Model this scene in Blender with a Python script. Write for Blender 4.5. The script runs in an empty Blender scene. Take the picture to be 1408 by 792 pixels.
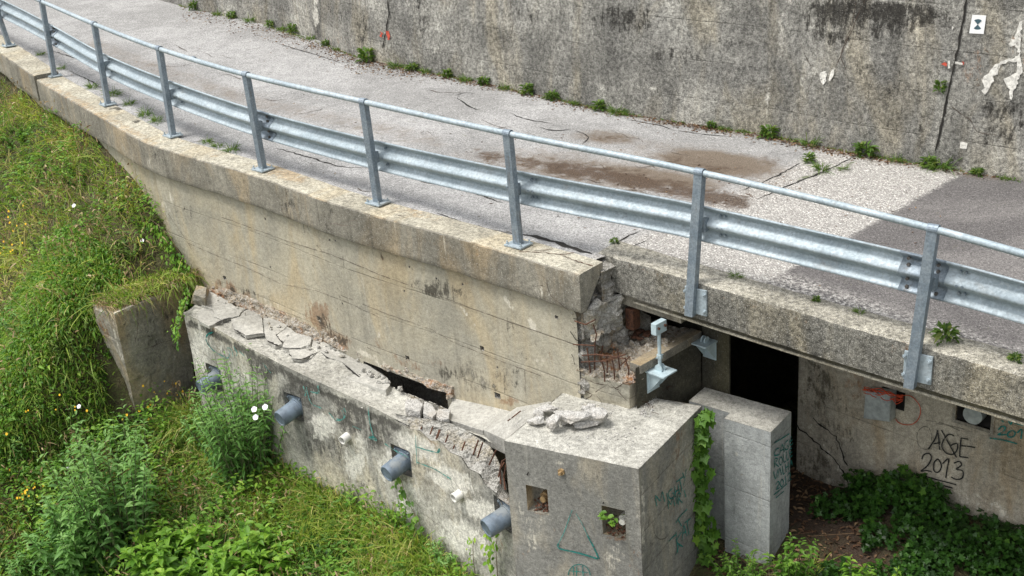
import bpy, bmesh, math, random
import numpy as np
from mathutils import Vector, Matrix, noise as mnoise
random.seed(7); rng = np.random.default_rng(7)
SC = bpy.context.scene
COL = SC.collection
R = math.radians

# ------------------------------------------------------------------ camera
FPX, CW, CH = 1600.0, 1408.0, 792.0
PITCH, ROLL = R(22.74), R(4.60)
Fv = Vector((0, math.cos(PITCH), -math.sin(PITCH)))
R0 = Vector((1, 0, 0)); U0 = Vector((0, math.sin(PITCH), math.cos(PITCH)))
Rv = R0*math.cos(ROLL) - U0*math.sin(ROLL)
Uv = U0*math.cos(ROLL) + R0*math.sin(ROLL)
cam = bpy.data.cameras.new('camera'); camo = bpy.data.objects.new('camera', cam); COL.objects.link(camo)
cam.sensor_width = 36; cam.lens = FPX/CW*36; cam.clip_start = .05; cam.clip_end = 500
camo.matrix_world = Matrix((Rv, Uv, -Fv)).transposed().to_4x4()
SC.camera = camo
# ------------------------------------------------------------------ light
w = bpy.data.worlds.new("World"); SC.world = w; w.use_nodes = True
nt = w.node_tree; nt.nodes.clear()
sky = nt.nodes.new('ShaderNodeTexSky'); sky.sky_type = 'NISHITA'; sky.sun_disc = False
SUN_EL, SUN_AZ = 66, -105          # azimuth measured from +Y (camera heading) towards +X
sky.sun_elevation = R(SUN_EL); sky.sun_rotation = R(SUN_AZ); sky.dust_density = 3.0; sky.air_density = 1.2
hs = nt.nodes.new('ShaderNodeHueSaturation'); hs.inputs['Saturation'].default_value = .22
bg = nt.nodes.new('ShaderNodeBackground'); bg.inputs[1].default_value = .15
wo = nt.nodes.new('ShaderNodeOutputWorld')
nt.links.new(sky.outputs[0], hs.inputs['Color']); nt.links.new(hs.outputs[0], bg.inputs[0]); nt.links.new(bg.outputs[0], wo.inputs[0])
sl = bpy.data.lights.new('sun', 'SUN'); sl.energy = 1.6; sl.angle = R(13); sl.color = (1, .965, .92)
slo = bpy.data.objects.new('sun', sl); COL.objects.link(slo)
sd = Vector((math.sin(R(SUN_AZ))*math.cos(R(SUN_EL)), math.cos(R(SUN_AZ))*math.cos(R(SUN_EL)), math.sin(R(SUN_EL))))
slo.rotation_euler = sd.to_track_quat('Z', 'Y').to_euler()
vs = SC.view_settings; vs.view_transform = 'Standard'; vs.look = 'None'; vs.exposure = .78; vs.gamma = 1
SC.cycles.use_denoising = True; SC.cycles.max_bounces = 6
SC.render.film_transparent = False

# ------------------------------------------------------------------ measuring helpers
DN = Vector((.678731, -.734387, 0)); NN = Vector((.734387, .678731, 0))     # along the road / across it
K0, K1 = -.059098, -4.115437
def ray(x, y): return Fv + Rv*((x-CW/2)/FPX) - Uv*((y-CH/2)/FPX)
def proj(P):
    d = P.dot(Fv); return CW/2+FPX*P.dot(Rv)/d, CH/2-FPX*P.dot(Uv)/d
def S(P): return P.x*DN.x+P.y*DN.y
def N_(P): return P.x*NN.x+P.y*NN.y
def pt(s, n, z): return Vector((DN.x*s+NN.x*n, DN.y*s+NN.y*n, z))
def zroad(P): return K0*S(P)+K1
def zr(s): return K0*s+K1
def onroad(x, y, off=0):
    d = ray(x, y); t = (K1+off)/(d.z-K0*S(d)); return d*t
def atz(x, y, z):
    d = ray(x, y); return d*(z/d.z)
def Zc(ox, oy, k, pts): return [(ox+p[0]/k, oy+p[1]/k) for p in pts]

class VS:
    """vertical surface over a plan path; (u, v) = metres along, metres above road plane (rel) or absolute z"""
    def __init__(s, pts, rel=False, res=.08):
        P = [Vector((p[0], p[1])) for p in pts]
        q = []
        if len(P) == 2: q = P
        else:
            for i in range(len(P)-1):
                p0 = P[i-1] if i else P[0]*2-P[1]; p1, p2 = P[i], P[i+1]
                p3 = P[i+2] if i+2 < len(P) else P[-1]*2-P[-2]
                m = max(2, int((p2-p1).length/.3))
                for j in range(m):
                    t = j/m
                    q.append(.5*((2*p1)+(p2-p0)*t+(2*p0-5*p1+4*p2-p3)*t*t+(3*p1-p0-3*p2+p3)*t**3))
            q.append(P[-1])
        s.q = q; s.rel = rel; s.c = [0]
        for i in range(1, len(q)): s.c.append(s.c[-1]+(q[i]-q[i-1]).length)
        s.L = s.c[-1]
    def seg(s, u):
        for i in range(len(s.q)-1):
            if u <= s.c[i+1] or i == len(s.q)-2: return i
    def nrm(s, u):
        i = s.seg(u); d = (s.q[i+1]-s.q[i]).normalized(); return Vector((d.y, -d.x, 0))
    def P(s, u, v, d=0):
        i = s.seg(u); a, b = s.q[i], s.q[i+1]; t = (u-s.c[i])/(s.c[i+1]-s.c[i])
        p = a.lerp(b, t) if 0 <= t <= 1 else a+(b-a)*t
        z = v + (zr(p.x*DN.x+p.y*DN.y) if s.rel else 0)
        nn = s.nrm(u); return Vector((p.x, p.y, z)) - nn*d
    def uv(s, x, y, d=0):
        r = ray(x, y); best = None
        for i in range(len(s.q)-1):
            a, b = s.q[i], s.q[i+1]; e = b-a; nn = Vector((e.y, -e.x)).normalized(); a2 = a-nn*d
            det = r.x*(-e.y)+e.x*r.y
            if abs(det) < 1e-9: continue
            t = (a2.x*(-e.y)+e.x*a2.y)/det; ww = (r.x*a2.y-r.y*a2.x)/det
            lo = -1e-6 if i else -1e9; hi = 1+1e-6 if i < len(s.q)-2 else 1e9
            if t > 0 and lo <= ww <= hi:
                P = r*t; z = P.z-(zroad(P) if s.rel else 0); best = (s.c[i]+ww*e.length, z)
                break
        return best
    def px(s, x, y, off=0):
        u, v = s.uv(x, y); return s.P(u, v, -off), s.nrm(u)

# ------------------------------------------------------------------ node helpers
class NT:
    def __init__(s, name):
        s.m = bpy.data.materials.new(name); s.m.use_nodes = True; s.t = s.m.node_tree; s.t.nodes.clear()
        s.out = s.t.nodes.new('ShaderNodeOutputMaterial'); s.b = s.t.nodes.new('ShaderNodeBsdfPrincipled')
        s.t.links.new(s.b.outputs[0], s.out.inputs[0]); s.tc = s.t.nodes.new('ShaderNodeTexCoord')
    def lk(s, a, b):
        if isinstance(a, (int, float)): b.default_value = a
        elif isinstance(a, tuple): b.default_value = (*a, 1) if len(a) == 3 and b.type == 'RGBA' else a
        else: s.t.links.new(a, b)
    def map(s, v, sc, loc=(0, 0, 0)):
        n = s.t.nodes.new('ShaderNodeMapping'); s.lk(v, n.inputs[0]); n.inputs['Scale'].default_value = sc; n.inputs['Location'].default_value = loc; return n.outputs[0]
    def noise(s, v, scale, det=5, rough=.6, dist=0):
        n = s.t.nodes.new('ShaderNodeTexNoise'); s.lk(v, n.inputs['Vector']); n.inputs['Scale'].default_value = scale
        n.inputs['Detail'].default_value = det; n.inputs['Roughness'].default_value = rough; n.inputs['Distortion'].default_value = dist; return n.outputs[0]
    def vor(s, v, scale, feat='F1', out='Distance'):
        n = s.t.nodes.new('ShaderNodeTexVoronoi'); n.feature = feat; s.lk(v, n.inputs['Vector']); n.inputs['Scale'].default_value = scale; return n.outputs[out]
    def ramp(s, f, lo, hi, a=0, b=1, smooth=True):
        n = s.t.nodes.new('ShaderNodeMapRange'); n.interpolation_type = 'SMOOTHSTEP' if smooth else 'LINEAR'
        s.lk(f, n.inputs[0]); n.inputs[1].default_value = lo; n.inputs[2].default_value = hi; n.inputs[3].default_value = a; n.inputs[4].default_value = b; return n.outputs[0]
    def mix(s, f, a, b, mode='MIX'):
        n = s.t.nodes.new('ShaderNodeMix'); n.data_type = 'RGBA'; n.blend_type = mode
        s.lk(f, n.inputs[0]); s.lk(a, n.inputs[6]); s.lk(b, n.inputs[7]); return n.outputs[2]
    def ma(s, op, a, b=0, c=0):
        n = s.t.nodes.new('ShaderNodeMath'); n.operation = op; s.lk(a, n.inputs[0]); s.lk(b, n.inputs[1]); s.lk(c, n.inputs[2]); return n.outputs[0]
    def attr(s, name):
        n = s.t.nodes.new('ShaderNodeAttribute'); n.attribute_name = name; return n.outputs['Fac']
    def sep(s, v):
        n = s.t.nodes.new('ShaderNodeSeparateXYZ'); s.lk(v, n.inputs[0]); return n.outputs
    def cramp(s, f, stops):
        n = s.t.nodes.new('ShaderNodeValToRGB'); s.lk(f, n.inputs[0]); e = n.color_ramp.elements
        while len(e) < len(stops): e.new(.5)
        for k, (p, c) in enumerate(stops): e[k].position = p; e[k].color = (*c, 1)
        return n.outputs[0]
    def bump(s, h, st, dist, prev=None):
        n = s.t.nodes.new('ShaderNodeBump'); n.inputs['Strength'].default_value = st; n.inputs['Distance'].default_value = dist
        s.lk(h, n.inputs['Height'])
        if prev: s.lk(prev, n.inputs['Normal'])
        return n.outputs[0]
    def fin(s, col, rough=.9, metal=0, nor=None, spec=.3):
        s.lk(col, s.b.inputs['Base Color']); s.lk(rough, s.b.inputs['Roughness']); s.lk(metal, s.b.inputs['Metallic']); s.b.inputs['Specular IOR Level'].default_value = spec
        if nor: s.lk(nor, s.b.inputs['Normal'])
        return s.m

def conc(name, ca, cb, dark=(.05, .045, .035), light=(.62, .58, .48), rust=(.22, .10, .035), board=0, boff=0, streak=.5, pits=.4, agg=.25,
         fine=.35, bmp=.5, sstr=(5, .28), warm=None, lightn=.0, big=.15, mott=.14):
    """weathered concrete: two tones, run-off streaks, form-board seams, pits, aggregate; m1/m2/m3 = stain / efflorescence / rust laid out on the mesh"""
    t = NT(name); P = t.tc.outputs['Object']; uv = t.tc.outputs['UV']; X = t.sep(uv)
    n1 = t.noise(P, .9, 8, .62, .6); n2 = t.noise(P, 5, 7, .65); n3 = t.noise(P, 26, 6, .7); n4 = t.noise(P, 130, 3, .6)
    c = t.mix(t.ramp(n1, .36, .64), ca, cb)
    if warm: c = t.mix(t.ma('MULTIPLY', t.ramp(t.noise(t.map(uv, (1.6, .5, 1), (3, 1, 0)), 1, 6, .6, .8), .48, .66), .75), c, warm)
    c = t.mix(1, c, t.ramp(n2, .25, .75, 1-mott*1.1, 1+mott), 'MULTIPLY')
    c = t.mix(1, c, t.ramp(t.noise(t.map(uv, (1.1, .45, 1), (5, 2, 0)), 1, 8, .7, .7), .33, .67, 1-big, 1+big*.8), 'MULTIPLY')
    # run-off streaks
    st = t.noise(t.map(uv, (sstr[0], sstr[1], 1)), 1, 6, .65, .4); st2 = t.noise(t.map(uv, (sstr[0]*4.5, sstr[1]*2, 1), (7, 2, 0)), 1, 4, .7, .3)
    sm = t.ma('MULTIPLY', t.ramp(st, .50, .72), t.ramp(st2, .30, .70))
    c = t.mix(t.ma('MULTIPLY', sm, streak), c, dark)
    ls = t.ma('MULTIPLY', t.ramp(t.noise(t.map(uv, (sstr[0]*1.6, sstr[1]*1.2, 1), (31, 5, 0)), 1, 6, .7, .5), .60, .74), lightn)
    c = t.mix(ls, c, light)
    if board:
        f = t.ma('FRACT', t.ma('DIVIDE', t.ma('ADD', t.ma('ADD', X[1], boff), t.ma('MULTIPLY', t.ma('SUBTRACT', n2, .5), .015)), board))
        ln = t.ramp(t.ma('ABSOLUTE', t.ma('SUBTRACT', f, .5)), 0, .022/board*.5, 1, 0)
        lm = t.ma('MULTIPLY', ln, t.ramp(t.noise(t.map(uv, (1.3, 1.3, 1)), 1, 5, .7), .35, .6))
        c = t.mix(t.ma('MULTIPLY', lm, .4), c, dark)
        bi = t.ma('FLOOR', t.ma('DIVIDE', t.ma('ADD', X[1], boff+board*.5), board))
        wn = t.t.nodes.new('ShaderNodeTexWhiteNoise'); wn.noise_dimensions = '1D'; t.lk(bi, wn.inputs['W'])
        c = t.mix(1, c, t.ramp(wn.outputs[0], 0, 1, .90, 1.08), 'MULTIPLY')
    # masks
    mn = t.ma('ADD', t.ma('MULTIPLY', t.noise(P, 9, 9, .75, .6), .55), t.ma('MULTIPLY', t.noise(t.map(uv, (22, 5, 1)), 1, 7, .75, .5), .5))
    def mask(a): return t.ramp(t.ma('ADD', t.attr(a), t.ma('MULTIPLY', t.ma('SUBTRACT', mn, .56), 3.4)), .34, .74)
    c = t.mix(t.ma('MULTIPLY', mask('m3'), .62), c, rust)
    c = t.mix(t.ma('MULTIPLY', mask('m1'), .88), c, dark)
    c = t.mix(t.ma('MULTIPLY', mask('m2'), .85), c, light)
    # fine variation, aggregate, pits
    c = t.mix(fine, c, t.mix(1, c, t.ramp(n3, .3, .7, .35, 1.7), 'MULTIPLY'))
    c = t.mix(fine, c, t.mix(1, c, t.ramp(n4, .3, .7, .35, 1.7), 'MULTIPLY'))
    vc = t.vor(P, 75, 'F1', 'Color'); vd = t.vor(P, 75)
    ag = t.ma('MULTIPLY', t.ramp(t.sep(vc)[0], .72, .86), t.ramp(vd, .25, .45, 1, 0))
    c = t.mix(t.ma('MULTIPLY', ag, agg), c, (.62, .60, .55))
    pd = t.vor(P, 31); pr = t.sep(t.vor(P, 31, 'F1', 'Color'))[1]
    pit = t.ma('MULTIPLY', t.ramp(pr, .78, .82), t.ramp(pd, .10, .20, 1, 0))
    pit = t.ma('MULTIPLY', pit, t.ramp(t.noise(P, 2.2, 4), .45, .6))
    c = t.mix(t.ma('MULTIPLY', pit, pits), c, (.03, .028, .024))
    b = t.bump(n2, bmp*.5, .03); b = t.bump(n3, bmp, .012, b); b = t.bump(n4, bmp, .004, b)
    b = t.bump(t.ma('SUBTRACT', 1, pit), pits, .01, b)
    if board: b = t.bump(t.ma('SUBTRACT', 1, lm), .5, .006, b)
    return t.fin(c, .93, 0, b, .2)

M = {}
M['tan'] = conc('cast_wall', (.45, .41, .31), (.355, .335, .27), rust=(.20, .10, .045), warm=(.46, .375, .235), board=.40, boff=.12, streak=.35, lightn=.35, pits=.6, fine=.22, agg=.05, mott=.07, big=.10)
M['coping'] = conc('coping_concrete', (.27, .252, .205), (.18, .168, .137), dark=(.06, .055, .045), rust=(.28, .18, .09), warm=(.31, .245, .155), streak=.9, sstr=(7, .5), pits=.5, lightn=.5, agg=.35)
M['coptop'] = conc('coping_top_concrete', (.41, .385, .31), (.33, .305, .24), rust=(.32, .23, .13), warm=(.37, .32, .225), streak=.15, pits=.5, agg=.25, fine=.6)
M['ledge'] = conc('lower_wall_concrete', (.40, .385, .33), (.22, .215, .19), dark=(.07, .067, .058), warm=(.50, .45, .34), board=.0, streak=.85, lightn=1, sstr=(3.2, .9), fine=.5, agg=.1, light=(.62, .60, .53))
M['slab'] = conc('pale_screed', (.42, .41, .37), (.33, .32, .285), streak=0, pits=.25, agg=.3, fine=.3)
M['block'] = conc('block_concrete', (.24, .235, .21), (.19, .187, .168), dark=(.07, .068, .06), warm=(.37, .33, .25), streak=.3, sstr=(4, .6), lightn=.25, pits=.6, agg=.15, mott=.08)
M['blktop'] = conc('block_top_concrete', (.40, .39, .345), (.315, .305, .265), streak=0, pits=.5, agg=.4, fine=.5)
M['pillar'] = conc('smooth_grey_concrete', (.44, .455, .44), (.33, .345, .335), dark=(.11, .11, .10), board=.55, boff=.05, streak=.4, lightn=.3, pits=.5, agg=.1, fine=.25)
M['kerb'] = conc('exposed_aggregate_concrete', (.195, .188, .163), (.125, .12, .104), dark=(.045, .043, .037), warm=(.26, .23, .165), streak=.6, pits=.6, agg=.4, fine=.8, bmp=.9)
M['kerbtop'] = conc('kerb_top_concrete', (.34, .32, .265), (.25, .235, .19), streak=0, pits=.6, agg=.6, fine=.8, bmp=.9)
M['upper'] = conc('old_weathered_concrete', (.30, .29, .255), (.175, .17, .153), dark=(.022, .02, .017), light=(.50, .48, .42), warm=(.30, .27, .205), board=.44, boff=-.08, streak=.75, sstr=(2.4, .2), pits=1, agg=.25, mott=.18, fine=.8, bmp=1, lightn=.4, big=.35)
M['cage'] = conc('inner_wall_concrete', (.42, .38, .30), (.30, .275, .22), dark=(.08, .07, .05), warm=(.34, .26, .16), board=.5, streak=.5, pits=.7, agg=.2, lightn=.3)
M['mossy'] = conc('mossy_shade_tinted_concrete', (.105, .098, .068), (.05, .047, .036), dark=(.025, .023, .018), warm=(.095, .085, .05), streak=.6, pits=.4, agg=.1)  # mossy stain, lowered further to put the under-deck shade into the colour
M['oldblock'] = conc('brown_stained_concrete', (.28, .26, .21), (.18, .168, .14), dark=(.035, .033, .03), warm=(.36, .27, .15), streak=.8, sstr=(3, .5), pits=.5)
def broken(name, a, b, c_, sc=22):
    t = NT(name); P = t.tc.outputs['Object']
    n = t.noise(P, sc, 8, .7); n2 = t.noise(P, 4, 4); v = t.vor(P, 48); vc = t.sep(t.vor(P, 48, 'F1', 'Color'))
    c = t.mix(t.ramp(n, .35, .65), a, b); c = t.mix(t.ramp(n2, .5, .68), c, c_)
    c = t.mix(t.ma('MULTIPLY', t.ramp(vc[0], .6, .7), .5), c, t.mix(vc[1], (.30, .28, .25), (.58, .56, .52)))
    c = t.mix(.5, c, t.mix(1, c, t.ramp(t.noise(P, 120, 3), .3, .7, .4, 1.6), 'MULTIPLY'))
    nb = t.bump(n, 1, .03); nb = t.bump(v, .8, .012, nb)
    return t.fin(c, .95, 0, nb, .2)
M['broken'] = broken('broken_concrete', (.46, .45, .41), (.32, .31, .275), (.40, .36, .28))
M['brokendark'] = broken('broken_grey_concrete', (.36, .345, .31), (.23, .22, .19), (.33, .27, .19))
M['brokenrust'] = broken('rust_stained_broken_concrete', (.42, .38, .31), (.26, .21, .15), (.30, .15, .07))
M['rubble'] = broken('rubble_concrete', (.55, .535, .50), (.41, .40, .37), (.48, .45, .40))
def plain(name, c, rough=.6, metal=0, var=.25, sc=20, bmp=.15, c2=None, spec=.4):
    t = NT(name); P = t.tc.outputs['Object']; n = t.noise(P, sc, 6, .65)
    k = t.mix(1, c, t.ramp(n, .3, .7, 1-var, 1+var), 'MULTIPLY')
    if c2: k = t.mix(t.ramp(t.noise(P, sc*.4, 6, .7), .5, .62), k, c2)
    return t.fin(k, rough, metal, t.bump(n, bmp, .005), spec)
M['crack'] = plain('crack_gap', (.022, .02, .017), .95, 0)
M['crackbr'] = plain('tar_brown_crack', (.07, .05, .038), .95, 0)
M['white'] = plain('lime_run', (.66, .64, .58), .9, 0, .3, 30)
M['teal'] = plain('teal_spray_paint', (.012, .17, .15), .7, 0, .5, 25)
M['tealfaint'] = plain('faded_teal_paint', (.07, .24, .21), .8, 0, .6, 30, c2=(.18, .27, .235))
M['blackp'] = plain('black_spray_paint', (.018, .018, .018), .6, 0, .3)
M['greyp'] = plain('faded_black_paint', (.12, .11, .09), .8, 0, .4)
def holes_in(m, lo, hi, sc):
    t = m.node_tree; nd = t.nodes; b = [n for n in nd if n.type == 'BSDF_PRINCIPLED'][0]; tc = nd.new('ShaderNodeTexCoord'); n = nd.new('ShaderNodeTexNoise'); n.inputs['Scale'].default_value = sc; n.inputs['Detail'].default_value = 7; n.inputs['Roughness'].default_value = .75
    r = nd.new('ShaderNodeMapRange'); r.inputs[1].default_value = lo; r.inputs[2].default_value = hi; t.links.new(tc.outputs['Object'], n.inputs['Vector']); t.links.new(n.outputs[0], r.inputs[0]); t.links.new(r.outputs[0], b.inputs['Alpha'])
for k_, lo_, hi_, sc_ in (('white', .34, .44, 22), ('teal', .30, .50, 30), ('tealfaint', .30, .50, 26), ('blackp', .28, .46, 30), ('greyp', .36, .6, 30), ('crackbr', .36, .50, 14)): holes_in(M[k_], lo_, hi_, sc_)
M['rust'] = plain('rusty_steel', (.10, .045, .026), .9, .1, .5, 60, .4, (.05, .025, .018))
M['bluecap'] = plain('blue_grey_plastic', (.125, .16, .195), .6, 0, .35, 9, .2, (.19, .21, .215))
M['pvc'] = plain('white_pvc', (.68, .67, .62), .5, 0, .15, 10)
M['jack'] = plain('pale_blue_painted_steel', (.43, .53, .56), .5, .1, .12, 15, .1)
M['boxgrey'] = plain('galvanised_box_steel', (.36, .39, .38), .55, .3, .25, 14, .2, (.28, .31, .31))
M['cable'] = plain('orange_cable_sheath', (.48, .055, .015), .5, 0, .2)
M['boltd'] = plain('dull_bolt', (.14, .13, .12), .7, .4, .3)
M['black'] = plain('painted_recess_shade', (.03, .028, .024), .9, 0)  # near-black puts shade into recess linings, the kerb hole and pipe mouths
M['signw'] = plain('white_sign_sheet', (.80, .80, .78), .6, 0, .05)
M['signd'] = plain('blue_grey_sign_print', (.05, .10, .12), .6, 0, .1)
M['gold'] = plain('brassy_bolt', (.35, .24, .12), .6, .3, .4, 40)
M['redp'] = plain('red_survey_paint', (.45, .07, .04), .8, 0, .4)
M['soil'] = plain('brown_soil', (.105, .07, .045), .95, 0, .5, 12, 1, (.18, .135, .09))
M['petal'] = plain('white_petal', (.85, .84, .86), .7, 0, .05)
M['yellow'] = plain('yellow_petal', (.75, .45, .02), .7, 0, .1)
M['stalk'] = plain('plant_stalk', (.10, .12, .05), .8, 0, .3)
M['vinestalk'] = plain('vine_stalk', (.16, .12, .07), .85, 0, .3)
def galv():
    t = NT('galvanised_steel'); P = t.tc.outputs['Object']
    v = t.sep(t.vor(P, 55, 'F1', 'Color'))[0]; n = t.noise(P, 2.2, 7, .7, .5); n2 = t.noise(P, 45, 4)
    st = t.noise(t.map(P, (14, 14, 2)), 1, 5, .7)
    c = t.mix(t.ramp(n, .35, .65), (.30, .36, .39), (.40, .46, .49))
    c = t.mix(1, c, t.ramp(v, 0, 1, .86, 1.12), 'MULTIPLY'); c = t.mix(t.ramp(st, .58, .72, 0, .55), c, (.18, .20, .20))
    c = t.mix(t.ramp(t.noise(P, 3, 8, .75, .5), .56, .72, 0, .55), c, (.24, .20, .15)); c = t.mix(t.ramp(t.noise(P, 14, 6, .7, 1), .58, .66, 0, .4), c, (.50, .54, .54))
    return t.fin(c, t.ramp(n2, .3, .7, .50, .70), .22, t.bump(n2, .15, .003), .5)
M['galv'] = galv()
def postm():
    t = NT('dull_galvanised_post'); P = t.tc.outputs['Object']; n = t.noise(P, 9, 6, .65); n2 = t.noise(P, 60, 4)
    c = t.mix(t.ramp(n, .35, .65), (.19, .235, .275), (.27, .315, .35)); c = t.mix(1, c, t.ramp(n2, .3, .7, .8, 1.2), 'MULTIPLY'); c = t.mix(t.ramp(t.noise(t.map(P, (12, 12, 2)), 1, 6, .7), .55, .72, 0, .6), c, (.15, .13, .11))
    return t.fin(c, .55, .4, t.bump(n2, .2, .003), .5)
M['post'] = postm()
def roadm():
    t = NT('old_asphalt'); P = t.tc.outputs['Object']; uv = t.tc.outputs['UV']; X = t.sep(uv)
    wob = t.ma('MULTIPLY', t.ma('SUBTRACT', t.noise(P, 6, 6, .7), .5), .07)
    s = t.ma('ADD', X[0], wob)
    n1 = t.noise(P, .7, 7, .6, .5); n2 = t.noise(P, 5, 7, .7); nf = t.noise(P, 90, 4, .65); 
    v = t.vor(P, 85); vc = t.sep(t.vor(P, 85, 'F1', 'Color'))
    v2 = t.vor(P, 48); vc2 = t.sep(t.vor(P, 48, 'F1', 'Color'))
    a = t.mix(t.ramp(n1, .38, .62), (.345, .34, .33), (.26, .256, .247))
    a = t.mix(1, a, t.ramp(n2, .3, .7, .84, 1.14), 'MULTIPLY')
    rough_left = t.ramp(s, -16.3, -12.2, .8, .45)
    stones = t.mix(vc[0], (.11, .107, .104), (.58, .57, .55))
    a = t.mix(t.ma('MULTIPLY', rough_left, t.ramp(v, .55, .2)), a, stones)
    # coarse pale aggregate strip
    co = t.mix(vc2[0], (.24, .23, .215), (.72, .70, .65)); co = t.mix(t.ramp(v2, .38, .6), co, (.27, .255, .235))
    co = t.mix(.35, co, (.42, .40, .37))
    fc = t.ramp(s, -6.62, -6.36); c = t.mix(fc, a, co)
    # newer dark patch
    dk = t.mix(t.ramp(n1, .4, .6), (.115, .108, .105), (.165, .155, .148))
    dk = t.mix(t.ma('MULTIPLY', t.ramp(v, .5, .2), t.ramp(vc[0], .5, .9, 0, .45)), dk, (.36, .34, .32))
    # coarse gravel showing near the kerb
    nk = t.ma('ADD', X[1], t.ma('MULTIPLY', wob, 3)); 
    fk = t.ma('MULTIPLY', t.ramp(nk, 7.62, 7.9, 1, 0), t.ramp(t.noise(P, 30, 3), .38, .58))
    dk = t.mix(fk, dk, co)
    sd_ = t.ma('ADD', s, t.ma('MULTIPLY', t.ma('SUBTRACT', t.noise(P, 32, 5, .8), .5), .16)); fd = t.ramp(sd_, -5.09, -5.01); c = t.mix(fd, c, dk)
    c = t.mix(.75, c, t.mix(1, c, t.ramp(nf, .3, .7, .35, 1.65), 'MULTIPLY'))
    c = t.mix(.6, c, t.mix(1, c, t.ramp(t.noise(P, 38, 4, .75), .3, .7, .55, 1.45), 'MULTIPLY'))
    nm = t.ma('ADD', t.ma('MULTIPLY', t.noise(P, 5, 9, .75, .5), .75), t.ma('MULTIPLY', nf, .4))
    def mask(at, lo=.4, hi=.62, amp=3.2): return t.ramp(t.ma('ADD', t.attr(at), t.ma('MULTIPLY', t.ma('SUBTRACT', nm, .57), amp)), lo, hi)
    c = t.mix(t.ma('MULTIPLY', mask('m3', .2, 1.05, 1.8), .92), c, t.mix(t.ramp(nf, .35, .65), (.10, .075, .052), (.19, .15, .11)))
    c = t.mix(t.ma('MULTIPLY', mask('m1', .35, .9, 3.6), .9), c, t.mix(t.ramp(nf, .4, .6), (.04, .026, .018), (.11, .075, .05)))
    c = t.mix(t.ma('MULTIPLY', mask('m2'), .8), c, (.09, .12, .04))
    b = t.bump(v, .5, .006); b = t.bump(nf, .6, .004, b); b = t.bump(n2, .5, .02, b)
    b = t.bump(t.ma('MULTIPLY', v2, t.ma('SUBTRACT', fc, fd)), .9, .012, b)
    return t.fin(c, .92, 0, b, .25)
M['road'] = roadm()
def groundm():
    t = NT('earth_under_grass'); P = t.tc.outputs['Object']; n = t.noise(P, 3, 7, .7); f = t.noise(P, 40, 5, .7)
    c = t.mix(t.ramp(n, .4, .6), (.07, .085, .025), (.15, .13, .065)); c = t.mix(t.ramp(f, .4, .6), c, (.05, .04, .022))
    c = t.mix(t.attr('m3'), c, t.mix(f, (.035, .024, .016), (.10, .07, .05)))
    return t.fin(c, .95, 0, t.bump(f, 1, .03))
M['ground'] = groundm()
def leafm(name, stops, trans=.35, rough=.5):
    t = NT(name); a = t.attr('tint'); P = t.tc.outputs['Object']
    f = t.ma('ADD', a, t.ma('MULTIPLY', t.ma('SUBTRACT', t.noise(P, 1.6, 3), .5), .5)); c = t.cramp(f, stops)
    t.fin(c, rough, 0, None, .3)
    tr = t.t.nodes.new('ShaderNodeBsdfTranslucent'); t.lk(t.mix(1, c, (1.5, 1.5, .9), 'MULTIPLY'), tr.inputs[0])
    mx = t.t.nodes.new('ShaderNodeMixShader'); mx.inputs[0].default_value = trans
    t.lk(t.b.outputs[0], mx.inputs[1]); t.lk(tr.outputs[0], mx.inputs[2]); t.lk(mx.outputs[0], t.out.inputs[0]); return t.m
M['grass'] = leafm('grass_blades', [(0, (.07, .13, .02)), (.35, (.16, .265, .04)), (.62, (.27, .37, .065)), (.85, (.38, .43, .08)), (1, (.52, .44, .2))])
M['leaf'] = leafm('broad_leaves', [(0, (.03, .08, .012)), (.4, (.085, .20, .022)), (.75, (.17, .32, .035)), (1, (.30, .44, .06))])
M['ivy'] = leafm('ivy_leaves', [(0, (.015, .04, .008)), (.45, (.035, .10, .014)), (.8, (.085, .19, .025)), (1, (.22, .32, .05))], .25, .4)
M['vine'] = leafm('vine_leaves', [(0, (.04, .10, .012)), (.5, (.085, .19, .025)), (1, (.19, .33, .045))], .35, .45)
M['weed'] = leafm('weed_leaves', [(0, (.04, .08, .014)), (.5, (.09, .17, .03)), (1, (.26, .30, .08))])
M['silver'] = leafm('grey_green_leaves', [(0, (.05, .12, .025)), (.5, (.13, .28, .065)), (1, (.26, .42, .13))])
M['straw'] = leafm('dry_straw', [(0, (.16, .10, .05)), (.5, (.30, .21, .11)), (1, (.45, .36, .2))], .2)
M['litter'] = leafm('dead_leaf_litter', [(0, (.05, .028, .018)), (.5, (.13, .07, .038)), (1, (.27, .18, .10))], .1, .8)

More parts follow.
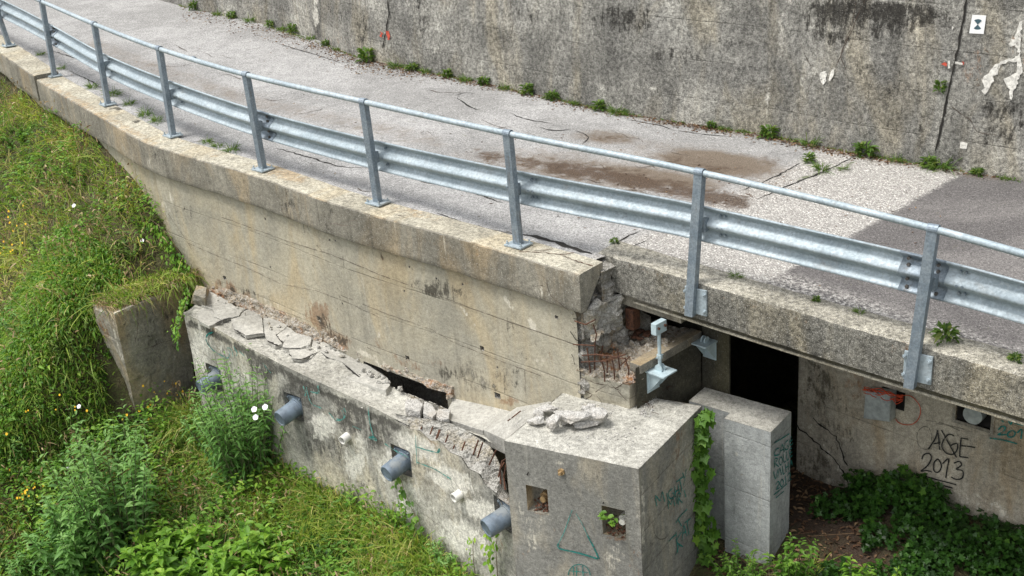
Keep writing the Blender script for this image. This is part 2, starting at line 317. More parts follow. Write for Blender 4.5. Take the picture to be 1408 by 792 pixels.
# ------------------------------------------------------------------ object helpers
def tag(o, label=None, cat=None, group=None, kind=None):
    if label: o['label'] = label
    if cat: o['category'] = cat
    if group: o['group'] = group
    if kind: o['kind'] = kind
    return o
def empty(name, loc, label, cat, group=None):
    o = bpy.data.objects.new(name, None); o.location = loc; o.empty_display_size = .1; COL.objects.link(o); return tag(o, label, cat, group)
def auto_uv(me):
    uvl = me.uv_layers.new(name='UVMap'); co = np.empty(len(me.vertices)*3, 'f'); me.vertices.foreach_get('co', co); co = co.reshape(-1, 3)
    lv = np.empty(len(me.loops), 'i'); me.loops.foreach_get('vertex_index', lv)
    nr = np.empty(len(me.polygons)*3, 'f'); me.polygons.foreach_get('normal', nr); nr = nr.reshape(-1, 3)
    lt = np.empty(len(me.polygons), 'i'); me.polygons.foreach_get('loop_total', lt); fi = np.repeat(np.arange(len(lt)), lt)
    c = co[lv]; s = c[:, 0]*DN.x+c[:, 1]*DN.y; n = c[:, 0]*NN.x+c[:, 1]*NN.y; z = c[:, 2]-(K0*s+K1)
    f = nr[fi]; fz = np.abs(f[:, 2]) > .7; fs = np.abs(f[:, 0]*DN.x+f[:, 1]*DN.y) > .75
    u = np.where(fz, s, np.where(fs, n, s)); v = np.where(fz, n, z)
    uvl.data.foreach_set('uv', np.stack([u, v], 1).astype('f').ravel())
def world_at(o, parent):
    if parent is not None:
        o.parent = parent; L = parent.location
        q = parent.parent
        m = Matrix.Translation(-L) if q is None and parent.type == 'EMPTY' else Matrix.Identity(4)
        o.matrix_parent_inverse = m
def mk(name, verts, faces, mat, parent=None, smooth=False, mats=None, fm=None, local=False):
    me = bpy.data.meshes.new(name); me.from_pydata([tuple(v) for v in verts], [], faces); me.update()
    for m_ in (mats or [mat]): me.materials.append(m_)
    if fm: me.polygons.foreach_set('material_index', fm)
    if smooth: me.polygons.foreach_set('use_smooth', [True]*len(me.polygons))
    auto_uv(me); o = bpy.data.objects.new(name, me); COL.objects.link(o)
    if parent is not None:
        if local: o.parent = parent
        else: world_at(o, parent)
    return o
class MB:
    def __init__(s): s.v = []; s.f = []
    def add(s, vs, fs):
        b = len(s.v); s.v += [Vector(v) for v in vs]; s.f += [tuple(b+i for i in f) for f in fs]; return s
    def frame(s, c, ax, ay, az, hx, hy, hz):
        c = Vector(c); vs = [c+ax*(i*hx)+ay*(j*hy)+az*(k*hz) for k in (-1, 1) for j in (-1, 1) for i in (-1, 1)]
        return s.add(vs, [(0, 2, 3, 1), (4, 5, 7, 6), (0, 1, 5, 4), (2, 6, 7, 3), (0, 4, 6, 2), (1, 3, 7, 5)])
    def tube(s, pts, r, n=8, cap=True, r2=None):
        pts = [Vector(p) for p in pts]; L = len(pts); b = len(s.v); ref = None
        for i, p in enumerate(pts):
            d = (pts[min(i+1, L-1)]-pts[max(i-1, 0)]).normalized()
            if ref is None: ref = d.orthogonal().normalized()
            ref = (ref-d*ref.dot(d)).normalized(); q = d.cross(ref); rr = r if r2 is None else r+(r2-r)*i/(L-1)
            for k in range(n): a = 2*math.pi*k/n; s.v.append(p+ref*math.cos(a)*rr+q*math.sin(a)*rr)
        for i in range(L-1):
            for k in range(n): s.f.append((b+i*n+k, b+i*n+(k+1) % n, b+(i+1)*n+(k+1) % n, b+(i+1)*n+k))
        if cap: s.f.append(tuple(b+k for k in reversed(range(n)))); s.f.append(tuple(b+(L-1)*n+k for k in range(n)))
        return s
    def prism(s, poly, off):
        n = len(poly); off = Vector(off)
        return s.add([Vector(p) for p in poly]+[Vector(p)+off for p in poly], [tuple(range(n)), tuple(range(2*n-1, n-1, -1))]+[(i, i+n, (i+1) % n+n, (i+1) % n) for i in range(n)])
    def build(s, name, mat, parent=None, smooth=False, bevel=0, local=False, angle=40):
        o = mk(name, s.v, s.f, mat, parent, False, local=local)
        bm = bmesh.new(); bm.from_mesh(o.data); bmesh.ops.recalc_face_normals(bm, faces=bm.faces)
        if bevel:
            es = [e for e in bm.edges if len(e.link_faces) == 2 and e.calc_face_angle(0) > .5]
            bmesh.ops.bevel(bm, geom=es, offset=bevel, segments=2, affect='EDGES', profile=.6)
        bm.to_mesh(o.data); bm.free()
        if smooth:
            o.data.polygons.foreach_set('use_smooth', [True]*len(o.data.polygons)); o.data.set_sharp_from_angle(angle=R(angle))
        return o
def fbm(p, sc, o=4): return mnoise.fractal(Vector(p)*sc, 1.0, 2.0, o)
def rough_box(name, corners8, mat, parent, res=.03, amp=.02, scale=9, keep=lambda p: 1, bev=0, mats=None):
    """hexahedron (corners: bottom 4 ccw, top 4 ccw) subdivided and displaced with noise"""
    bm = bmesh.new(); vs = [bm.verts.new(c) for c in corners8]
    for f in ((3, 2, 1, 0), (4, 5, 6, 7), (0, 1, 5, 4), (1, 2, 6, 5), (2, 3, 7, 6), (3, 0, 4, 7)): bm.faces.new([vs[i] for i in f])
    bmesh.ops.recalc_face_normals(bm, faces=bm.faces)
    if bev: bmesh.ops.bevel(bm, geom=list(bm.edges), offset=bev, segments=1, affect='EDGES')
    for it in range(12):
        es = [e for e in bm.edges if e.calc_length() > res*1.5]
        if not es: break
        bmesh.ops.subdivide_edges(bm, edges=es, cuts=1, use_grid_fill=True)
    bmesh.ops.triangulate(bm, faces=bm.faces); bm.normal_update()
    if amp:
        d = {}
        for v in bm.verts:
            k = keep(v.co)
            d[v] = (fbm(v.co, scale, 5)+.5*mnoise.cell(v.co*scale*1.3)-.25)*amp*k
        for v, a in d.items(): v.co += v.normal*a
    me = bpy.data.meshes.new(name); bm.to_mesh(me); bm.free(); me.materials.append(mat); auto_uv(me)
    o = bpy.data.objects.new(name, me); COL.objects.link(o); world_at(o, parent); return o
def chunk_mesh(size, seed, n=16):
    r = random.Random(seed); bm = bmesh.new()
    for _ in range(n):
        v = Vector((r.gauss(0, 1), r.gauss(0, 1), r.gauss(0, 1))).normalized()*r.uniform(.8, 1.05); bm.verts.new((v.x*size[0], v.y*size[1], v.z*size[2]))
    bmesh.ops.convex_hull(bm, input=bm.verts); bmesh.ops.delete(bm, geom=[v for v in bm.verts if not v.link_faces], context='VERTS')
    bmesh.ops.subdivide_edges(bm, edges=list(bm.edges), cuts=2, use_grid_fill=True); bm.normal_update()
    L = min(size)
    for v in bm.verts: v.co += v.normal*fbm(v.co+Vector((seed, 0, 0)), 2.2/L*.5, 3)*L*.12
    me = bpy.data.meshes.new('chunk'); bm.to_mesh(me); bm.free(); return me

# painted masks ----------------------------------------------------
def masks(o, spec):
    """spec: {attr: [blob,...]}; blob=(x,y,rx,ry,ang,strength) or ('l',[(x,y),...],width,strength) in photo pixels projected on the surface"""
    me = o.data; n = len(me.vertices); co = np.empty(n*3, 'f'); me.vertices.foreach_get('co', co); co = co.reshape(-1, 3)
    d = co@np.array(Fv); px = CW/2+FPX*(co@np.array(Rv))/d; py = CH/2-FPX*(co@np.array(Uv))/d
    for a, bl in spec.items():
        val = np.zeros(n)
        for b in bl:
            if b[0] == 'l':
                pts = b[1]; dd = np.full(n, 1e9)
                for (x0, y0), (x1, y1) in zip(pts[:-1], pts[1:]):
                    ex, ey = x1-x0, y1-y0; t = np.clip(((px-x0)*ex+(py-y0)*ey)/(ex*ex+ey*ey+1e-9), 0, 1)
                    dd = np.minimum(dd, np.hypot(px-x0-t*ex, py-y0-t*ey))
                val = np.maximum(val, b[3]*np.clip(1.25-dd/b[2], 0, 1))
            else:
                x, y, rx, ry, an, st = b; an = R(an); X = (px-x)*math.cos(an)+(py-y)*math.sin(an); Y = -(px-x)*math.sin(an)+(py-y)*math.cos(an)
                q = np.sqrt((X/rx)**2+(Y/ry)**2); val = np.maximum(val, st*np.clip(1.6-q, 0, 1))
        at = me.attributes.new(a, 'FLOAT', 'POINT'); at.data.foreach_set('value', val.astype('f'))

def lines(lo, hi, res, extra):
    L = sorted(set([lo, hi]+[e for e in extra if lo < e < hi])); out = []
    for a, b in zip(L[:-1], L[1:]):
        k = max(1, round((b-a)/res))
        for j in range(k): out.append(a+(b-a)*j/k)
    return out+[hi]
def sheet(name, Pf, u0, u1, v0, v1, res, mat, parent, holes=(), hd=.12, hmat=None, amp=.003, asc=2.5):
    """wall face with real rectangular holes; Pf(u,v,d) gives the point d metres inside"""
    U = lines(u0, u1, res, [h[0] for h in holes]+[h[1] for h in holes]); V = lines(v0, v1, res, [h[2] for h in holes]+[h[3] for h in holes])
    vs, fs, fm = [], [], []; nu, nv = len(U), len(V)
    for v in V:
        for u in U:
            p = Pf(u, v, 0); vs.append(Pf(u, v, amp*fbm(p, asc, 3)))
    for j in range(nv-1):
        for i in range(nu-1):
            cu, cv = (U[i]+U[i+1])/2, (V[j]+V[j+1])/2
            if any(h[0] < cu < h[1] and h[2] < cv < h[3] for h in holes): continue
            fs.append((j*nu+i, j*nu+i+1, (j+1)*nu+i+1, (j+1)*nu+i)); fm.append(0)
    for h in holes:
        a, b, c, d = h[:4]; dep = h[4] if len(h) > 4 else hd; b0 = len(vs)
        vs += [Pf(a, c, 0), Pf(b, c, 0), Pf(b, d, 0), Pf(a, d, 0), Pf(a, c, dep), Pf(b, c, dep), Pf(b, d, dep), Pf(a, d, dep)]
        for f in ((0, 1, 5, 4), (1, 2, 6, 5), (2, 3, 7, 6), (3, 0, 4, 7), (4, 5, 6, 7)): fs.append(tuple(b0+i for i in f)); fm.append(1)
    return mk(name, vs, fs, mat, parent, True, [mat, hmat or mat], fm)
def ribbon(mb, pts3, nors, wid, off=.003, jit=0, seed=0, taper=False, sub=0):
    """thin strip lying on a surface; pts3 with surface normals"""
    r = random.Random(seed)
    if sub:
        P, Nn = [], []
        for i in range(len(pts3)-1):
            L = (pts3[i+1]-pts3[i]).length; k = max(1, int(L/sub))
            for j in range(k):
                t = j/k; P.append(pts3[i].lerp(pts3[i+1], t)); Nn.append(nors[i])
        P.append(pts3[-1]); Nn.append(nors[-1]); pts3, nors = P, Nn
    L = len(pts3); b = len(mb.v); prev = None
    for i in range(L):
        d = (pts3[min(i+1, L-1)]-pts3[max(i-1, 0)]); d = d.normalized() if d.length > 1e-6 else Vector((1, 0, 0)); n = nors[i]; sd = n.cross(d).normalized()
        wv = wid*(r.uniform(.45, 1.4) if jit else 1)
        if taper: t = i/(L-1); wv *= .25+1.2*math.sin(math.pi*min(1, max(0, t)))**.7
        p = pts3[i]+n*off+(sd*r.uniform(-jit, jit) if jit else Vector())
        mb.v += [p+sd*wv/2, p-sd*wv/2]
    for i in range(L-1): mb.f.append((b+2*i, b+2*i+1, b+2*i+3, b+2*i+2))
    return mb
def draw(surf, strokes, wid, name, mat, parent, off=.003, jit=0, sub=0, taper=False, smooth=0):
    mb = MB()
    for k, st in enumerate(strokes):
        if smooth and len(st) > 2: st = spl(st, smooth)
        q = [surf(*p) for p in st]; ribbon(mb, [a for a, _ in q], [b for _, b in q], wid, off+.0004*(k % 5), jit, k*7+1, taper, sub)
    return mk(name, mb.v, mb.f, mat, parent)
def spl(pts, m=4):
    out = []; n = len(pts)
    for i in range(n-1):
        p0 = pts[max(i-1, 0)]; p1 = pts[i]; p2 = pts[i+1]; p3 = pts[min(i+2, n-1)]
        for j in range(m):
            t = j/m; out.append(tuple(.5*((2*p1[k])+(p2[k]-p0[k])*t+(2*p0[k]-5*p1[k]+4*p2[k]-p3[k])*t*t+(3*p1[k]-p0[k]-3*p2[k]+p3[k])*t**3) for k in range(len(p1))))
    return out+[tuple(pts[-1])]
UPN = Vector((0, 0, 1))
def s_road(x, y): return onroad(x, y, -.018), UPN

# =================================================================== ROAD
COPX = [(-160, -30), (-90, 20), (-40, 49), (0, 75), (50, 110), (136, 160), (205, 198), (341, 239), (464, 282), (620, 325), (796, 378)]
COP = VS([onroad(*q) for q in COPX], rel=True)
KERB = VS([onroad(*q) for q in ((822, 347), (960, 389), (1200, 459), (1408, 517), (1560, 562))], rel=True)
_ub = [onroad(*q) for q in ((240, 5), (400, 42), (500, 80), (640, 108), (860, 155), (1050, 184), (1170, 208), (1400, 247))]
_a, _b = _ub[0], _ub[-1]
UPW = VS([pt(-27, 10.7, 0)]+_ub+[_b+(_b-_ub[-2]).normalized()*3.5], rel=True)
UPN_ARR = [(p.x*DN.x+p.y*DN.y, p.x*NN.x+p.y*NN.y) for p in UPW.q]
COPN = [(p.x*DN.x+p.y*DN.y, p.x*NN.x+p.y*NN.y) for p in COP.q]; KERN = [(p.x*DN.x+p.y*DN.y, p.x*NN.x+p.y*NN.y) for p in KERB.q]
def interp(tab, s): return float(np.interp(s, [a for a, _ in tab], [b for _, b in tab]))
def n_in(s):  # inner edge of the coping / kerb
    return interp(COPN, s)+.35 if s < -6.40 else interp(KERN, s)+.32
def road_z(s, n): return zr(s)-.012+.012*fbm(Vector((s*.8, n*.8, 0)), 1, 3)
ss = list(np.arange(-26, -1.3, .045)); vs_, fs_ = [], []; NR = 96
for s in ss:
    a, b = n_in(s)-.03, interp(UPN_ARR, s)+.12
    for j in range(NR+1):
        n = a+(b-a)*j/NR; vs_.append(pt(s, n, road_z(s, n)))
for i in range(len(ss)-1):
    for j in range(NR):
        k = i*(NR+1)+j; fs_.append((k, k+NR+1, k+NR+2, k+1))
road = mk('road', vs_, fs_, M['road'], None, True); tag(road, 'weathered grey asphalt lane with cracks and a brown mud patch', None, None, 'structure')
masks(road, {'m1': [('l', [(660, 212), (740, 226), (830, 240), (900, 252), (950, 262)], 11, .7), (965, 226, 70, 9, 6, .55), (1060, 220, 16, 8, 0, .4), ('l', [(760, 230), (870, 247), (940, 262), (1020, 280)], 15, .95), (860, 246, 70, 8, 9, 1.1), (975, 224, 60, 9, 6, .33), (838, 190, 34, 4, 5, .5), (1000, 272, 34, 6, 8, .7)],
             'm3': [('l', [(130, 62), (230, 100), (350, 140), (480, 168), (600, 195)], 18, .5), (965, 228, 120, 26, 6, .62), (985, 224, 78, 15, 6, 1.35), (900, 244, 90, 12, 8, 1.1), (820, 238, 170, 22, 8, .75), (835, 189, 45, 9, 4, .8), (910, 205, 60, 10, 10, .5), ('l', [(540, 84), (700, 120), (900, 165), (1060, 188), (1200, 218), (1380, 246)], 7, .6), (1085, 350, 60, 12, 10, .3), (1180, 300, 20, 30, 0, .25)],
             'm2': [('l', [(1096, 247), (1130, 238), (1168, 226), (1182, 212)], 3.5, .5), ('l', [(1105, 225), (1120, 218)], 4, .6)]})
cm = MB()
def crk(pts, w, jit=.012, seed=1, mat=None):
    q = [s_road(*p) for p in spl(pts, 3)]
    for a, _ in q: a.z = road_z(S(a), N_(a))+.001
    ribbon(cm, [a for a, _ in q], [b for _, b in q], w*1.3, .004, jit, seed, True, .05)
for i, (w_, p) in enumerate([(.018, [(510, 232), (560, 238), (595, 247), (640, 262), (690, 280)]), (.03, [(712, 322), (750, 330), (790, 343), (815, 350)]), (.012, [(600, 295), (650, 310), (710, 324)]),
        (.014, [(628, 135), (645, 147), (658, 152)]), (.01, [(625, 132), (640, 128), (655, 130)]), (.012, [(740, 175), (765, 180), (790, 178)]), (.01, [(700, 155), (720, 163), (760, 170)]), (.011, [(380, 205), (430, 218), (470, 230), (505, 232)]),
        (.01, [(1100, 225), (1060, 247), (1020, 262)]), (.012, [(1180, 214), (1130, 238), (1085, 256), (1040, 275)]), (.008, [(890, 330), (860, 345), (830, 352)]), (.010, [(880, 318), (850, 333), (835, 345)]),
        (.014, [(70, 70), (110, 83), (150, 102)]), (.01, [(860, 165), (900, 172), (930, 181)]), (.008, [(930, 180), (970, 186), (1010, 190)]), (.008, [(550, 150), (590, 160), (620, 160)]), (.01, [(95, 98), (120, 110), (140, 122)]), (.009, [(640, 262), (620, 250), (600, 232)]),
        (.008, [(790, 180), (810, 190), (800, 200)]), (.009, [(380, 60), (430, 75), (470, 88)]), (.006, [(560, 215), (640, 224), (700, 240)]), (.007, [(1100, 330), (1170, 340), (1250, 360)])]):
    crk(p, w_, seed=i+3)
c_ = mk('road_crack', cm.v, cm.f, M['crack'], road)
cm = MB()
for i in range(48):   # hairline cracks
    x, y = random.choice([(random.uniform(540, 1150), random.uniform(110, 220)), (random.uniform(440, 900), random.uniform(225, 320)), (random.uniform(200, 500), random.uniform(60, 210))])
    pts = [(x, y)]
    for k in range(random.randint(2, 5)): x += random.uniform(4, 17); y += random.uniform(-3.5, 6); pts.append((x, y))
    crk(pts, random.uniform(.004, .010), .006, 50+i)
mk('hairline_crack', cm.v, cm.f, M['crackbr'], road)

# =================================================================== UPPER RETAINING WALL
uw = empty('retaining_wall', pt(-10, 11, zr(-10)), 'tall dark weathered concrete retaining wall along the far side of the lane', 'wall')
def ubat(u, v, d): return UPW.P(u, v, d+.05*max(v, 0))
ws = sheet('wall_face', ubat, 0, UPW.L, -.15, 4.0, .07, M['upper'], uw, amp=.008, asc=1.6)
masks(ws, {'m1': [(1155, 18, 60, 26, -8, .8), (1235, 22, 85, 24, -3, .8), (1215, 14, 40, 8, 0, 1.2), (1150, 12, 25, 7, 0, 1.2), (1280, 30, 40, 60, 0, .3), (1140, 52, 40, 7, 8, .8), (1205, 40, 90, 20, 0, .55), (860, 25, 50, 22, 0, .65), (930, 75, 40, 12, 0, .6), (1015, 60, 30, 10, 0, .6), (720, 20, 30, 10, 0, .6), (500, 40, 10, 30, 0, .6), (940, 150, 70, 12, 5, .3), (1380, 170, 40, 40, 0, .62), (1200, 110, 80, 40, 0, .45), (1250, 160, 80, 25, 5, .4), (580, 20, 14, 40, 0, .6), (790, 10, 20, 25, 0, .4), (1170, 130, 18, 40, 0, .4), (455, 20, 25, 30, 0, .35), (640, 50, 60, 30, 0, .3)],
           'm2': [('l', [(669, 40), (805, 58)], 2.2, .42), ('l', [(825, 109), (944, 124)], 2.2, .42), ('l', [(928, 124), (1054, 136)], 2, .4), ('l', [(1167, 65), (1313, 72)], 2, .4), ('l', [(1207, 0), (1408, 15)], 3, .55), (700, 100, 60, 14, 8, .25), (840, 120, 40, 20, 8, .3), (980, 140, 60, 14, 8, .32), ('l', [(1085, 0), (1072, 30), (1077, 65), (1058, 110), (1052, 150), (1050, 178)], 6, .7), ('l', [(1165, 60), (1160, 90), (1140, 100)], 3.5, .7), (890, 122, 14, 7, 10, .8), (595, 68, 14, 10, 0, .6), ('l', [(434, 0), (434, 34)], 6, .9), ('l', [(583, 0), (582, 25)], 4, .6), (970, 110, 60, 10, 5, .3), ('l', [(1300, 6), (1408, 14)], 3, .6), (560, 90, 30, 6, 5, .3), ('l', [(572, 50), (574, 85)], 5, .5), (1100, 130, 8, 40, 10, .35)],
           'm3': [(465, 60, 30, 12, 10, .4), (1340, 90, 25, 40, 0, .45), (1400, 60, 20, 40, 0, .45)]})
uwb = MB()
for i in range(0, len(UPW.q)-1):
    a = UPW.P(UPW.c[i], -.15, .02); b = UPW.P(UPW.c[i+1], -.15, .02); nn = UPW.nrm(UPW.c[i]); a2 = a-nn*.8; b2 = b-nn*.8; h = Vector((0, 0, 4.15))
    a3 = UPW.P(UPW.c[i], 4.0, .203); b3 = UPW.P(UPW.c[i+1], 4.0, .203)
    uwb.add([a3, b3, b2+h, a2+h, a2, b2], [(0, 1, 2, 3), (2, 5, 4, 3)])
uwb.build('wall_back', M['upper'], uw)
def s_uw(x, y):
    u, v = UPW.uv(x, y, .04); 
    return UPW.P(u, v, .05*v-.004), UPW.nrm(u)
draw(s_uw, [[(1327, 0), (1325, 20), (1318, 60), (1310, 100), (1302, 140), (1294, 180), (1288, 206)]], .022, 'joint', M['crack'], uw, .006, .006, .05)
draw(s_uw, [[(533, 0), (536, 20), (532, 45), (529, 66)]], .022, 'joint', M['crack'], uw, .006, .01, .05)
draw(s_uw, [[(1165, 100), (1155, 75), (1170, 35), (1176, 0)], [(1100, 60), (1120, 100), (1108, 140)], [(1310, 145), (1335, 165), (1345, 180)], [(1188, 0), (1150, 90)], [(1345, 180), (1375, 186)], [(700, 0), (706, 35), (700, 60)]], .006, 'crack', M['crackbr'], uw, .006, .008, .05)
s_ = lambda x, y: s_uw(x, y)
draw(s_, [spl(Zc(928, 0, 2.933, p), 4) for p in ([(1395, 85), (1385, 130), (1382, 175), (1388, 215)], [(1388, 215), (1378, 240), (1340, 245), (1300, 262)], [(1390, 225), (1388, 290), (1370, 330), (1358, 370), (1356, 400)], [(1382, 160), (1365, 172), (1345, 182)])], .035, 'lime_run', M['white'], uw, .006, .006, .03, True)
draw(s_, [Zc(928, 0, 2.933, p) for p in ([(1310, 255), (1285, 290), (1260, 330), (1250, 380)], [(1378, 290), (1352, 325), (1352, 360)])], .06, 'lime_run', M['white'], uw, .0045, .01, .03, True)
draw(s_, [Zc(928, 0, 2.933, p) for p in ([(608, 285), (598, 310), (602, 340)], [(638, 278), (634, 305), (626, 325)], [(1160, 568), (1170, 582), (1180, 596)], [(1120, 110), (1112, 125)])], .055, 'lime_run', M['white'], uw, .005, .006, .03, True)
draw(s_, [Zc(928, 0, 2.933, [(1104, 245), (1106, 275)]), Zc(928, 0, 2.933, [(1130, 252), (1160, 258)])], .022, 'chalk_mark', M['white'], uw, .009)
draw(s_, [[(1300, 86), (1298, 90)], [(1322, 87), (1325, 88)], [(535, 42), (537, 54)], [(527, 44), (526, 50)]], .05, 'survey_paint', M['redp'], uw, .007, .006, .02)
# survey marker sheet
p0 = [s_uw(*q)[0] for q in ((1332, 46), (1352, 47), (1355, 22), (1336, 21))]; nw = UPW.nrm(UPW.L-4)
sg = MB().prism([p+nw*.006 for p in p0], nw*.006).build('survey_marker', M['signw'])
tag(sg, 'white rectangular survey target sheet with dark hourglass mark on the upper wall', 'sign')
mb = MB(); c0 = sum(p0, Vector())/4+nw*.0145; ux = (p0[1]-p0[0]).normalized(); uy = Vector((0, 0, 1)).cross(ux); uz = Vector((0, 0, 1))
rr = .052
for sg_ in (1, -1):
    arc = [c0]+[c0+(ux*math.sin(a)+uz*math.cos(a)*sg_)*rr for a in np.linspace(-.75, .75, 7)]
    mb.add(arc, [tuple(range(len(arc))) if sg_ < 0 else tuple(reversed(range(len(arc))))])
mb.build('printed_mark', M['signd'], sg)

# =================================================================== LEFT PARAPET WALL (upper wall of the ramp)
rw = empty('ramp_wall', pt(-10, 6.2, zr(-10)-1), 'long tan concrete ramp wall with thick coping, broken at its right end', 'wall')
COPB = .36; INS = .055
u_seam = COP.uv(49, 109)[0]; u_end = COP.L
def cop_seg(u0, u1, dz, dn, name):
    # coping top, outer face, underside, ends
    U = list(np.arange(u0, u1, .05))+[u1]; vs, fs, fm = [], [], []
    prof = [(0.345, -.05), (0.345, 0), (.30, 0), (.24, 0), (.18, 0), (.12, 0), (.06, 0), (.012, 0), (0, -.010)]+[(0, -.01-k*(COPB-.02)/8) for k in range(1, 9)]+[(.006, -COPB), (.08, -COPB)]
    fi = [1]*7+[0]*11
    for u in U:
        for k, (d, v) in enumerate(prof):
            p = COP.P(u, v+dz, d-dn); nz = fbm(p, 5, 4)
            if k in (7, 8): p = COP.P(u, v+dz-abs(fbm(p, 9, 3))*.012, d-dn+abs(nz)*.010)
            else: p = COP.P(u, v+dz+nz*.003, d-dn+nz*.003)
            vs.append(p)
    m = len(prof)
    for i in range(len(U)-1):
        for k in range(m-1): fs.append((i*m+k, i*m+k+1, (i+1)*m+k+1, (i+1)*m+k)); fm.append(fi[k])
    for e, rev in ((0, True), (len(U)-1, False)):
        f = tuple(e*m+k for k in range(m)); fs.append(f if rev else f[::-1]); fm.append(0)
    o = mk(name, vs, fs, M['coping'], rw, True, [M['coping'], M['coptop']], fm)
    bm = bmesh.new(); bm.from_mesh(o.data); bmesh.ops.recalc_face_normals(bm, faces=bm.faces); bm.to_mesh(o.data); bm.free(); o.data.set_sharp_from_angle(angle=R(35)); auto = o.data.uv_layers.remove(o.data.uv_layers[0]); auto_uv(o.data)
    return o
c1 = cop_seg(0, u_seam-.01, .055, .02, 'coping'); c2 = cop_seg(u_seam+.01, u_end, .0, 0, 'coping')
masks(c2, {'m3': [('l', [(60, 112), (140, 158), (210, 196)], 9, .7), (390, 238, 40, 10, 15, .75), (570, 292, 50, 9, 15, .6), (300, 220, 40, 7, 20, .35), (620, 340, 60, 8, 15, .4), (240, 190, 30, 5, 10, .5)],
           'm1': [(540, 300, 18, 25, 0, .35), (450, 300, 12, 26, 0, .5), (395, 280, 14, 28, 0, .5), (340, 260, 8, 24, 0, .4), (210, 215, 20, 18, 0, .45), (110, 165, 14, 16, 0, .4), (150, 150, 5, 3, 0, .6), (187, 167, 7, 3, 0, .9), (163, 150, 6, 2.5, 0, .9)],
           'm2': [(745, 400, 18, 20, 20, .45), (690, 385, 20, 20, 0, .3), (205, 215, 6, 20, 0, .45)]})
draw(lambda x, y: (atz(x, y, zroad(onroad(x, y))+.001), UPN), [[(712, 346), (745, 347), (770, 350), (795, 360), (815, 366)], [(735, 345), (760, 343)], [(770, 350), (790, 348)]], .009, 'crack', M['rust'], rw, .004, .008, .03)
def s_cop(x, y): return COP.px(x, y, .003)
draw(s_cop, [Zc(464, 260, 2.933, p) for p in ([(845, 365), (850, 400), (862, 430), (900, 460), (935, 490)], [(790, 395), (830, 385)])], .005, 'crack', M['crackbr'], rw, .003, .006, .04)
# tan wall face under it
def wf(u, v, d): return COP.P(u, v, d+INS)
wh = []
for (x, y), (a, b) in [((309, 382), (.055, .05)), ((438, 438), (.06, .06)), ((560, 492), (.05, .05)), ((684, 544), (.07, .06)), ((765, 436), (.035, .03)), ((556, 400), (.02, .02)), ((663, 479), (.05, .05)), ((563, 367), (.02, .02)), ((636, 391), (.02, .02)), ((453, 330), (.02, .02)), ((461, 331), (.018, .018)), ((365, 301), (.02, .03)), ((372, 367), (.02, .02)), ((471, 417), (.018, .02)), ((600, 383), (.02, .02)), ((684, 505), (.018, .018))]:
    u, v = COP.uv(x, y, INS); wh.append((u-a/2, u+a/2, v-b/2, v+b/2, .10))
u_rw = COP.uv(796, 500, INS)[0]; u_l = COP.uv(212, 240, INS)[0]
vt = -COPB+.001
wh.append((COP.uv(500, 500, INS)[0], COP.uv(616, 552, INS)[0], -2.5, -1.75, .6))
wfc = sheet('wall_face', wf, u_l+.02, u_rw, -2.5, vt, .04, M['tan'], rw, wh, .1, M['brokendark'], amp=.006, asc=1.8)
sheet('wall_face', lambda u, v, d: COP.P(u, v, d+INS+.03), 0, u_l-.01, -2.0, vt, .08, M['tan'], rw, amp=.006)
masks(wfc, {'m1': [(446, 444, 8, 16, -20, .75), (462, 466, 22, 8, 22, .8), (320, 404, 6, 12, -10, .8), (470, 380, 10, 60, 5, .35), (560, 430, 40, 12, 20, .35), (250, 290, 16, 24, 0, .4), (700, 440, 10, 40, 0, .4), (585, 395, 12, 60, 0, .3), (300, 350, 12, 30, 0, .35), (420, 310, 8, 20, 0, .5), (605, 398, 40, 14, 15, .7), (640, 520, 60, 25, 10, .55), (700, 520, 25, 20, 0, .5), (720, 470, 30, 30, 0, .3), (530, 350, 60, 10, 18, .35), (345, 405, 25, 7, 25, .6), (335, 270, 20, 10, 0, .25), (500, 430, 12, 50, 0, .25), (660, 430, 30, 40, 0, .22), (440, 350, 30, 50, 0, .25)],
             'm3': [(440, 436, 14, 22, -20, .95), (458, 468, 26, 12, 20, 1.0), (318, 402, 9, 16, -10, 1.0), (340, 412, 7, 12, 0, .9), (300, 392, 6, 10, 0, .8), (425, 430, 10, 20, 0, .6), (520, 465, 8, 18, 0, .5), (600, 500, 20, 8, 15, .5), (560, 500, 26, 8, 25, .6), (480, 500, 26, 8, 25, .5), (700, 552, 14, 6, 0, .9), (640, 540, 30, 6, 15, .4), (760, 500, 14, 40, 0, .35), (522, 400, 6, 60, 5, .45), (400, 400, 4, 50, 0, .3), (650, 390, 60, 8, 18, .3)],
             'm2': [('l', [(694, 408), (704, 425)], 4, .9), ('l', [(630, 418), (655, 450)], 2.5, .8), ('l', [(728, 440), (735, 452)], 5, 1.1), (740, 495, 10, 4, 0, .6), (475, 450, 8, 6, 0, .5), ('l', [(586, 425), (590, 450)], 3, .5), (520, 460, 6, 8, -30, .6), (540, 510, 40, 7, 28, .6), (600, 530, 30, 7, 20, .7), (500, 485, 25, 6, 28, .6), (660, 515, 30, 20, 0, .35), (370, 420, 30, 8, 25, .5), (230, 285, 8, 30, 10, .5)]})
def s_w(x, y): return COP.px(x, y, -INS+.004)
draw(s_w, [[(252, 335), (290, 352), (330, 368), (366, 385), (380, 392)], [(380, 392), (430, 402), (470, 417), (520, 440)], [(300, 300), (380, 330), (450, 352), (500, 372)], [(464, 357), (520, 381), (600, 410), (700, 447), (790, 478)], [(464, 408), (530, 435), (590, 456), (620, 474), (700, 505), (740, 520)], [(222, 290), (250, 330), (262, 350)], [(288, 396), (330, 412), (400, 436), (450, 455), (520, 490)],
            [(717, 512), (718, 545)]], .0045, 'crack', M['crackbr'], rw, .003, .004, .05)
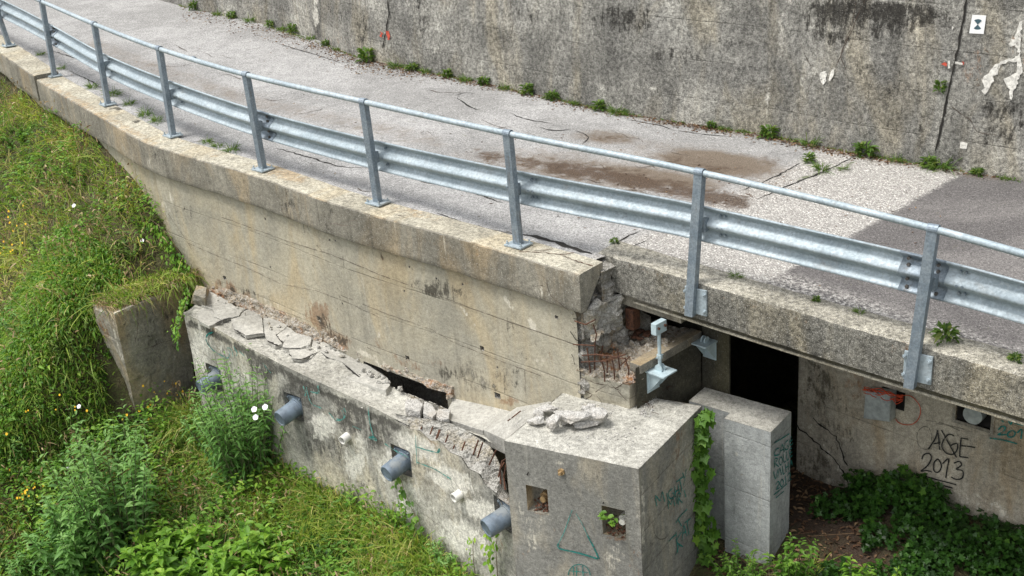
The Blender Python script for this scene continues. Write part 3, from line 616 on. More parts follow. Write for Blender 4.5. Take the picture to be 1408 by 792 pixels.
draw(s_w, [Zc(780, 320, 2.825, p) for p in ([(5, 300), (20, 320), (28, 345), (10, 340)], [(20, 345), (45, 350)], [(0, 390), (20, 420), (40, 435)], [(5, 480), (18, 520)])], .007, 'crack', M['crack'], rw, .003, .006, .03)
# body behind (closes the wall)
P0 = lambda u, v, d: COP.P(u, v, d)
bb = MB(); q = []
for k in range(41):
    u = u_rw*k/40-.0; q.append((P0(u, -2.2, INS+.04), P0(u, -2.2, .60), P0(u, -.06, .60), P0(u, -.06, INS+.32)))
for k in range(40):
    a, b = q[k], q[k+1]; bb.add([*a, *b], [(1, 2, 6, 5), (2, 3, 7, 6)])
bb.build('backing', M['brokendark'], rw)
# broken end: cracked column below the coping end, stub with bars
def q8(px4b, zb, px4t, zt): return [atz(x, y, zb) for x, y in px4b]+[atz(x, y, zt) for x, y in px4t]
se = S(COP.P(u_rw, 0, 0)); ne = N_(COP.P(u_rw, 0, INS))
BT = -4.98
def snbox(s0, s1, n0, n1, z0, z1, lean=0): return [pt(s0, n0, z0), pt(s1, n0, z0), pt(s1, n1, z0), pt(s0, n1, z0), pt(s0+lean, n0, z1), pt(s1+lean, n0, z1), pt(s1+lean, n1, z1), pt(s0+lean, n1, z1)]
zc = zr(-6.3)
rough_box('broken_end', snbox(-6.62, -6.32, 6.90, 7.5, BT+.3, zc-.10), M['brokendark'], rw, .022, .07, 5)
rough_box('broken_end', snbox(-6.52, -6.36, 6.66, 7.0, BT, zc-.30), M['brokendark'], rw, .022, .05, 8)
rough_box('broken_end', [pt(-6.50, 6.64, zc-.70), pt(-6.26, 6.78, zc-.66), pt(-6.26, 7.1, zc-.66), pt(-6.5, 7.1, zc-.70), pt(-6.50, 6.63, zc-.345), pt(-6.25, 6.68, zc-.345), pt(-6.25, 7.1, zc-.345), pt(-6.5, 7.1, zc-.345)], M['broken'], rw, .022, .045, 8)
# stub
stub = rough_box('broken_stub', [pt(-6.385, 6.66, BT-.05), pt(-5.93, 6.76, BT-.05), pt(-5.93, 7.4, BT-.05), pt(-6.385, 7.4, BT-.05), pt(-6.40, 6.66, BT+.30), pt(-5.92, 6.76, BT+.30), pt(-5.92, 7.4, BT+.42), pt(-6.40, 7.4, BT+.42)], M['tan'], rw, .022, .025, 9, keep=lambda p: 3.0 if p.z > BT+.25 else .35)
for _ in range(1):
    me = stub.data; me.materials.append(M['brokenrust'])
    for p in me.polygons:
        if p.center.z > BT+.24: p.material_index = 1
STUB = VS([pt(-6.385, 6.66, 0), pt(-5.93, 6.76, 0)])
def s_stub(x, y): return STUB.px(x, y, .012)
draw(s_stub, [Zc(780, 320, 2.825, p) for p in ([(55, 560), (110, 580), (160, 590), (210, 610)], [(150, 590), (110, 620), (140, 660), (150, 685)], [(60, 600), (100, 625), (60, 660)], [(160, 570), (190, 600), (240, 575)], [(200, 610), (235, 650)])], .007, 'crack', M['crackbr'], rw, .004, .006, .03)
rb = MB(); rnd = random.Random(5)
for x, y in Zc(740, 360, 3.3, [(255, 430), (282, 415), (310, 455), (345, 470), (372, 440), (408, 470), (300, 480), (235, 440)]):
    p = atz(x, y+8, BT+.34); rb.tube([p+Vector((0, 0, -.08)), p+Vector((rnd.uniform(-.01, .01), 0, .02)), p+Vector((rnd.uniform(-.03, .03), rnd.uniform(-.02, .02), .12+rnd.uniform(0, .04)))], .0065, 6)
for st in ([(165, 268), (215, 285), (260, 262)], [(200, 425), (260, 420), (330, 428), (390, 440)], [(160, 375), (255, 380), (265, 330), (250, 285)], [(195, 455), (300, 450), (395, 420)], [(375, 470), (400, 445), (415, 430)]):
    pp = Zc(740, 360, 3.3, st); q = [ray(x, y) for x, y in pp]
    q = [d*((6.60+0.12*(k % 2)*0)/(d.x*NN.x+d.y*NN.y)) for k, d in enumerate(q)]; rb.tube(q, .006, 6)
rb.build('reinforcing_bar', M['rust'], rw, True)

def chunks_at(name, pts, z, n, size, mat, parent, seed, spread):
    r = random.Random(seed)
    for k in range(n):
        x, y = r.choice(pts); x += r.gauss(0, spread[0]); y += r.gauss(0, spread[1]); sz = size*r.uniform(.4, 1.3); me = chunk_mesh((sz*1.2, sz*.8, sz*.7), seed*70+k, 11); p = atz(x, y, z+r.uniform(-.02, .03)); a = r.uniform(0, 6); ti = r.uniform(-.6, .6)
        mt = Matrix.Rotation(a, 3, 'Z') @ Matrix.Rotation(ti, 3, 'X'); MB().add([mt @ v.co+p for v in me.vertices], [tuple(f_.vertices) for f_ in me.polygons]).build(name, mat, parent)
chunks_at('broken_lump', Zc(780, 320, 2.825, [(60, 440), (90, 450), (150, 470), (200, 480), (110, 500), (230, 500)]), BT+.30, 26, .045, M['broken'], rw, 11, (5, 3))
chunks_at('broken_lump', Zc(780, 320, 2.825, [(170, 400), (210, 380), (190, 430), (230, 360), (250, 400)]), BT+.40, 24, .05, M['brokenrust'], rw, 12, (6, 4))
chunks_at('broken_lump', Zc(780, 320, 2.825, [(150, 330), (175, 350), (120, 370), (95, 400), (60, 370)]), BT+.62, 16, .06, M['brokendark'], rw, 13, (5, 6))
# =================================================================== ABUTMENT UNDER THE DECK
ab = empty('bridge_abutment', pt(-6, 7.3, -6), 'shaded mossy concrete abutment behind the broken stub, under the deck end', 'abutment')
rough_box('bearing_seat', snbox(-6.6, -5.90, 6.98, 7.73, BT-.2, -4.60), M['brokenrust'], ab, .035, .02, 7, keep=lambda p: 2.0 if p.z > -4.65 else .2)
ABS = VS([pt(-5.88, 6.80, 0), pt(-5.88, 7.72, 0)])
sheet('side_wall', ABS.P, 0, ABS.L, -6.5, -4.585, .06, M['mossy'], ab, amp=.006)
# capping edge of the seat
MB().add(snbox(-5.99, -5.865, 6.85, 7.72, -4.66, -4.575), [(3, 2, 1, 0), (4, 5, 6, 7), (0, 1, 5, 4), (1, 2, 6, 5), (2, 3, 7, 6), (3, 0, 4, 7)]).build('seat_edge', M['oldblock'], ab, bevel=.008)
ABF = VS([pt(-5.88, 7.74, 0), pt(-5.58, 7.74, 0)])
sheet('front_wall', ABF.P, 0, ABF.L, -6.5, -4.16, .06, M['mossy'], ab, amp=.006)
def quadwall(a, b, z0, z1, mat, parent, name, flip=False):
    v = [Vector((a.x, a.y, z0)), Vector((b.x, b.y, z0)), Vector((b.x, b.y, z1)), Vector((a.x, a.y, z1))]
    return mk(name, v, [(0, 1, 2, 3)], mat, parent)
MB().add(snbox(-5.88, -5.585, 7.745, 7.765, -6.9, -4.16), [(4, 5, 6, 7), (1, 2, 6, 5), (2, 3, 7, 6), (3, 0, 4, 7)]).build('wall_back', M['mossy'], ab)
quadwall(pt(-9.5, 7.7, 0), pt(-9.5, 11.0, 0), -7.8, -4.0, M['mossy'], ab, 'unseen_passage_wall')  # unseen room behind the front wall, closed to keep the opening dark
quadwall(pt(-5.88, 7.95, 0), pt(-9.5, 7.95, 0), -7.8, -4.0, M['mossy'], ab, 'unseen_passage_wall')
# rusty rubble in the bearing gap
rub = MB()
for x, y in Zc(740, 360, 3.3, [(425, 300), (450, 320), (470, 310), (490, 330), (440, 340), (505, 320), (410, 290), (460, 345)]):
    p = atz(x, y, -4.55); me = chunk_mesh((.05, .04, .025), int(x*7+y)); rub.add([v.co+p for v in me.vertices], [tuple(f.vertices) for f in me.polygons])
rub.build('rusty_debris', M['rust'], ab)
bp = pt(-6.28, 7.62, -4.3); MB().frame(atz(870, 437, -4.35), DN, NN, UPN, .045, .05, .10).build('rusty_bearing', M['rust'], ab, bevel=.006)

# CAGE wall (far side of the underpass, seen below the deck edge)
CG = VS([pt(-5.47, 8.71, 0), pt(-1.2, 8.84, 0)])
cw = empty('wing_wall', pt(-4, 8.8, -6.3), 'inner tan concrete wall under the deck with black graffiti and anchor recesses', 'wall')
def chole(px4, dep):
    q = [CG.uv(*p) for p in px4]; return (min(a for a, _ in q), max(a for a, _ in q), min(b for _, b in q), max(b for _, b in q), dep)
hA = chole([(1199, 527), (1246, 569)], .15)
hB = chole([(1316, 551), (1362, 591)], .12)
cgf = sheet('wall_face', CG.P, 0, CG.L, -6.7, -4.1, .05, M['cage'], cw, [(hA[0]+.1, hA[1]-.02, hA[2]+.02, hA[3], .12), hB], .12, M['black'], amp=.006)  # recess lining is black, its shade sits in the colour
masks(cgf, {'m1': [(1125, 530, 30, 60, 0, .6), (1150, 600, 40, 50, 20, .5), (1392, 640, 20, 40, 0, .4), (1120, 650, 30, 40, 0, .6), (1290, 600, 30, 10, 10, .2)],
            'm3': [(1175, 520, 18, 30, 0, .6), (1205, 600, 5, 40, 5, .4), (1390, 680, 20, 30, 0, .3), (1200, 560, 10, 40, 0, .3)],
            'm2': [('l', [(1112, 585), (1140, 625), (1160, 655), (1172, 680)], 7, .65), (1140, 665, 14, 10, 0, .6), (1360, 700, 60, 14, 25, .5)]})
def s_cg(x, y): return CG.px(x, y, .006)
quadwall(pt(-5.47, 10.7, 0), pt(-5.47, 8.71, 0), -7.8, -4.1, M['cage'], cw, 'return_face')
draw(s_cg, [Zc(1100, 460, 4.4, [(-20, 540), (0, 570), (60, 610), (150, 700), (200, 735), (240, 790)])+[(1165, 655), (1190, 665), (1208, 674)], [(1118, 575), (1150, 600), (1165, 640)]], .016, 'crack', M['crack'], cw, .003, .012, .03)
draw(s_cg, [Zc(1100, 460, 4.4, p) for p in ([(835, 575), (822, 625), (778, 692)], [(835, 575), (843, 630), (848, 695)], [(812, 658), (852, 650)], [(935, 610), (905, 600), (875, 630), (862, 675), (890, 715), (930, 720), (955, 690), (952, 655), (915, 668)], [(860, 575), (895, 640), (950, 740)], [(978, 622), (972, 680), (968, 735)], [(978, 622), (1018, 630)], [(972, 670), (1010, 672), (1062, 680)], [(968, 735), (1022, 742)])]
         + [Zc(1160, 480, 3.6, p) for p in ([(390, 542), (400, 520), (425, 514), (438, 535), (420, 572), (385, 602), (412, 598), (440, 606)], [(470, 540), (450, 560), (450, 600), (472, 606), (487, 575), (470, 540)], [(492, 565), (522, 540), (515, 590), (508, 634)], [(548, 562), (575, 553), (586, 572), (560, 592), (592, 600), (590, 635), (560, 642), (535, 630)], [(388, 620), (470, 645), (560, 668)], [(398, 645), (470, 665), (542, 685)])],
     .012, 'graffiti', M['blackp'], cw, .005, .0, 0, False, 4)
draw(s_cg, [Zc(1100, 460, 4.4, p) for p in ([(790, 565), (755, 553), (720, 580), (711, 625), (722, 668), (755, 690), (800, 686)], [(800, 640), (798, 600), (785, 565)], [(765, 515), (870, 535), (970, 580)], [(830, 535), (920, 550), (1000, 570)])], .007, 'graffiti', M['greyp'], cw, .005, 0, 0, False, 4)
draw(s_cg, [Zc(1160, 480, 3.6, p) for p in ([(768, 398), (785, 380), (803, 386), (790, 408), (765, 422), (808, 420)], [(838, 400), (816, 412), (818, 432), (842, 430), (852, 412), (838, 400)], [(862, 412), (885, 394), (880, 442)], [(725, 438), (790, 447), (862, 466)], [(785, 350), (795, 360)], [(820, 354), (828, 370), (836, 358)], [(848, 366), (890, 374)])], .013, 'graffiti', M['teal'], cw, .005, 0, 0, False, 4)
# junction box with cable
jb = empty('junction_box', CG.px(1220, 568)[0], 'square grey steel box in the recess of the inner wall, orange cable on top', 'junction box')
c0 = [CG.px(*p)[0] for p in ((1196, 568), (1232, 573), (1234, 535), (1199, 531))]; no = CG.nrm(1)
MB().prism([p+no*.012 for p in c0], no*.11).build('box_body', M['boxgrey'], jb, bevel=.006)
MB().prism([p.lerp(sum(c0, Vector())/4, .04)+no*.124 for p in c0], no*.004).build('box_lid', M['boxgrey'], jb, bevel=.002)
cb = MB(); rnd = random.Random(3)
for k in range(9):
    yy = 526+rnd.uniform(-3, 8); pts = []
    for t in np.linspace(0, 1, 9): pts.append((1197+t*52+rnd.uniform(-1, 1), yy+t*(12+rnd.uniform(-3, 4))+math.sin(t*6+k)*1.6))
    cb.tube([CG.px(x, y)[0]+no*(.12+.015*math.sin(k*2+j)) for j, (x, y) in enumerate(spl(pts, 2))], .0035, 6)
lp = spl(Zc(1100, 460, 4.4, [(500, 340), (540, 370), (590, 375), (650, 358), (700, 385), (735, 440), (725, 500), (690, 535), (640, 540), (600, 525), (585, 505)]), 4)
cb.tube([CG.px(x, y)[0]+no*(.02+.1*max(0, 1-k/14)) for k, (x, y) in enumerate(lp)], .0035, 6)
tag(cb.build('cable', M['cable'], None, True), 'orange cable coiled over the grey box and hanging in a loop', 'cable')
# round anchor head in right recess
ah = empty('ground_anchor', CG.px(1338, 572)[0], 'round grey anchor cap in the square dark recess of the inner wall', 'anchor')
ctr = CG.px(*Zc(1100, 460, 4.4, [(1045, 488)])[0])[0]; ctr = ctr+no*(-.10)
MB().tube([ctr, ctr+no*.10, ctr+no*.105], .085, 28).build('cap', M['boxgrey'], ah, True, angle=30)
fr = []; a, b, c, d = hB[:4]
fm_ = MB()
for (u0, v0, u1, v1) in ((a-.03, c-.03, b+.03, c), (a-.03, d, b+.03, d+.03), (a-.03, c, a, d), (b, c, b+.03, d)):
    fm_.prism([CG.P(u0, v0, .02), CG.P(u1, v0, .02), CG.P(u1, v1, .02), CG.P(u0, v1, .02)], no*.03)
fm_.build('frame', M['oldblock'], ah)

# =================================================================== BRIDGE DECK
dk = empty('bridge_deck', pt(-4, 7.5, -4.2), 'bridge deck edge beam of exposed grey aggregate concrete on the right', 'bridge')
KH = .335
U = list(np.arange(0, KERB.L, .04))+[KERB.L]; vs, fs, fm = [], [], []
prof = [(.325, -.06), (.325, .0), (.27, .004), (.21, .005), (.15, .005), (.09, .004), (.03, .002), (.006, -.006), (0, -.022)]+[(0, -.022-k*(KH-.03)/7) for k in range(1, 8)]+[(.012, -KH), (.05, -KH)]
for u in U:
    for k, (d, v) in enumerate(prof):
        p = KERB.P(u, v, d); nz = fbm(p, 7, 4); e = .009 if k in (6, 7, 8) else .004
        q = KERB.P(u, v+nz*e, d+fbm(p+Vector((9, 0, 0)), 9, 4)*e); vs.append(q)
m = len(prof)
for i in range(len(U)-1):
    for k in range(m-1): fs.append((i*m+k, i*m+k+1, (i+1)*m+k+1, (i+1)*m+k)); fm.append(1 if k < 7 else 0)
fs.append(tuple(range(m))); fm.append(0); fs.append(tuple(reversed(range((len(U)-1)*m, len(U)*m)))); fm.append(0)
kb = mk('edge_beam', vs, fs, M['kerb'], dk, True, [M['kerb'], M['kerbtop']], fm)
bm = bmesh.new(); bm.from_mesh(kb.data); bmesh.ops.recalc_face_normals(bm, faces=bm.faces); bm.to_mesh(kb.data); bm.free(); kb.data.set_sharp_from_angle(angle=R(40)); kb.data.uv_layers.remove(kb.data.uv_layers[0]); auto_uv(kb.data)
masks(kb, {'m1': [(1000, 440, 30, 10, 10, .3), (1330, 500, 60, 14, 10, .35)], 'm3': [('l', [(830, 352), (960, 398), (1200, 470)], 7, .4), (1240, 480, 25, 10, 0, .5), (1280, 510, 14, 16, 0, .45)], 'm2': [(1150, 440, 60, 6, 12, .2)]})
def kstrip(d0, d1, v0, v1, name, mat, u0=0, u1=None, bev=.004):
    u1 = u1 or KERB.L; UU = list(np.arange(u0, u1, .2))+[u1]; vs, fs = [], []
    for u in UU: vs += [KERB.P(u, v0, d0), KERB.P(u, v0, d1), KERB.P(u, v1, d1), KERB.P(u, v1, d0)]
    for i in range(len(UU)-1):
        for k in range(4): fs.append((i*4+k, i*4+(k+1) % 4, i*4+4+(k+1) % 4, i*4+4+k))
    fs += [(3, 2, 1, 0), tuple(4*(len(UU)-1)+k for k in range(4))]
    b_ = MB(); b_.add(vs, fs); return b_.build(name, mat, dk)
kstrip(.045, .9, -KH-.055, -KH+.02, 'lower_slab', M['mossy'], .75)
kstrip(.03, .06, -KH-.062, -KH-.045, 'drip_edge', M['coptop'], .35)
kstrip(.07, .35, -KH-.13, -KH+.02, 'haunch', M['oldblock'], .15, .82)
# slab over the passage
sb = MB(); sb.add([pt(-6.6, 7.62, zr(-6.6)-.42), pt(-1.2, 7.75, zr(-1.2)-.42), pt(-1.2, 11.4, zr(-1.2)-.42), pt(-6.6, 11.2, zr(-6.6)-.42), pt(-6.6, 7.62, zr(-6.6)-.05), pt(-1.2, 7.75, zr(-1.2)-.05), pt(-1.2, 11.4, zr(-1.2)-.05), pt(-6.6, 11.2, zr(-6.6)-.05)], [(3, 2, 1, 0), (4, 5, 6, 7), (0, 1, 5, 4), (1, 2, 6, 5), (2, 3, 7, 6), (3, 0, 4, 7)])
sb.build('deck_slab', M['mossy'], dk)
MB().add(snbox(-9.6, -6.59, 7.7, 11.2, -4.35, -4.25), [(3, 2, 1, 0), (4, 5, 6, 7), (0, 1, 5, 4), (1, 2, 6, 5), (2, 3, 7, 6), (3, 0, 4, 7)]).build('unseen_passage_ceiling', M['mossy'], ab)  # unseen lid of the closed room, keeps daylight out of the opening
mb = MB(); p = KERB.px(840, 381)[0]; mb.tube([p, p+KERB.nrm(.1)*.004], .02, 12); mb.build('drain_hole_shade_disc', M['black'], dk)  # flat black disc on the face paints the dark of a hole
# unseen end wall, closes the passage so that it stays dark
quadwall(pt(-9.6, 10.6, 0), pt(-5.1, 10.6, 0), -7.8, -3.95, M['mossy'], ab, 'unseen_passage_end')

# =================================================================== LOWER (LEDGE) WALL
LP = [(252, 430, -5.10), (294, 450, -5.14), (345, 479, -5.21), (399, 507, -5.28), (455, 533, -5.35), (508, 558, -5.41), (545, 577, -5.44)]
L3 = [atz(*p) for p in LP]
e = pt(-6.80, 5.80, -5.50); L3 += [pt(-7.6, 5.86, -5.46), e, pt(-6.40, 5.74, -5.5)]
LW = VS(L3)
lw = empty('ledge_wall', pt(-9, 5.7, -6), 'lower grey concrete wall with teal scribbles and a cracked ledge on top', 'wall')
UL = LW.c[-1]
_tab = []
for p in L3: 
    best = min(range(len(LW.q)), key=lambda i: (LW.q[i]-Vector((p.x, p.y))).length); _tab.append((LW.c[best], p.z))
uc0 = LW.uv(545, 577)[0]
low = [LW.uv(*q) for q in ((552, 583), (564, 590), (577, 592), (592, 606), (604, 606), (618, 622), (634, 628), (645, 645), (660, 652), (668, 668), (682, 678), (690, 697), (697, 712))]
def ztop(u):
    if u < low[0][0]-.12: return float(np.interp(u, [a for a, _ in _tab], [b for _, b in _tab]))
    t0 = float(np.interp(u, [a for a, _ in _tab], [b for _, b in _tab]))
    t = min(1, (u-(low[0][0]-.12))/.12); return t0*(1-t)+t*float(np.interp(u, [a for a, _ in low], [b for _, b in low]))
holes = []
def lhole(x0, y0, x1, y1, dep=.16):
    a = LW.uv(x0, y0); b = LW.uv(x1, y1); holes.append((min(a[0], b[0]), max(a[0], b[0]), a[1], b[1], dep))
caps = [((280, 527), (296, 520)), ((385, 572), (405, 561)), ((538, 651), (553, 635)), ((672, 727), (694, 710))]
for (_, (x, y)) in caps:
    u, z = LW.uv(x, y); holes.append((u-.15, u+.13, z-.14, z+.16, .10))
def lface(u, v, d):
    return LW.P(u, v, d)
Ulist = lines(0, UL, .05, [h[0] for h in holes]+[h[1] for h in holes]); zs = sorted(set([-7.6]+[h[2] for h in holes]+[h[3] for h in holes]))
Vl = lines(-7.6, -5.0, .05, [h[2] for h in holes]+[h[3] for h in holes])
vs, fs, fm = [], [], []; nu = len(Ulist)
for v in Vl:
    for u in Ulist:
        zt = ztop(u); vv = min(v, zt); p = LW.P(u, vv, 0); vs.append(LW.P(u, vv, .006*fbm(p, 2, 4)))
for j in range(len(Vl)-1):
    for i in range(nu-1):
        cu, cv = (Ulist[i]+Ulist[i+1])/2, (Vl[j]+Vl[j+1])/2
        if Vl[j] >= max(ztop(Ulist[i]), ztop(Ulist[i+1])): continue
        if any(h[0] < cu < h[1] and h[2] < cv < h[3] for h in holes): continue
        fs.append((j*nu+i, j*nu+i+1, (j+1)*nu+i+1, (j+1)*nu+i)); fm.append(0)
for a, b, c, d, dep in holes:
    b0 = len(vs); vs += [LW.P(a, c), LW.P(b, c), LW.P(b, d), LW.P(a, d), LW.P(a, c, dep), LW.P(b, c, dep), LW.P(b, d, dep), LW.P(a, d, dep)]
    for f in ((0, 1, 5, 4), (1, 2, 6, 5), (2, 3, 7, 6), (3, 0, 4, 7), (4, 5, 6, 7)): fs.append(tuple(b0+i for i in f)); fm.append(1)
lf = mk('wall_face', vs, fs, M['ledge'], lw, True, [M['ledge'], M['brokendark']], fm)
masks(lf, {'m1': [('l', [(262, 445), (300, 462), (420, 528), (548, 588)], 7, 1.0), (360, 505, 28, 18, 25, .8), (410, 545, 30, 26, 25, .75), (480, 575, 30, 22, 25, .85), (455, 620, 24, 26, 10, .6), (520, 600, 26, 26, 20, .7), (430, 600, 14, 30, 5, .7), (560, 640, 30, 20, 20, .5), (610, 720, 30, 20, 30, .5), (500, 680, 14, 30, 10, .55), ('l', [(300, 465), (420, 530), (540, 590)], 14, .5), (400, 540, 30, 14, 25, .4), (345, 490, 20, 12, 0, .4), (500, 590, 30, 20, 25, .35), (470, 620, 20, 20, 0, .3), (600, 660, 20, 20, 0, .3), (690, 690, 6, 40, 0, .4), (430, 590, 8, 30, 0, .4)],
          'm2': [(275, 480, 14, 34, 0, .8), (330, 530, 26, 30, 20, .65), (445, 585, 20, 18, 20, .9), (490, 630, 16, 30, 10, .8), (575, 615, 34, 14, 25, 1.0), (620, 660, 34, 16, 25, 1.0), (660, 700, 26, 12, 10, 1.1), (560, 690, 20, 34, 10, .8), (640, 740, 40, 22, 30, .9), (530, 640, 12, 30, 5, .8), (300, 475, 16, 12, 0, .5), (385, 520, 8, 6, 0, .5), (560, 610, 20, 8, 20, .5), (640, 700, 20, 10, 10, .4), (660, 692, 20, 4, 15, .7), (600, 700, 30, 20, 30, .5), (640, 745, 30, 15, 30, .5), (440, 585, 14, 8, 20, .45), (650, 655, 20, 10, 0, .4), (480, 650, 20, 30, 20, .4), (560, 650, 20, 50, 20, .35)],
          'm3': [(590, 612, 12, 8, 0, .8), (294, 455, 6, 6, 0, .7), (480, 600, 6, 20, 0, .3), (660, 690, 5, 50, 0, .3), (690, 740, 6, 30, 0, .5), (620, 650, 30, 14, 20, .3), (520, 620, 8, 40, 0, .35)]})
def s_lw(x, y): return LW.px(x, y, .012)
draw(s_lw, [Zc(240, 380, 4.4, p) for p in ([(240, 335), (212, 345), (198, 375), (215, 415), (255, 455), (300, 480)], [(300, 480), (330, 490), (340, 460), (325, 430), (350, 440), (360, 480)], [(365, 420), (385, 460), (380, 480)], [(400, 450), (430, 480)], [(785, 660), (800, 700), (795, 720)], [(840, 700), (875, 695), (875, 655)], [(540, 520), (570, 560), (590, 580)])]
     + [Zc(464, 522, 2.933, p) for p in ([(0, 155), (25, 158), (38, 135), (30, 112)], [(128, 108), (135, 170), (150, 225)], [(130, 230), (165, 245)], [(65, 185), (100, 200)], [(195, 255), (240, 285), (290, 310)], [(320, 220), (322, 280), (326, 340)], [(322, 268), (360, 280), (412, 292), (418, 275)], [(326, 330), (400, 360), (465, 400)])]
     + [Zc(0, 522, 2.933, p) for p in ([(1240, 28), (1246, 60), (1262, 95), (1300, 112)], [(1255, 45), (1290, 52), (1285, 25)], [(1330, 130), (1360, 162), (1390, 152), (1384, 118)])]
     , .013, 'graffiti', M['tealfaint'], lw, .003, .002, 0, False, 4)
draw(s_lw, [Zc(240, 380, 4.4, [(238, 336), (212, 345), (198, 375), (215, 415), (255, 455)])]+[Zc(464, 522, 2.933, p) for p in ([(133, 229), (150, 228), (165, 240)], [(410, 290), (418, 275)])], .018, 'graffiti', M['teal'], lw, .006, .002, 0, False, 4)
draw(s_lw, [Zc(464, 522, 2.933, p) for p in ([(320, 200), (400, 260), (420, 330)], [(470, 400), (520, 470), (600, 500)], [(0, 240), (60, 280), (110, 300)], [(560, 380), (640, 430), (690, 480)], [(300, 470), (380, 560), (440, 600)])]+[[(262, 470), (300, 500), (340, 520)], [(400, 560), (440, 585), (500, 620)]], .004, 'crack', M['crackbr'], lw, .003, .004, .04)
# crumbled edge with exposed aggregate and bars
up = [pt(-7.62, 5.99, -5.43), pt(-7.3, 6.02, -5.42), pt(-7.0, 6.03, -5.44), pt(-6.75, 6.02, -5.46), pt(-6.5, 5.98, -5.62)]
lo_px = [(545, 579), (552, 583), (564, 590), (577, 592), (592, 606), (604, 606), (618, 622), (634, 628), (645, 645), (660, 652), (668, 668), (682, 678), (690, 697), (696, 710)]; up_px = [(541, 568), (560, 572), (600, 578), (628, 584), (655, 600), (676, 615), (688, 640), (697, 668)]
up_px = [(float(np.interp(k*7/13, range(8), [p[0] for p in up_px])), float(np.interp(k*7/13, range(8), [p[1] for p in up_px]))) for k in range(14)]; lo3 = []; up3 = []
for i, (a, b) in enumerate(zip(lo_px, up_px)):
    u, z = LW.uv(*a); lo3.append(LW.P(u, z, .004)); ub_, zb_ = LW.uv(b[0], b[1], .02+.2*min(1, i/6)); up3.append(LW.P(ub_, zb_, .02+.2*min(1, i/6)))
nu_, nv_ = 130, 34; vs, fs = [], []
for j in range(nv_+1):
    for i in range(nu_+1):
        t = i/nu_*(len(lo3)-1); k = min(int(t), len(lo3)-2); f = t-k; a = lo3[k].lerp(lo3[k+1], f); b = up3[k].lerp(up3[k+1], f)
        g = j/nv_; p = a.lerp(b, g); nn = LW.nrm(max(0, min(UL, 3))); nn = (nn+UPN*.6).normalized()
        amp = math.sin(math.pi*min(1, max(0, g)))**.5
        vs.append(p+nn*(amp*(.030*fbm(p, 8, 5)+.014*mnoise.cell(p*28)+.010*mnoise.cell(p*55)-.02)))
for j in range(nv_):
    for i in range(nu_): k = j*(nu_+1)+i; fs.append((k, k+1, k+nu_+2, k+nu_+1))
mk('crumbled_edge', vs, fs, M['broken'], lw)
rb = MB()
bars = [Zc(560, 540, 3.144, p) for p in ([(106, 180), (118, 145)], [(132, 200), (146, 160)], [(138, 195), (150, 158)], [(172, 215), (184, 182)], [(244, 250), (258, 210)], [(293, 268), (315, 205)], [(312, 280), (334, 215)], [(362, 312), (392, 248)], [(402, 365), (418, 295), (432, 288)], [(412, 395), (410, 330), (428, 300)], [(432, 420), (425, 360), (438, 300)], [(66, 156), (70, 148)], [(206, 240), (212, 228)])]
for k, bpx in enumerate(bars):
    pts = []
    for j, (x, y) in enumerate(bpx):
        u, z = LW.uv(x, y, .03+.05*j); pts.append(LW.P(u, z, .03+.05*j)+(LW.nrm(u)+UPN*.4)*.02)
    rb.tube(pts, .0075, 6)
rb.build('reinforcing_bar', M['rust'], lw, True)
# ledge top
TB = [(283, 398), (330, 421), (385, 447), (440, 470), (485, 495), (525, 515), (575, 533), (620, 548), (700, 556), (760, 560)]
T3 = [COP.px(x, y, -INS)[0] for x, y in TB]
for i, p in enumerate(T3): T3[i] = Vector((p.x, p.y, min(p.z, -5.09) if i < 7 else -5.44))
hole_px = [(488, 492), (497, 486), (520, 497), (545, 512), (585, 522), (612, 536), (622, 551), (617, 564), (600, 556), (575, 547), (545, 535), (520, 520), (500, 505)]
def inpoly(x, y, P):
    c = False; j = len(P)-1
    for i in range(len(P)):
        if (P[i][1] > y) != (P[j][1] > y) and x < (P[j][0]-P[i][0])*(y-P[i][1])/(P[j][1]-P[i][1])+P[i][0]: c = not c
        j = i
    return c
NU, NV = 300, 30; vs, fs = [], []; keepv = {}
Fr = [LW.P(UL*i/NU, 0, 0) for i in range(NU+1)]
T3s = [S(p) for p in T3]
for i in range(NU+1):
    u = UL*i/NU*.9; a = LW.P(u, 0, 0); a.z = float(np.interp(u, [x for x, _ in _tab], [z for _, z in _tab])); s = S(a)
    sb_ = s-.35*(1-i/NU)
    b = Vector((np.interp(sb_, T3s, [p.x for p in T3]), np.interp(sb_, T3s, [p.y for p in T3]), np.interp(sb_, T3s, [p.z for p in T3])))
    for j in range(NV+1):
        g = j/NV; p = a.lerp(b, g)
        if j == NV: p += NN*.0
        am = .010*min(1, max(0, g*3-.5)+.05); p.z += am*fbm(p, 5, 5)+.006*(mnoise.cell(p*14))*min(1, max(0, g*3-.6)) - .025*min(1, g*5)*1.0*(1 if u < 3.9 else 0)
        if 0 < j < 2: p.z = a.z-.003
        vs.append(p)
for i in range(NU):
    for j in range(NV):
        k = i*(NV+1)+j; q = (k, k+NV+1, k+NV+2, k+1); c = sum((vs[x] for x in q), Vector())/4; X, Y = proj(c)
        if inpoly(X, Y, hole_px): continue
        if X > 562 and j < NV*.42: continue
        fs.append(q)
o = mk('ledge_top', vs, fs, M['blktop'], lw, True)
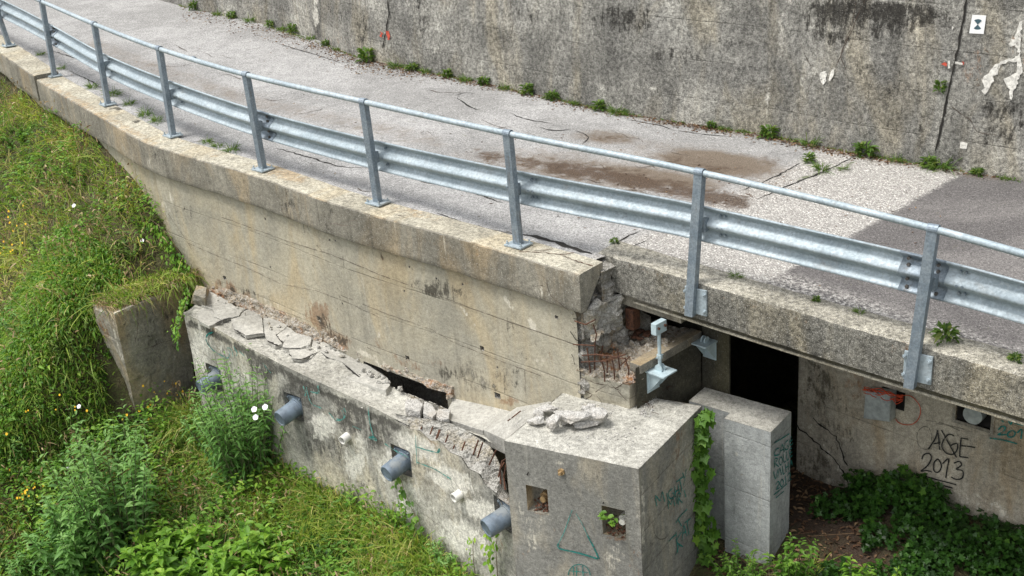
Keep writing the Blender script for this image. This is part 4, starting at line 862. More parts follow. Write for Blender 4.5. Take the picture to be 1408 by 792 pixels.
# dark hollow under the hole
hp = [atz(x, y, -5.40) for x, y in hole_px]; cc = sum(hp, Vector())/len(hp); hb = MB()
n_ = len(hp); top = [p+(p-cc)*.02 for p in hp]; bot = [cc+(p-cc)*1.25+Vector((0, 0, -.5)) for p in hp]
top = [p+Vector((0, 0, .0)) for p in top]
hb.add(top+bot, [(i, i+n_, (i+1) % n_+n_, (i+1) % n_) for i in (0, 7, 8, 9, 10, 11, 12)]+[tuple(range(n_, 2*n_))]); hb.build('hollow', M['brokendark'], lw)
# rusty torn rim of the wall foot above the hollow
rim = []
rough_box('wall_foot', [T3[3]+NN*-.03+UPN*.0, T3[7]+NN*-.06+UPN*.06, T3[7]+NN*.1+UPN*.06, T3[3]+NN*.1+UPN*-.0, T3[3]+NN*-.0+UPN*.13, T3[7]+NN*-.02+UPN*.14, T3[7]+NN*.1+UPN*.14, T3[3]+NN*.1+UPN*.13], M['brokenrust'], lw, .03, .03, 8)
rough_box('wall_foot', [T3[0]+NN*-.05+UPN*-.1, T3[3]+NN*-.06+UPN*-.10, T3[3]+NN*.1+UPN*-.1, T3[0]+NN*.1+UPN*-.1, T3[0]+NN*-.0+UPN*.10, T3[3]+NN*-.0+UPN*.10, T3[3]+NN*.1+UPN*.1, T3[0]+NN*.1+UPN*.1], M['brokenrust'], lw, .03, .025, 8)
# smooth slab (lip) right of the hollow, with tilted wedge
ZL = -5.36
def zpl(lst): return [atz(x, y, z) for x, y, z in lst]
def solid(top, h, name, mat, parent, bev=.006, amp=.0):
    return MB().prism(top, Vector((0, 0, -h))).build(name, mat, parent, bevel=bev)
lipA = zpl([(617, 577, -5.40), (664, 592, -5.40), (716, 556, -5.36), (690, 548, -5.38), (650, 541, -5.42), (619, 537, -5.44), (622, 551, -5.43), (614, 566, -5.42)])
solid(lipA, .14, 'smooth_ledge_slab', M['slab'], lw)
wd = zpl([(665, 591, -5.385), (700, 607, -5.32), (740, 560, -5.10), (770, 552, -5.05), (722, 552, -5.28)])
wv = wd+[p+Vector((0, 0, -.16)) for p in wd]; wb_ = MB(); wb_.add(wv, [(0, 1, 3), (1, 2, 3), (0, 3, 4), (9, 8, 7, 6, 5)]+[(i, i+5, (i+1) % 5+5, (i+1) % 5) for i in range(5)]); wb_.build('tilted_wedge', M['slab'], lw, bevel=.005)
rb = MB(); rb.tube([atz(698, 579, -5.20), atz(716, 565, -5.14)], .006, 6); rb.build('reinforcing_bar', M['rust'], lw)

# open cracks between the slabs
def s_ld(x, y): return atz(x, y, float(np.interp(x, [270, 340, 440, 520, 560], [-5.12, -5.18, -5.30, -5.41, -5.45]))+.012), UPN
for k, (wd_, p) in enumerate([(.03, [(210, 303), (250, 285), (290, 268), (340, 250), (390, 242), (410, 215), (455, 192)]), (.02, [(430, 360), (480, 352), (540, 345)]), (.014, [(360, 318), (400, 345), (430, 360)]), (.022, [(655, 436), (710, 440), (770, 432), (822, 412), (830, 372)]), (.02, [(690, 470), (720, 495), (765, 504), (810, 488), (860, 462), (885, 452)]),
        (.024, [(862, 452), (900, 470), (935, 495), (985, 505), (1025, 525), (1080, 575), (1140, 625), (1200, 655), (1245, 685), (1300, 690)]), (.016, [(612, 352), (640, 330), (655, 305), (680, 298)]), (.014, [(612, 352), (630, 380), (655, 405)]), (.02, [(560, 390), (590, 405), (640, 425)]), (.02, [(1190, 545), (1250, 590), (1300, 640)]), (.012, [(740, 345), (720, 330), (690, 300)])]):
    draw(s_ld, [Zc(240, 380, 4.4, p)], wd_, 'ledge_crack', M['crack'], lw, .004, .008, .025, True)
def clump(name, pts, z, n, size, mat, parent, seed, spread=(3, 2)):
    r = random.Random(seed)
    for k in range(n):
        t = r.random()*(len(pts)-1); i = min(int(t), len(pts)-2); f = t-i; x = pts[i][0]*(1-f)+pts[i+1][0]*f+r.gauss(0, spread[0]); y = pts[i][1]*(1-f)+pts[i+1][1]*f+r.gauss(0, spread[1])
        sz = size*r.uniform(.5, 1.3); me = chunk_mesh((sz, sz*.8, sz*.6), seed*50+k, 11); p = atz(x, y, z(x)); a = r.uniform(0, 6)
        MB().add([Vector((v.co.x*math.cos(a)-v.co.y*math.sin(a), v.co.x*math.sin(a)+v.co.y*math.cos(a), v.co.z))+p for v in me.vertices], [tuple(f_.vertices) for f_ in me.polygons]).build(name, mat, parent)
zl_ = lambda x: float(np.interp(x, [270, 340, 440, 520, 620], [-5.08, -5.14, -5.26, -5.35, -5.38]))
clump('torn_rim', [(492, 482), (520, 492), (550, 506), (585, 518), (612, 530), (624, 545)], zl_, 34, .055, M['brokenrust'], lw, 3, (3, 2.5))
clump('torn_rim', [(500, 508), (525, 524), (550, 540)], zl_, 14, .04, M['broken'], lw, 4, (4, 2))
clump('chipped_foot', [(300, 404), (350, 425), (400, 446), (450, 466), (492, 485)], zl_, 40, .045, M['brokenrust'], lw, 5, (3, 2))
clump('chipped_foot', [(300, 412), (350, 436), (400, 458), (450, 480), (492, 498)], zl_, 26, .03, M['broken'], lw, 6, (5, 3))
# broken slabs lying on the ledge
SL = [('large pale cracked slab at the upper end of the ledge', [(163, 178), (210, 88), (270, 118), (330, 152), (410, 210), (390, 238), (330, 250), (287, 262), (262, 250), (240, 245), (232, 200), (200, 185)], .05, .01),
      ('darker small slab at the front corner of the upper ledge end', [(135, 235), (160, 200), (228, 195), (243, 248), (285, 264), (210, 300), (150, 270)], .03, -.02),
      ('broad pale slab with notched edge, second from the upper end', [(340, 262), (395, 242), (415, 212), (458, 194), (530, 245), (536, 300), (540, 342), (430, 357), (398, 332), (362, 318), (350, 290)], .035, .0),
      ('folded slab with jagged foot in the middle of the ledge', [(536, 250), (605, 240), (682, 298), (650, 328), (612, 352), (630, 380), (655, 410), (610, 420), (560, 388), (543, 340)], .045, .01),
      ('narrow upright slab behind the clean edged slab', [(618, 356), (652, 332), (684, 303), (738, 340), (700, 352), (660, 395), (640, 385)], .05, .02),
      ('clean edged pale slab with dark shadow gap below', [(660, 400), (700, 352), (728, 338), (828, 366), (822, 408), (765, 430), (700, 434), (655, 430)], .06, .02),
      ('flat flaking slab in front of the clean edged slab', [(690, 445), (822, 425), (862, 452), (835, 470), (770, 500), (712, 492)], .018, -.01),
      ('long narrow slab running beside the open hollow', [(832, 380), (900, 400), (960, 432), (1060, 480), (1160, 530), (1240, 580), (1290, 612), (1302, 650), (1295, 684), (1240, 680), (1140, 622), (1020, 520), (930, 490), (885, 455), (832, 425)], .045, .005)]
for i, (lb, poly, lift, tl) in enumerate(SL):
    P = Zc(240, 380, 4.4, poly); cx = sum(p[0] for p in P)/len(P); cy = sum(p[1] for p in P)/len(P)
    z0 = float(np.interp(cx, [270, 340, 440, 520], [-5.12, -5.18, -5.30, -5.41]))
    rs = np.interp; q = []
    for k in range(len(P)):   # finer, slightly ragged outline
        a, b = P[k], P[(k+1) % len(P)]
        for t in (0, .33, .66): q.append((a[0]+(b[0]-a[0])*t+random.uniform(-.5, .5), a[1]+(b[1]-a[1])*t+random.uniform(-.4, .4)))
    def zz(x, y): return float(np.interp(x, [270, 340, 440, 520, 560], [-5.12, -5.18, -5.30, -5.41, -5.45]))+lift*.55+tl*((x-cx)/15)*.6-tl*((y-cy)/12)
    top = [atz(x, y, zz(x, y)) for x, y in q]; tri = MB().prism(top, Vector((0, 0, -.04)))
    o = tri.build('slab_fragment', M['slab'], None, bevel=.003)
    bm = bmesh.new(); bm.from_mesh(o.data); bmesh.ops.triangulate(bm, faces=bm.faces); bmesh.ops.subdivide_edges(bm, edges=[e for e in bm.edges if e.calc_length() > .06], cuts=3, use_grid_fill=True); bm.normal_update()
    for v in bm.verts: v.co.z += .006*fbm(v.co, 4, 4)
    bm.to_mesh(o.data); bm.free(); tag(o, lb, 'slab', 'broken slabs on the ledge')
CH_ = [('grey chunk at the rim left of the three below the hollow', [(275, 78), (318, 74), (346, 98), (332, 128), (300, 122), (272, 110)]), ('middle chunk of the row on the rim below the hollow', [(350, 86), (378, 96), (402, 132), (382, 152), (345, 132)]), ('right chunk of the row on the rim below the hollow', [(405, 116), (455, 118), (450, 156), (420, 162), (398, 148)])]
for i, (lb, poly) in enumerate(CH_):
    P = Zc(464, 522, 2.933, poly); top = [atz(x, y, -5.36) for x, y in P]; o = MB().prism(top, Vector((0, 0, -.09))).build('slab_fragment', M['rubble'], None, bevel=.008); tag(o, lb, 'slab', 'broken slabs on the ledge')
o = MB().prism([atz(x, y, -5.36) for x, y in Zc(464, 522, 2.933, [(20, -30), (100, -35), (160, -15), (205, 0), (212, 22), (195, 42), (150, 30), (100, 12), (40, -5)])], Vector((0, 0, -.07))).build('slab_fragment', M['slab'], None, bevel=.006)
tag(o, 'blunt ended slab piece at the left end of the hollow', 'slab', 'broken slabs on the ledge')
# leftover pebbles on ledge = debris
def debris(name, label, pts, z, rad, n, size, mat, seed=1):
    r = random.Random(seed); mb = MB(); pr = [chunk_mesh((1, .8, .6), 100+k, 10) for k in range(3)]
    for _ in range(n):
        cx, cy = r.choice(pts); x, y = cx+r.gauss(0, rad[0]), cy+r.gauss(0, rad[1]); zz = z(x, y) if callable(z) else z; p = atz(x, y, zz) if not isinstance(zz, Vector) else zz
        k = size*r.uniform(.4, 1.3)*r.uniform(.6, 1); a = r.uniform(0, 6); me = r.choice(pr)
        vs = [Vector((v.co.x*math.cos(a)-v.co.y*math.sin(a), v.co.x*math.sin(a)+v.co.y*math.cos(a), v.co.z))*k+p+Vector((0, 0, k*.3)) for v in me.vertices]
        mb.add(vs, [tuple(f.vertices) for f in me.polygons])
    o = mk(name, mb.v, mb.f, mat); tag(o, label, None, None, 'stuff'); return o
debris('concrete_crumbs', 'small pale crumbs scattered along the cracked ledge', [(330, 455), (370, 480), (400, 480), (440, 500), (480, 520), (520, 545), (560, 560)], lambda x, y: float(np.interp(x, [270, 340, 440, 520, 560], [-5.14, -5.2, -5.32, -5.43, -5.46])), (14, 7), 160, .014, M['rubble'], 4)

# =================================================================== CONCRETE BLOCK (front)
B1 = atz(693, 605, BT); B2 = atz(878, 644, BT); B3 = atz(965, 557, BT); B0 = B1+(B3-B2)*.97
bk = empty('concrete_block', (B1+B2+B3+B0)/4+Vector((0, 0, -2)), 'big square concrete block with flat pale top, two square holes and rubble on it', 'block')
BF = VS([B1, B2]); BS = VS([B2, B3])
def bhole(px4, dep):
    q = [BF.uv(*p) for p in px4]; return (min(a for a, _ in q), max(a for a, _ in q), min(b for _, b in q), max(b for _, b in q), dep)
h1 = bhole([(723, 669), (752, 673), (755, 706), (726, 702)], .16); h2 = bhole([(827, 696), (858, 702), (861, 740), (830, 734)], .16)
bf = sheet('front_face', BF.P, 0, BF.L, -7.4, BT-.006, .035, M['block'], bk, [h1, h2], .16, M['oldblock'], amp=.004)
masks(bf, {'m1': [(790, 640, 100, 30, 12, .28), (865, 660, 12, 60, 0, .35)], 'm2': [(735, 730, 18, 26, 0, .55), (845, 765, 16, 26, 0, .5), (715, 700, 6, 70, 0, .3), (766, 638, 8, 3, 0, .7), (880, 700, 8, 60, 0, .45), (760, 760, 60, 30, 0, .25)], 'm3': [(700, 740, 10, 40, 0, .35), (720, 770, 10, 30, 0, .4), (875, 770, 10, 30, 0, .4), (745, 706, 14, 5, 0, .6), (848, 740, 16, 5, 0, .7), (780, 750, 20, 50, 0, .3)]})
bs = sheet('side_face', BS.P, 0, BS.L, -7.4, BT-.006, .035, M['block'], bk, amp=.004)
masks(bs, {'m3': [(935, 620, 12, 60, 5, .45), (930, 700, 10, 60, 0, .4), (955, 600, 8, 40, 0, .35)], 'm1': [(893, 720, 10, 50, 0, .45), (905, 670, 8, 40, 0, .3)], 'm2': [(884, 700, 3, 90, 0, .6), (950, 580, 8, 8, 0, .4)]})
def topsheet(name, c, mat, parent, res=.03, amp=.004):
    a, b, c_, d = c; n1 = int((b-a).length/res); n2 = int((d-a).length/res); vs, fs = [], []
    for j in range(n2+1):
        for i in range(n1+1):
            p = a.lerp(b, i/n1).lerp(d.lerp(c_, i/n1), j/n2); e = i in (0, n1) or j in (0, n2); p.z += 0 if e else amp*fbm(p, 4, 4); 
            if e: p.z -= .008+abs(fbm(p, 9, 3))*.008
            vs.append(p)
    for j in range(n2):
        for i in range(n1): k = j*(n1+1)+i; fs.append((k, k+1, k+n1+2, k+n1+1))
    return mk(name, vs, fs, mat, parent, True)
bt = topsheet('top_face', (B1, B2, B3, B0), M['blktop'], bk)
masks(bt, {'m1': [(905, 545, 20, 8, 0, .3)], 'm3': [(888, 556, 16, 8, 0, .4), (820, 560, 30, 5, 5, .4)], 'm2': [(766, 620, 10, 4, 10, .5), (960, 560, 10, 5, 0, .5)]})
mk('left_face', [Vector((B0.x, B0.y, -7.4)), Vector((B1.x, B1.y, -7.4)), Vector((B1.x, B1.y, BT-.006)), Vector((B0.x, B0.y, BT-.006))], [(0, 1, 2, 3)], M['block'], bk)
mk('back_face', [Vector((B3.x, B3.y, -7.4)), Vector((B0.x, B0.y, -7.4)), Vector((B0.x, B0.y, BT-.006)), Vector((B3.x, B3.y, BT-.006))], [(0, 1, 2, 3)], M['block'], bk)
s_bf = lambda x, y: BF.px(x, y, .005); s_bs = lambda x, y: BS.px(x, y, .005)
draw(s_bf, [Zc(560, 540, 3.144, p) for p in ([(655, 650), (660, 672), (740, 690), (825, 716)], [(830, 716), (810, 670), (782, 618)])], .016, 'graffiti', M['teal'], bk, .003, .0, 0, False, 3)
for p in ([(655, 650), (680, 600), (705, 530), (715, 505)], [(782, 618), (755, 560), (730, 520)]): draw(s_bf, [Zc(560, 540, 3.144, p)], .008, 'graffiti', M['tealfaint'], bk, .003, .0, 0, False, 3)
cir = [(745+47*math.cos(a), 787+47*math.sin(a)) for a in np.linspace(-math.pi, 0, 14)]
draw(s_bf, [Zc(560, 540, 3.144, p) for p in (cir, [(735, 742), (733, 795)], [(760, 745), (762, 795)], [(705, 768), (785, 775)], [(720, 752), (722, 795)])], .008, 'graffiti', M['teal'], bk, .003, .0, 0, False, 2)
G = [[(70, 490), (62, 442), (84, 466), (92, 425), (104, 470)], [(112, 432), (118, 464)], [(136, 412), (120, 430), (126, 456), (144, 446), (140, 432), (132, 436)], [(146, 403), (150, 448)], [(160, 393), (168, 438)], [(148, 428), (164, 418)], [(153, 385), (183, 362)], [(168, 375), (178, 424)], [(180, 345), (190, 372)], [(196, 330), (184, 400)],
     [(120, 502), (118, 465), (131, 482), (138, 450), (147, 488)], [(152, 446), (157, 480)], [(163, 484), (160, 436), (173, 438), (165, 458), (180, 474)], [(186, 418), (194, 450)], [(150, 562), (172, 530), (200, 502)], [(152, 600), (160, 690)], [(176, 600), (155, 642), (182, 664)], [(178, 640), (186, 572), (198, 618)], [(182, 606), (196, 598)], [(188, 562), (215, 542)], [(200, 552), (208, 612)], [(120, 640), (150, 612)],
     [(160, 545), (176, 575)], [(150, 700), (170, 650)]]
draw(s_bs, [Zc(880, 540, 3.1417, p) for p in G], .012, 'graffiti', M['teal'], bk, .003, 0, 0, False, 3)
draw(s_bs, [Zc(880, 540, 3.1417, p) for p in ([(55, 570), (62, 612), (85, 632), (112, 622), (125, 598)],)], .008, 'graffiti', M['greyp'], bk, .003, 0, 0, False, 4)
for z in (-5.24, -5.60, -5.98, -6.36): draw(lambda u, v: (BS.P(u, v, -.005), BS.nrm(u)), [[(0.01, z), (BS.L*.5, z+.01), (BS.L-.01, z)]], .004, 'board_seam', M['crackbr'], bk, .003, .003, .05)
for p_ in ([(525, 340), (520, 355)], [(850, 470), (848, 478)]): draw(s_bf, [Zc(560, 540, 3.144, p_)], .012, 'pit', M['crack'], bk, .002, .003)
# anchor ends in the two holes + gravelly dirt
for k, (h, sp) in enumerate(((h1, (575, 475)), (h2, (918, 573)))):
    x, y = Zc(560, 540, 3.144, [sp])[0]; u, v = BF.uv(x, y); nn = BF.nrm(u); c = BF.P(u, v, .10)
    o = MB().tube([c, c+nn*.045, c+nn*.055], .028, 14).tube([c-nn*.05, c+nn*.01], .05, 6).build('anchor_end', M['pvc'] if k else M['gold'], bk, True)
    db = MB(); r = random.Random(k)
    for _ in range(34):
        uu = r.uniform(h[0]+.015, h[1]-.01); q = BF.P(uu, h[2]+.01+r.random()**2*.07, r.uniform(.0, .12)); me = chunk_mesh((.02, .016, .012), k*50+_, 8); db.add([w_.co+q for w_ in me.vertices], [tuple(f.vertices) for f in me.polygons])
    db.build('dirt', M['rust'], bk)
x, y = Zc(560, 540, 3.144, [(668, 340)])[0]; u, v = BF.uv(x, y); c = BF.P(u, v); nn = BF.nrm(u)
MB().tube([c, c+nn*.018], .032, 6).tube([c, c+nn*.05], .014, 10).build('brass_bolt', M['gold'], bk, True)

# =================================================================== SECOND PILLAR
PT = -5.10
q0, q1, q2, q3 = atz(975, 532, PT), atz(996, 575, PT), atz(1060, 594, PT), atz(1088, 566, PT)
pl = empty('concrete_pillar', Vector((q2.x, q2.y, -6.6)), 'smooth blue grey concrete pillar with green scrawl on its narrow side, right of the big block', 'pillar')
dF = (q2-q1).normalized(); dS = (q3-q2).normalized(); qb = q3-(q3-q0)
rec = .11
PF = VS([q1, q2]); PS = VS([q2, q3]); inw = (q3-q2).normalized()
qa = q1-dF*.42+inw*.0; PR = VS([qa+inw*rec, q1+inw*rec])
pf = sheet('front_face', PF.P, 0, PF.L, -7.0, PT-.004, .04, M['pillar'], pl, amp=.003)
masks(pf, {'m3': [(1020, 652, 6, 3, 0, .7), (1030, 690, 4, 4, 0, .6)], 'm1': [('l', [(1000, 645), (1030, 650), (1058, 657)], 6, .4), ('l', [(1000, 668), (1058, 680)], 3, .25)], 'm2': [(1030, 615, 25, 15, 10, .3)]})
sheet('side_face', PS.P, 0, PS.L, -7.0, PT-.004, .04, M['pillar'], pl, amp=.003)
sheet('recessed_face', PR.P, 0, PR.L, -7.0, PT-.004, .04, M['pillar'], pl, amp=.003)
mk('recess_return', [Vector((p.x, p.y, z)) for z in (-7, PT-.004) for p in (q1+inw*rec, q1)], [(0, 1, 3, 2)], M['pillar'], pl)
top = [qa+inw*rec, q1+inw*rec, q1, q2, q3, q3-dF*((q3-q2).length*0+(q2-qa).length)]
MB().prism([p+Vector((0, 0, .0)) for p in top], Vector((0, 0, -.004))).build('top_face', M['blktop'], pl)
bkp = top[-1]
mk('back_face', [Vector((q3.x, q3.y, -7)), Vector((bkp.x, bkp.y, -7)), Vector((bkp.x, bkp.y, PT-.004)), Vector((q3.x, q3.y, PT-.004))], [(0, 1, 2, 3)], M['pillar'], pl)
mk('end_face', [Vector((bkp.x, bkp.y, -7)), Vector((qa.x+inw.x*rec, qa.y+inw.y*rec, -7)), Vector((qa.x+inw.x*rec, qa.y+inw.y*rec, PT-.004)), Vector((bkp.x, bkp.y, PT-.004))], [(0, 1, 2, 3)], M['pillar'], pl)
T = [[(598, 238), (583, 246), (578, 270), (600, 266)], [(600, 266), (611, 222), (620, 256)], [(604, 250), (618, 243)], [(636, 203), (622, 220), (625, 245), (638, 238), (634, 226)], [(652, 188), (643, 204), (646, 226), (656, 216)], [(643, 212), (655, 202)],
     [(579, 322), (578, 286), (592, 286), (582, 304), (597, 318)], [(606, 275), (597, 294), (605, 312), (613, 290), (606, 275)], [(616, 262), (618, 298), (627, 294)], [(629, 254), (632, 290), (640, 284)], [(652, 238), (642, 250), (646, 278), (655, 268)], [(644, 262), (654, 254)],
     [(574, 340), (583, 372), (592, 330)], [(592, 366), (600, 325), (608, 354)], [(612, 315), (615, 350), (622, 344)], [(625, 308), (629, 342)], [(637, 298), (639, 332)], [(626, 325), (638, 315)], [(643, 325), (648, 290), (654, 312)],
     [(583, 396), (592, 382), (598, 392), (585, 416), (600, 408)], [(610, 372), (602, 392), (610, 406), (618, 385), (610, 372)], [(625, 360), (628, 396)], [(633, 358), (642, 345), (646, 358), (636, 382), (650, 372)], [(574, 440), (600, 420), (632, 392)], [(583, 454), (618, 424)], [(577, 216), (605, 200), (642, 176)]]
draw(lambda x, y: PS.px(x, y, .004), [Zc(880, 540, 3.1417, p) for p in T], .012, 'graffiti', M['teal'], pl, .003, 0, 0, False, 3)

# =================================================================== STEEL STRUT BRACKETS
def jack(px0, scale, label, full=True):
    s0 = S(pt(-5.88, 0, 0)); u, v = ABS.uv(*px0) if full else (0, 0)
    base = ABS.P(u, v) if full else ABF.px(*px0)[0]; out = ABS.nrm(u) if full else ABF.nrm(0); tan = Vector((0, 0, 1)).cross(out)
    j = empty('strut_bracket', base, label, 'bracket', 'pale blue brackets under the deck'); k = scale
    # base: triangular side plates + top plate
    g = MB(); 
    for sgn in (-1, 1):
        c = base+tan*sgn*.07*k; g.prism([c+UPN*.0, c-UPN*.21*k, c-UPN*.16*k+out*.05*k, c+out*.18*k], tan*.008)
    g.build('gusset', M['jack'], j, bevel=.002)
    g = MB(); g.frame(base+out*.003-UPN*.105*k, tan, out, UPN, .085*k, .006, .115*k); g.build('wall_plate', M['jack'], j, bevel=.002)
    MB().frame(base+out*.10*k+UPN*.006, tan, out, UPN, .10*k, .11*k, .007).build('shelf_plate', M['jack'], j, bevel=.002)
    # hinge eye
    c = base+out*.09*k+UPN*.035*k; g = MB()
    for sgn in (-.025, .018): g.tube([c+tan*sgn*k, c+tan*(sgn+.012)*k], .042*k, 18)
    g.build('hinge_eye', M['jack'], j, True)
    if full:
        tp = base+out*.09*k+UPN*.40*k; g = MB().tube([c, tp], .017*k, 12).tube([c+UPN*.10*k, c+UPN*.14*k], .027*k, 6); g.tube([c+UPN*.12*k-tan*.05*k, c+UPN*.12*k+tan*.05*k], .006, 6); g.build('threaded_strut', M['jack'], j, True)
        MB().frame(tp+UPN*.05*k, tan, out, UPN, .075*k, .03*k, .055*k).build('head_plate', M['jack'], j, bevel=.003)
        for sx in (-1, 1): a = tp+UPN*.06*k+tan*sx*.045*k+out*.03*k; MB().tube([a, a+out*.016], .012, 8).build('bolt', M['rust'], j)
    return j
jack((897, 507), .95, 'pale blue steel strut bracket beside the broken stub, bolted up to the deck')
jack((976, 467), .85, 'smaller pale blue bracket half hidden in the dark under the deck edge', False)

# =================================================================== ANCHOR CAPS AND DRAIN PIPES
cap_lab = ['blue grey anchor cap nearest the leaning brown block', 'blue grey anchor cap beside the white bindweed flowers', 'blue grey anchor cap between the two white drain pipes, creeper under it', 'blue grey anchor cap closest to the big square block']
for i, ((ex, ey), (bx, by)) in enumerate(caps):
    u, z = LW.uv(bx, by); b = LW.P(u, z, .05); nn = LW.nrm(u); ax = (nn-UPN*.18-DN*.06).normalized()
    a = empty('ground_anchor', b, cap_lab[i], 'anchor cap', 'blue grey anchor caps on the lower wall')
    tn = UPN.cross(ax).normalized(); up2 = ax.cross(tn)
    rot = R(8); t2 = tn*math.cos(rot)+up2*math.sin(rot); u2 = up2*math.cos(rot)-tn*math.sin(rot)
    MB().frame(b, t2, u2, ax, .125, .125, .010).build('square_plate', M['bluecap'], a, bevel=.004)
    q = [b+ax*.005, b+ax*.03, b+ax*.031, b+ax*.29, b+ax*.298]
    mb = MB(); n = 28
    prof = [(0, .105), (.028, .105), (.030, .094), (.245, .091), (.256, .084), (.256, .074), (.250, .070)]
    for h, r_ in prof:
        for k in range(n): an = 2*math.pi*k/n; mb.v.append(b+ax*h+(tn*math.cos(an)+up2*math.sin(an))*r_)
    for r_ in range(len(prof)-1):
        for k in range(n): mb.f.append((r_*n+k, r_*n+(k+1) % n, (r_+1)*n+(k+1) % n, (r_+1)*n+k))
    mb.f.append(tuple((len(prof)-1)*n+k for k in range(n)))
    mb.build('cap_cylinder', M['bluecap'], a, True, angle=35)
    bo = MB()
    for sx in (-1, 1):
        for sy in (-1, 1): c = b+t2*sx*.108+u2*sy*.108; MB().tube([c, c+ax*.022], .011, 6).build('bolt', M['post'], a)
for (ex, ey), (bx, by), lab in (((470, 606), (478, 600), 'white plastic drain pipe high on the lower wall, left of the creeper'), ((625, 683), (633, 679), 'white plastic drain pipe nearer the big square block')):
    u, z = LW.uv(bx, by); b = LW.P(u, z); nn = LW.nrm(u); ax = (nn-UPN*.1).normalized(); tn = UPN.cross(ax).normalized(); up2 = ax.cross(tn); mb = MB(); n = 22
    prof = [(-.05, .046), (.085, .046), (.086, .040), (.0, .040), (-.03, .038)]
    for h, r_ in prof:
        for k in range(n): an = 2*math.pi*k/n; mb.v.append(b+ax*h+(tn*math.cos(an)+up2*math.sin(an))*r_)
    for r_ in range(len(prof)-1):
        for k in range(n): mb.f.append((r_*n+k, r_*n+(k+1) % n, (r_+1)*n+(k+1) % n, (r_+1)*n+k))
    o = mb.build('drain_pipe', M['pvc'], None, True, angle=35); tag(o, lab, 'pipe', 'white drain pipes'); 
    mb = MB(); c = b+ax*.0; mb.tube([c-ax*.03, c-ax*.028], .039, 18); mb.build('pipe_shade_disc', M['black'], o)  # black disc paints the shade down inside the pipe

# =================================================================== LEANING BLOCK ON THE LEFT
tz = -5.0
a0, a1 = atz(126, 419, tz), atz(157, 431, tz+.0); a2 = atz(250, 393, tz+.02); a2 = a1+(a2-a1)*1.0
b0, b1, b2 = atz(180, 584, -6.75), atz(193, 597, -6.75), atz(274, 566, -6.75)
a3 = a0+(a2-a1); b3 = b0+(b2-b1)
bl = rough_box('anchor_block', [b0, b1, b2, b3, a0, a1, a2, a3], M['oldblock'], None, .03, .010, 4, keep=lambda p: 2.2 if p.z > tz-.05 else 1)
tag(bl, 'brown stained leaning concrete block under the overhanging grass at left', 'block')
masks(bl, {'m1': [(215, 470, 35, 50, 0, .42), (170, 460, 12, 30, 0, .4), (230, 430, 12, 20, 0, .5)], 'm2': [('l', [(132, 424), (155, 432), (186, 421)], 4, .8), ('l', [(156, 432), (158, 460), (170, 500)], 3, .55), (225, 500, 30, 20, 0, .25)], 'm3': [(140, 470, 12, 50, 0, .55), (250, 480, 8, 40, 0, .4), (180, 450, 6, 40, 0, .3)]})
LBS = VS([a1, a2])
draw(lambda x, y: LBS.px(x, y, .03), [[(186, 421), (188, 445), (184, 470)], [(195, 480), (220, 470), (250, 462)]], .006, 'crack', M['crackbr'], bl, .004, .006, .04)
st = rough_box('loose_stone', [atz(x, y, z) for x, y, z in ((262, 418, -5.12), (283, 422, -5.12), (288, 402, -5.12), (268, 398, -5.12), (266, 405, -4.98), (282, 410, -4.98), (284, 395, -5.0), (270, 392, -5.0))], M['oldblock'], None, .02, .012, 9)
tag(st, 'loose brown stone at the top corner of the ledge among ivy', 'stone')

# =================================================================== RUBBLE ON THE BLOCK
RB = [(786, 571, (.17, .085, .045), 10, 'long flat slab shaped chunk on top of the rubble heap', .07), (822, 571, (.10, .075, .05), 200, 'pale wedge chunk right of the long flat chunk on the block', .05), (779, 575, (.07, .05, .04), 50, 'small grey chunk under the left end of the long flat chunk', .02),
      (737, 578, (.075, .04, .035), 20, 'flat low chunk at the left foot of the rubble heap', .02), (763, 581, (.085, .06, .06), 120, 'angular white chunk at the front of the heap', .03), (778, 576, (.04, .04, .03), 80, 'fist sized chunk tucked between the front chunks', .02),
      (791, 574, (.07, .05, .04), 60, 'chunk standing in the middle of the heap', .035), (808, 580, (.13, .06, .032), 160, 'flat bright chunk lying at the right front of the heap', .018), (742, 568, (.06, .045, .03), 300, 'small chunk at the back left of the heap', .02),
      (804, 565, (.05, .04, .035), 11, 'small chunk at the back right beside the stub', .03), (828, 568, (.035, .03, .02), 31, 'pebble sized chunk at the right end of the heap', .015), (752, 562, (.10, .05, .03), 41, 'flat grey chunk at the back of the heap near the wedge slab', .035), (813, 559, (.045, .03, .025), 71, 'little chunk against the foot of the stub', .02)]
for i, (x, y, sz, rot, lab, zo) in enumerate(RB):
    me = chunk_mesh(sz, 300+i*7, 15); me.name = 'rubble_chunk'; me.materials.append(M['rubble']); auto_uv(me); o = bpy.data.objects.new('rubble_chunk', me); COL.objects.link(o)
    o.scale = (1.3, 1.3, 1.35); o.location = atz(x, y, BT+zo+sz[2]*.9); o.rotation_euler = (R(random.uniform(-9, 9)), R(random.uniform(-9, 9)), R(-20+rot % 60-20)); tag(o, lab, 'concrete chunk', 'rubble chunks on the square block')
debris('rubble_crumbs', 'fine pale crumbs and twigs beside the stub on the block top', [(888, 562), (893, 555), (884, 568), (897, 548)], BT, (5, 4), 130, .014, M['rubble'], 9)
debris('rubble_grit', 'fine grit around the rubble heap on the block', [(770, 576), (810, 566), (830, 566), (790, 584), (740, 575), (850, 600), (800, 600)], BT, (20, 7), 320, .011, M['rubble'], 10)
tw = MB(); r = random.Random(4)
for _ in range(26):
    x, y = r.choice([(905, 535), (895, 545), (885, 540), (898, 556)]); x += r.gauss(0, 6); y += r.gauss(0, 5); a = atz(x, y, BT+.02); b = a+Vector((r.gauss(0, .05), r.gauss(0, .05), r.uniform(0, .05))); tw.tube([a, (a+b)/2+Vector((0, 0, .01)), b], .0025, 4)
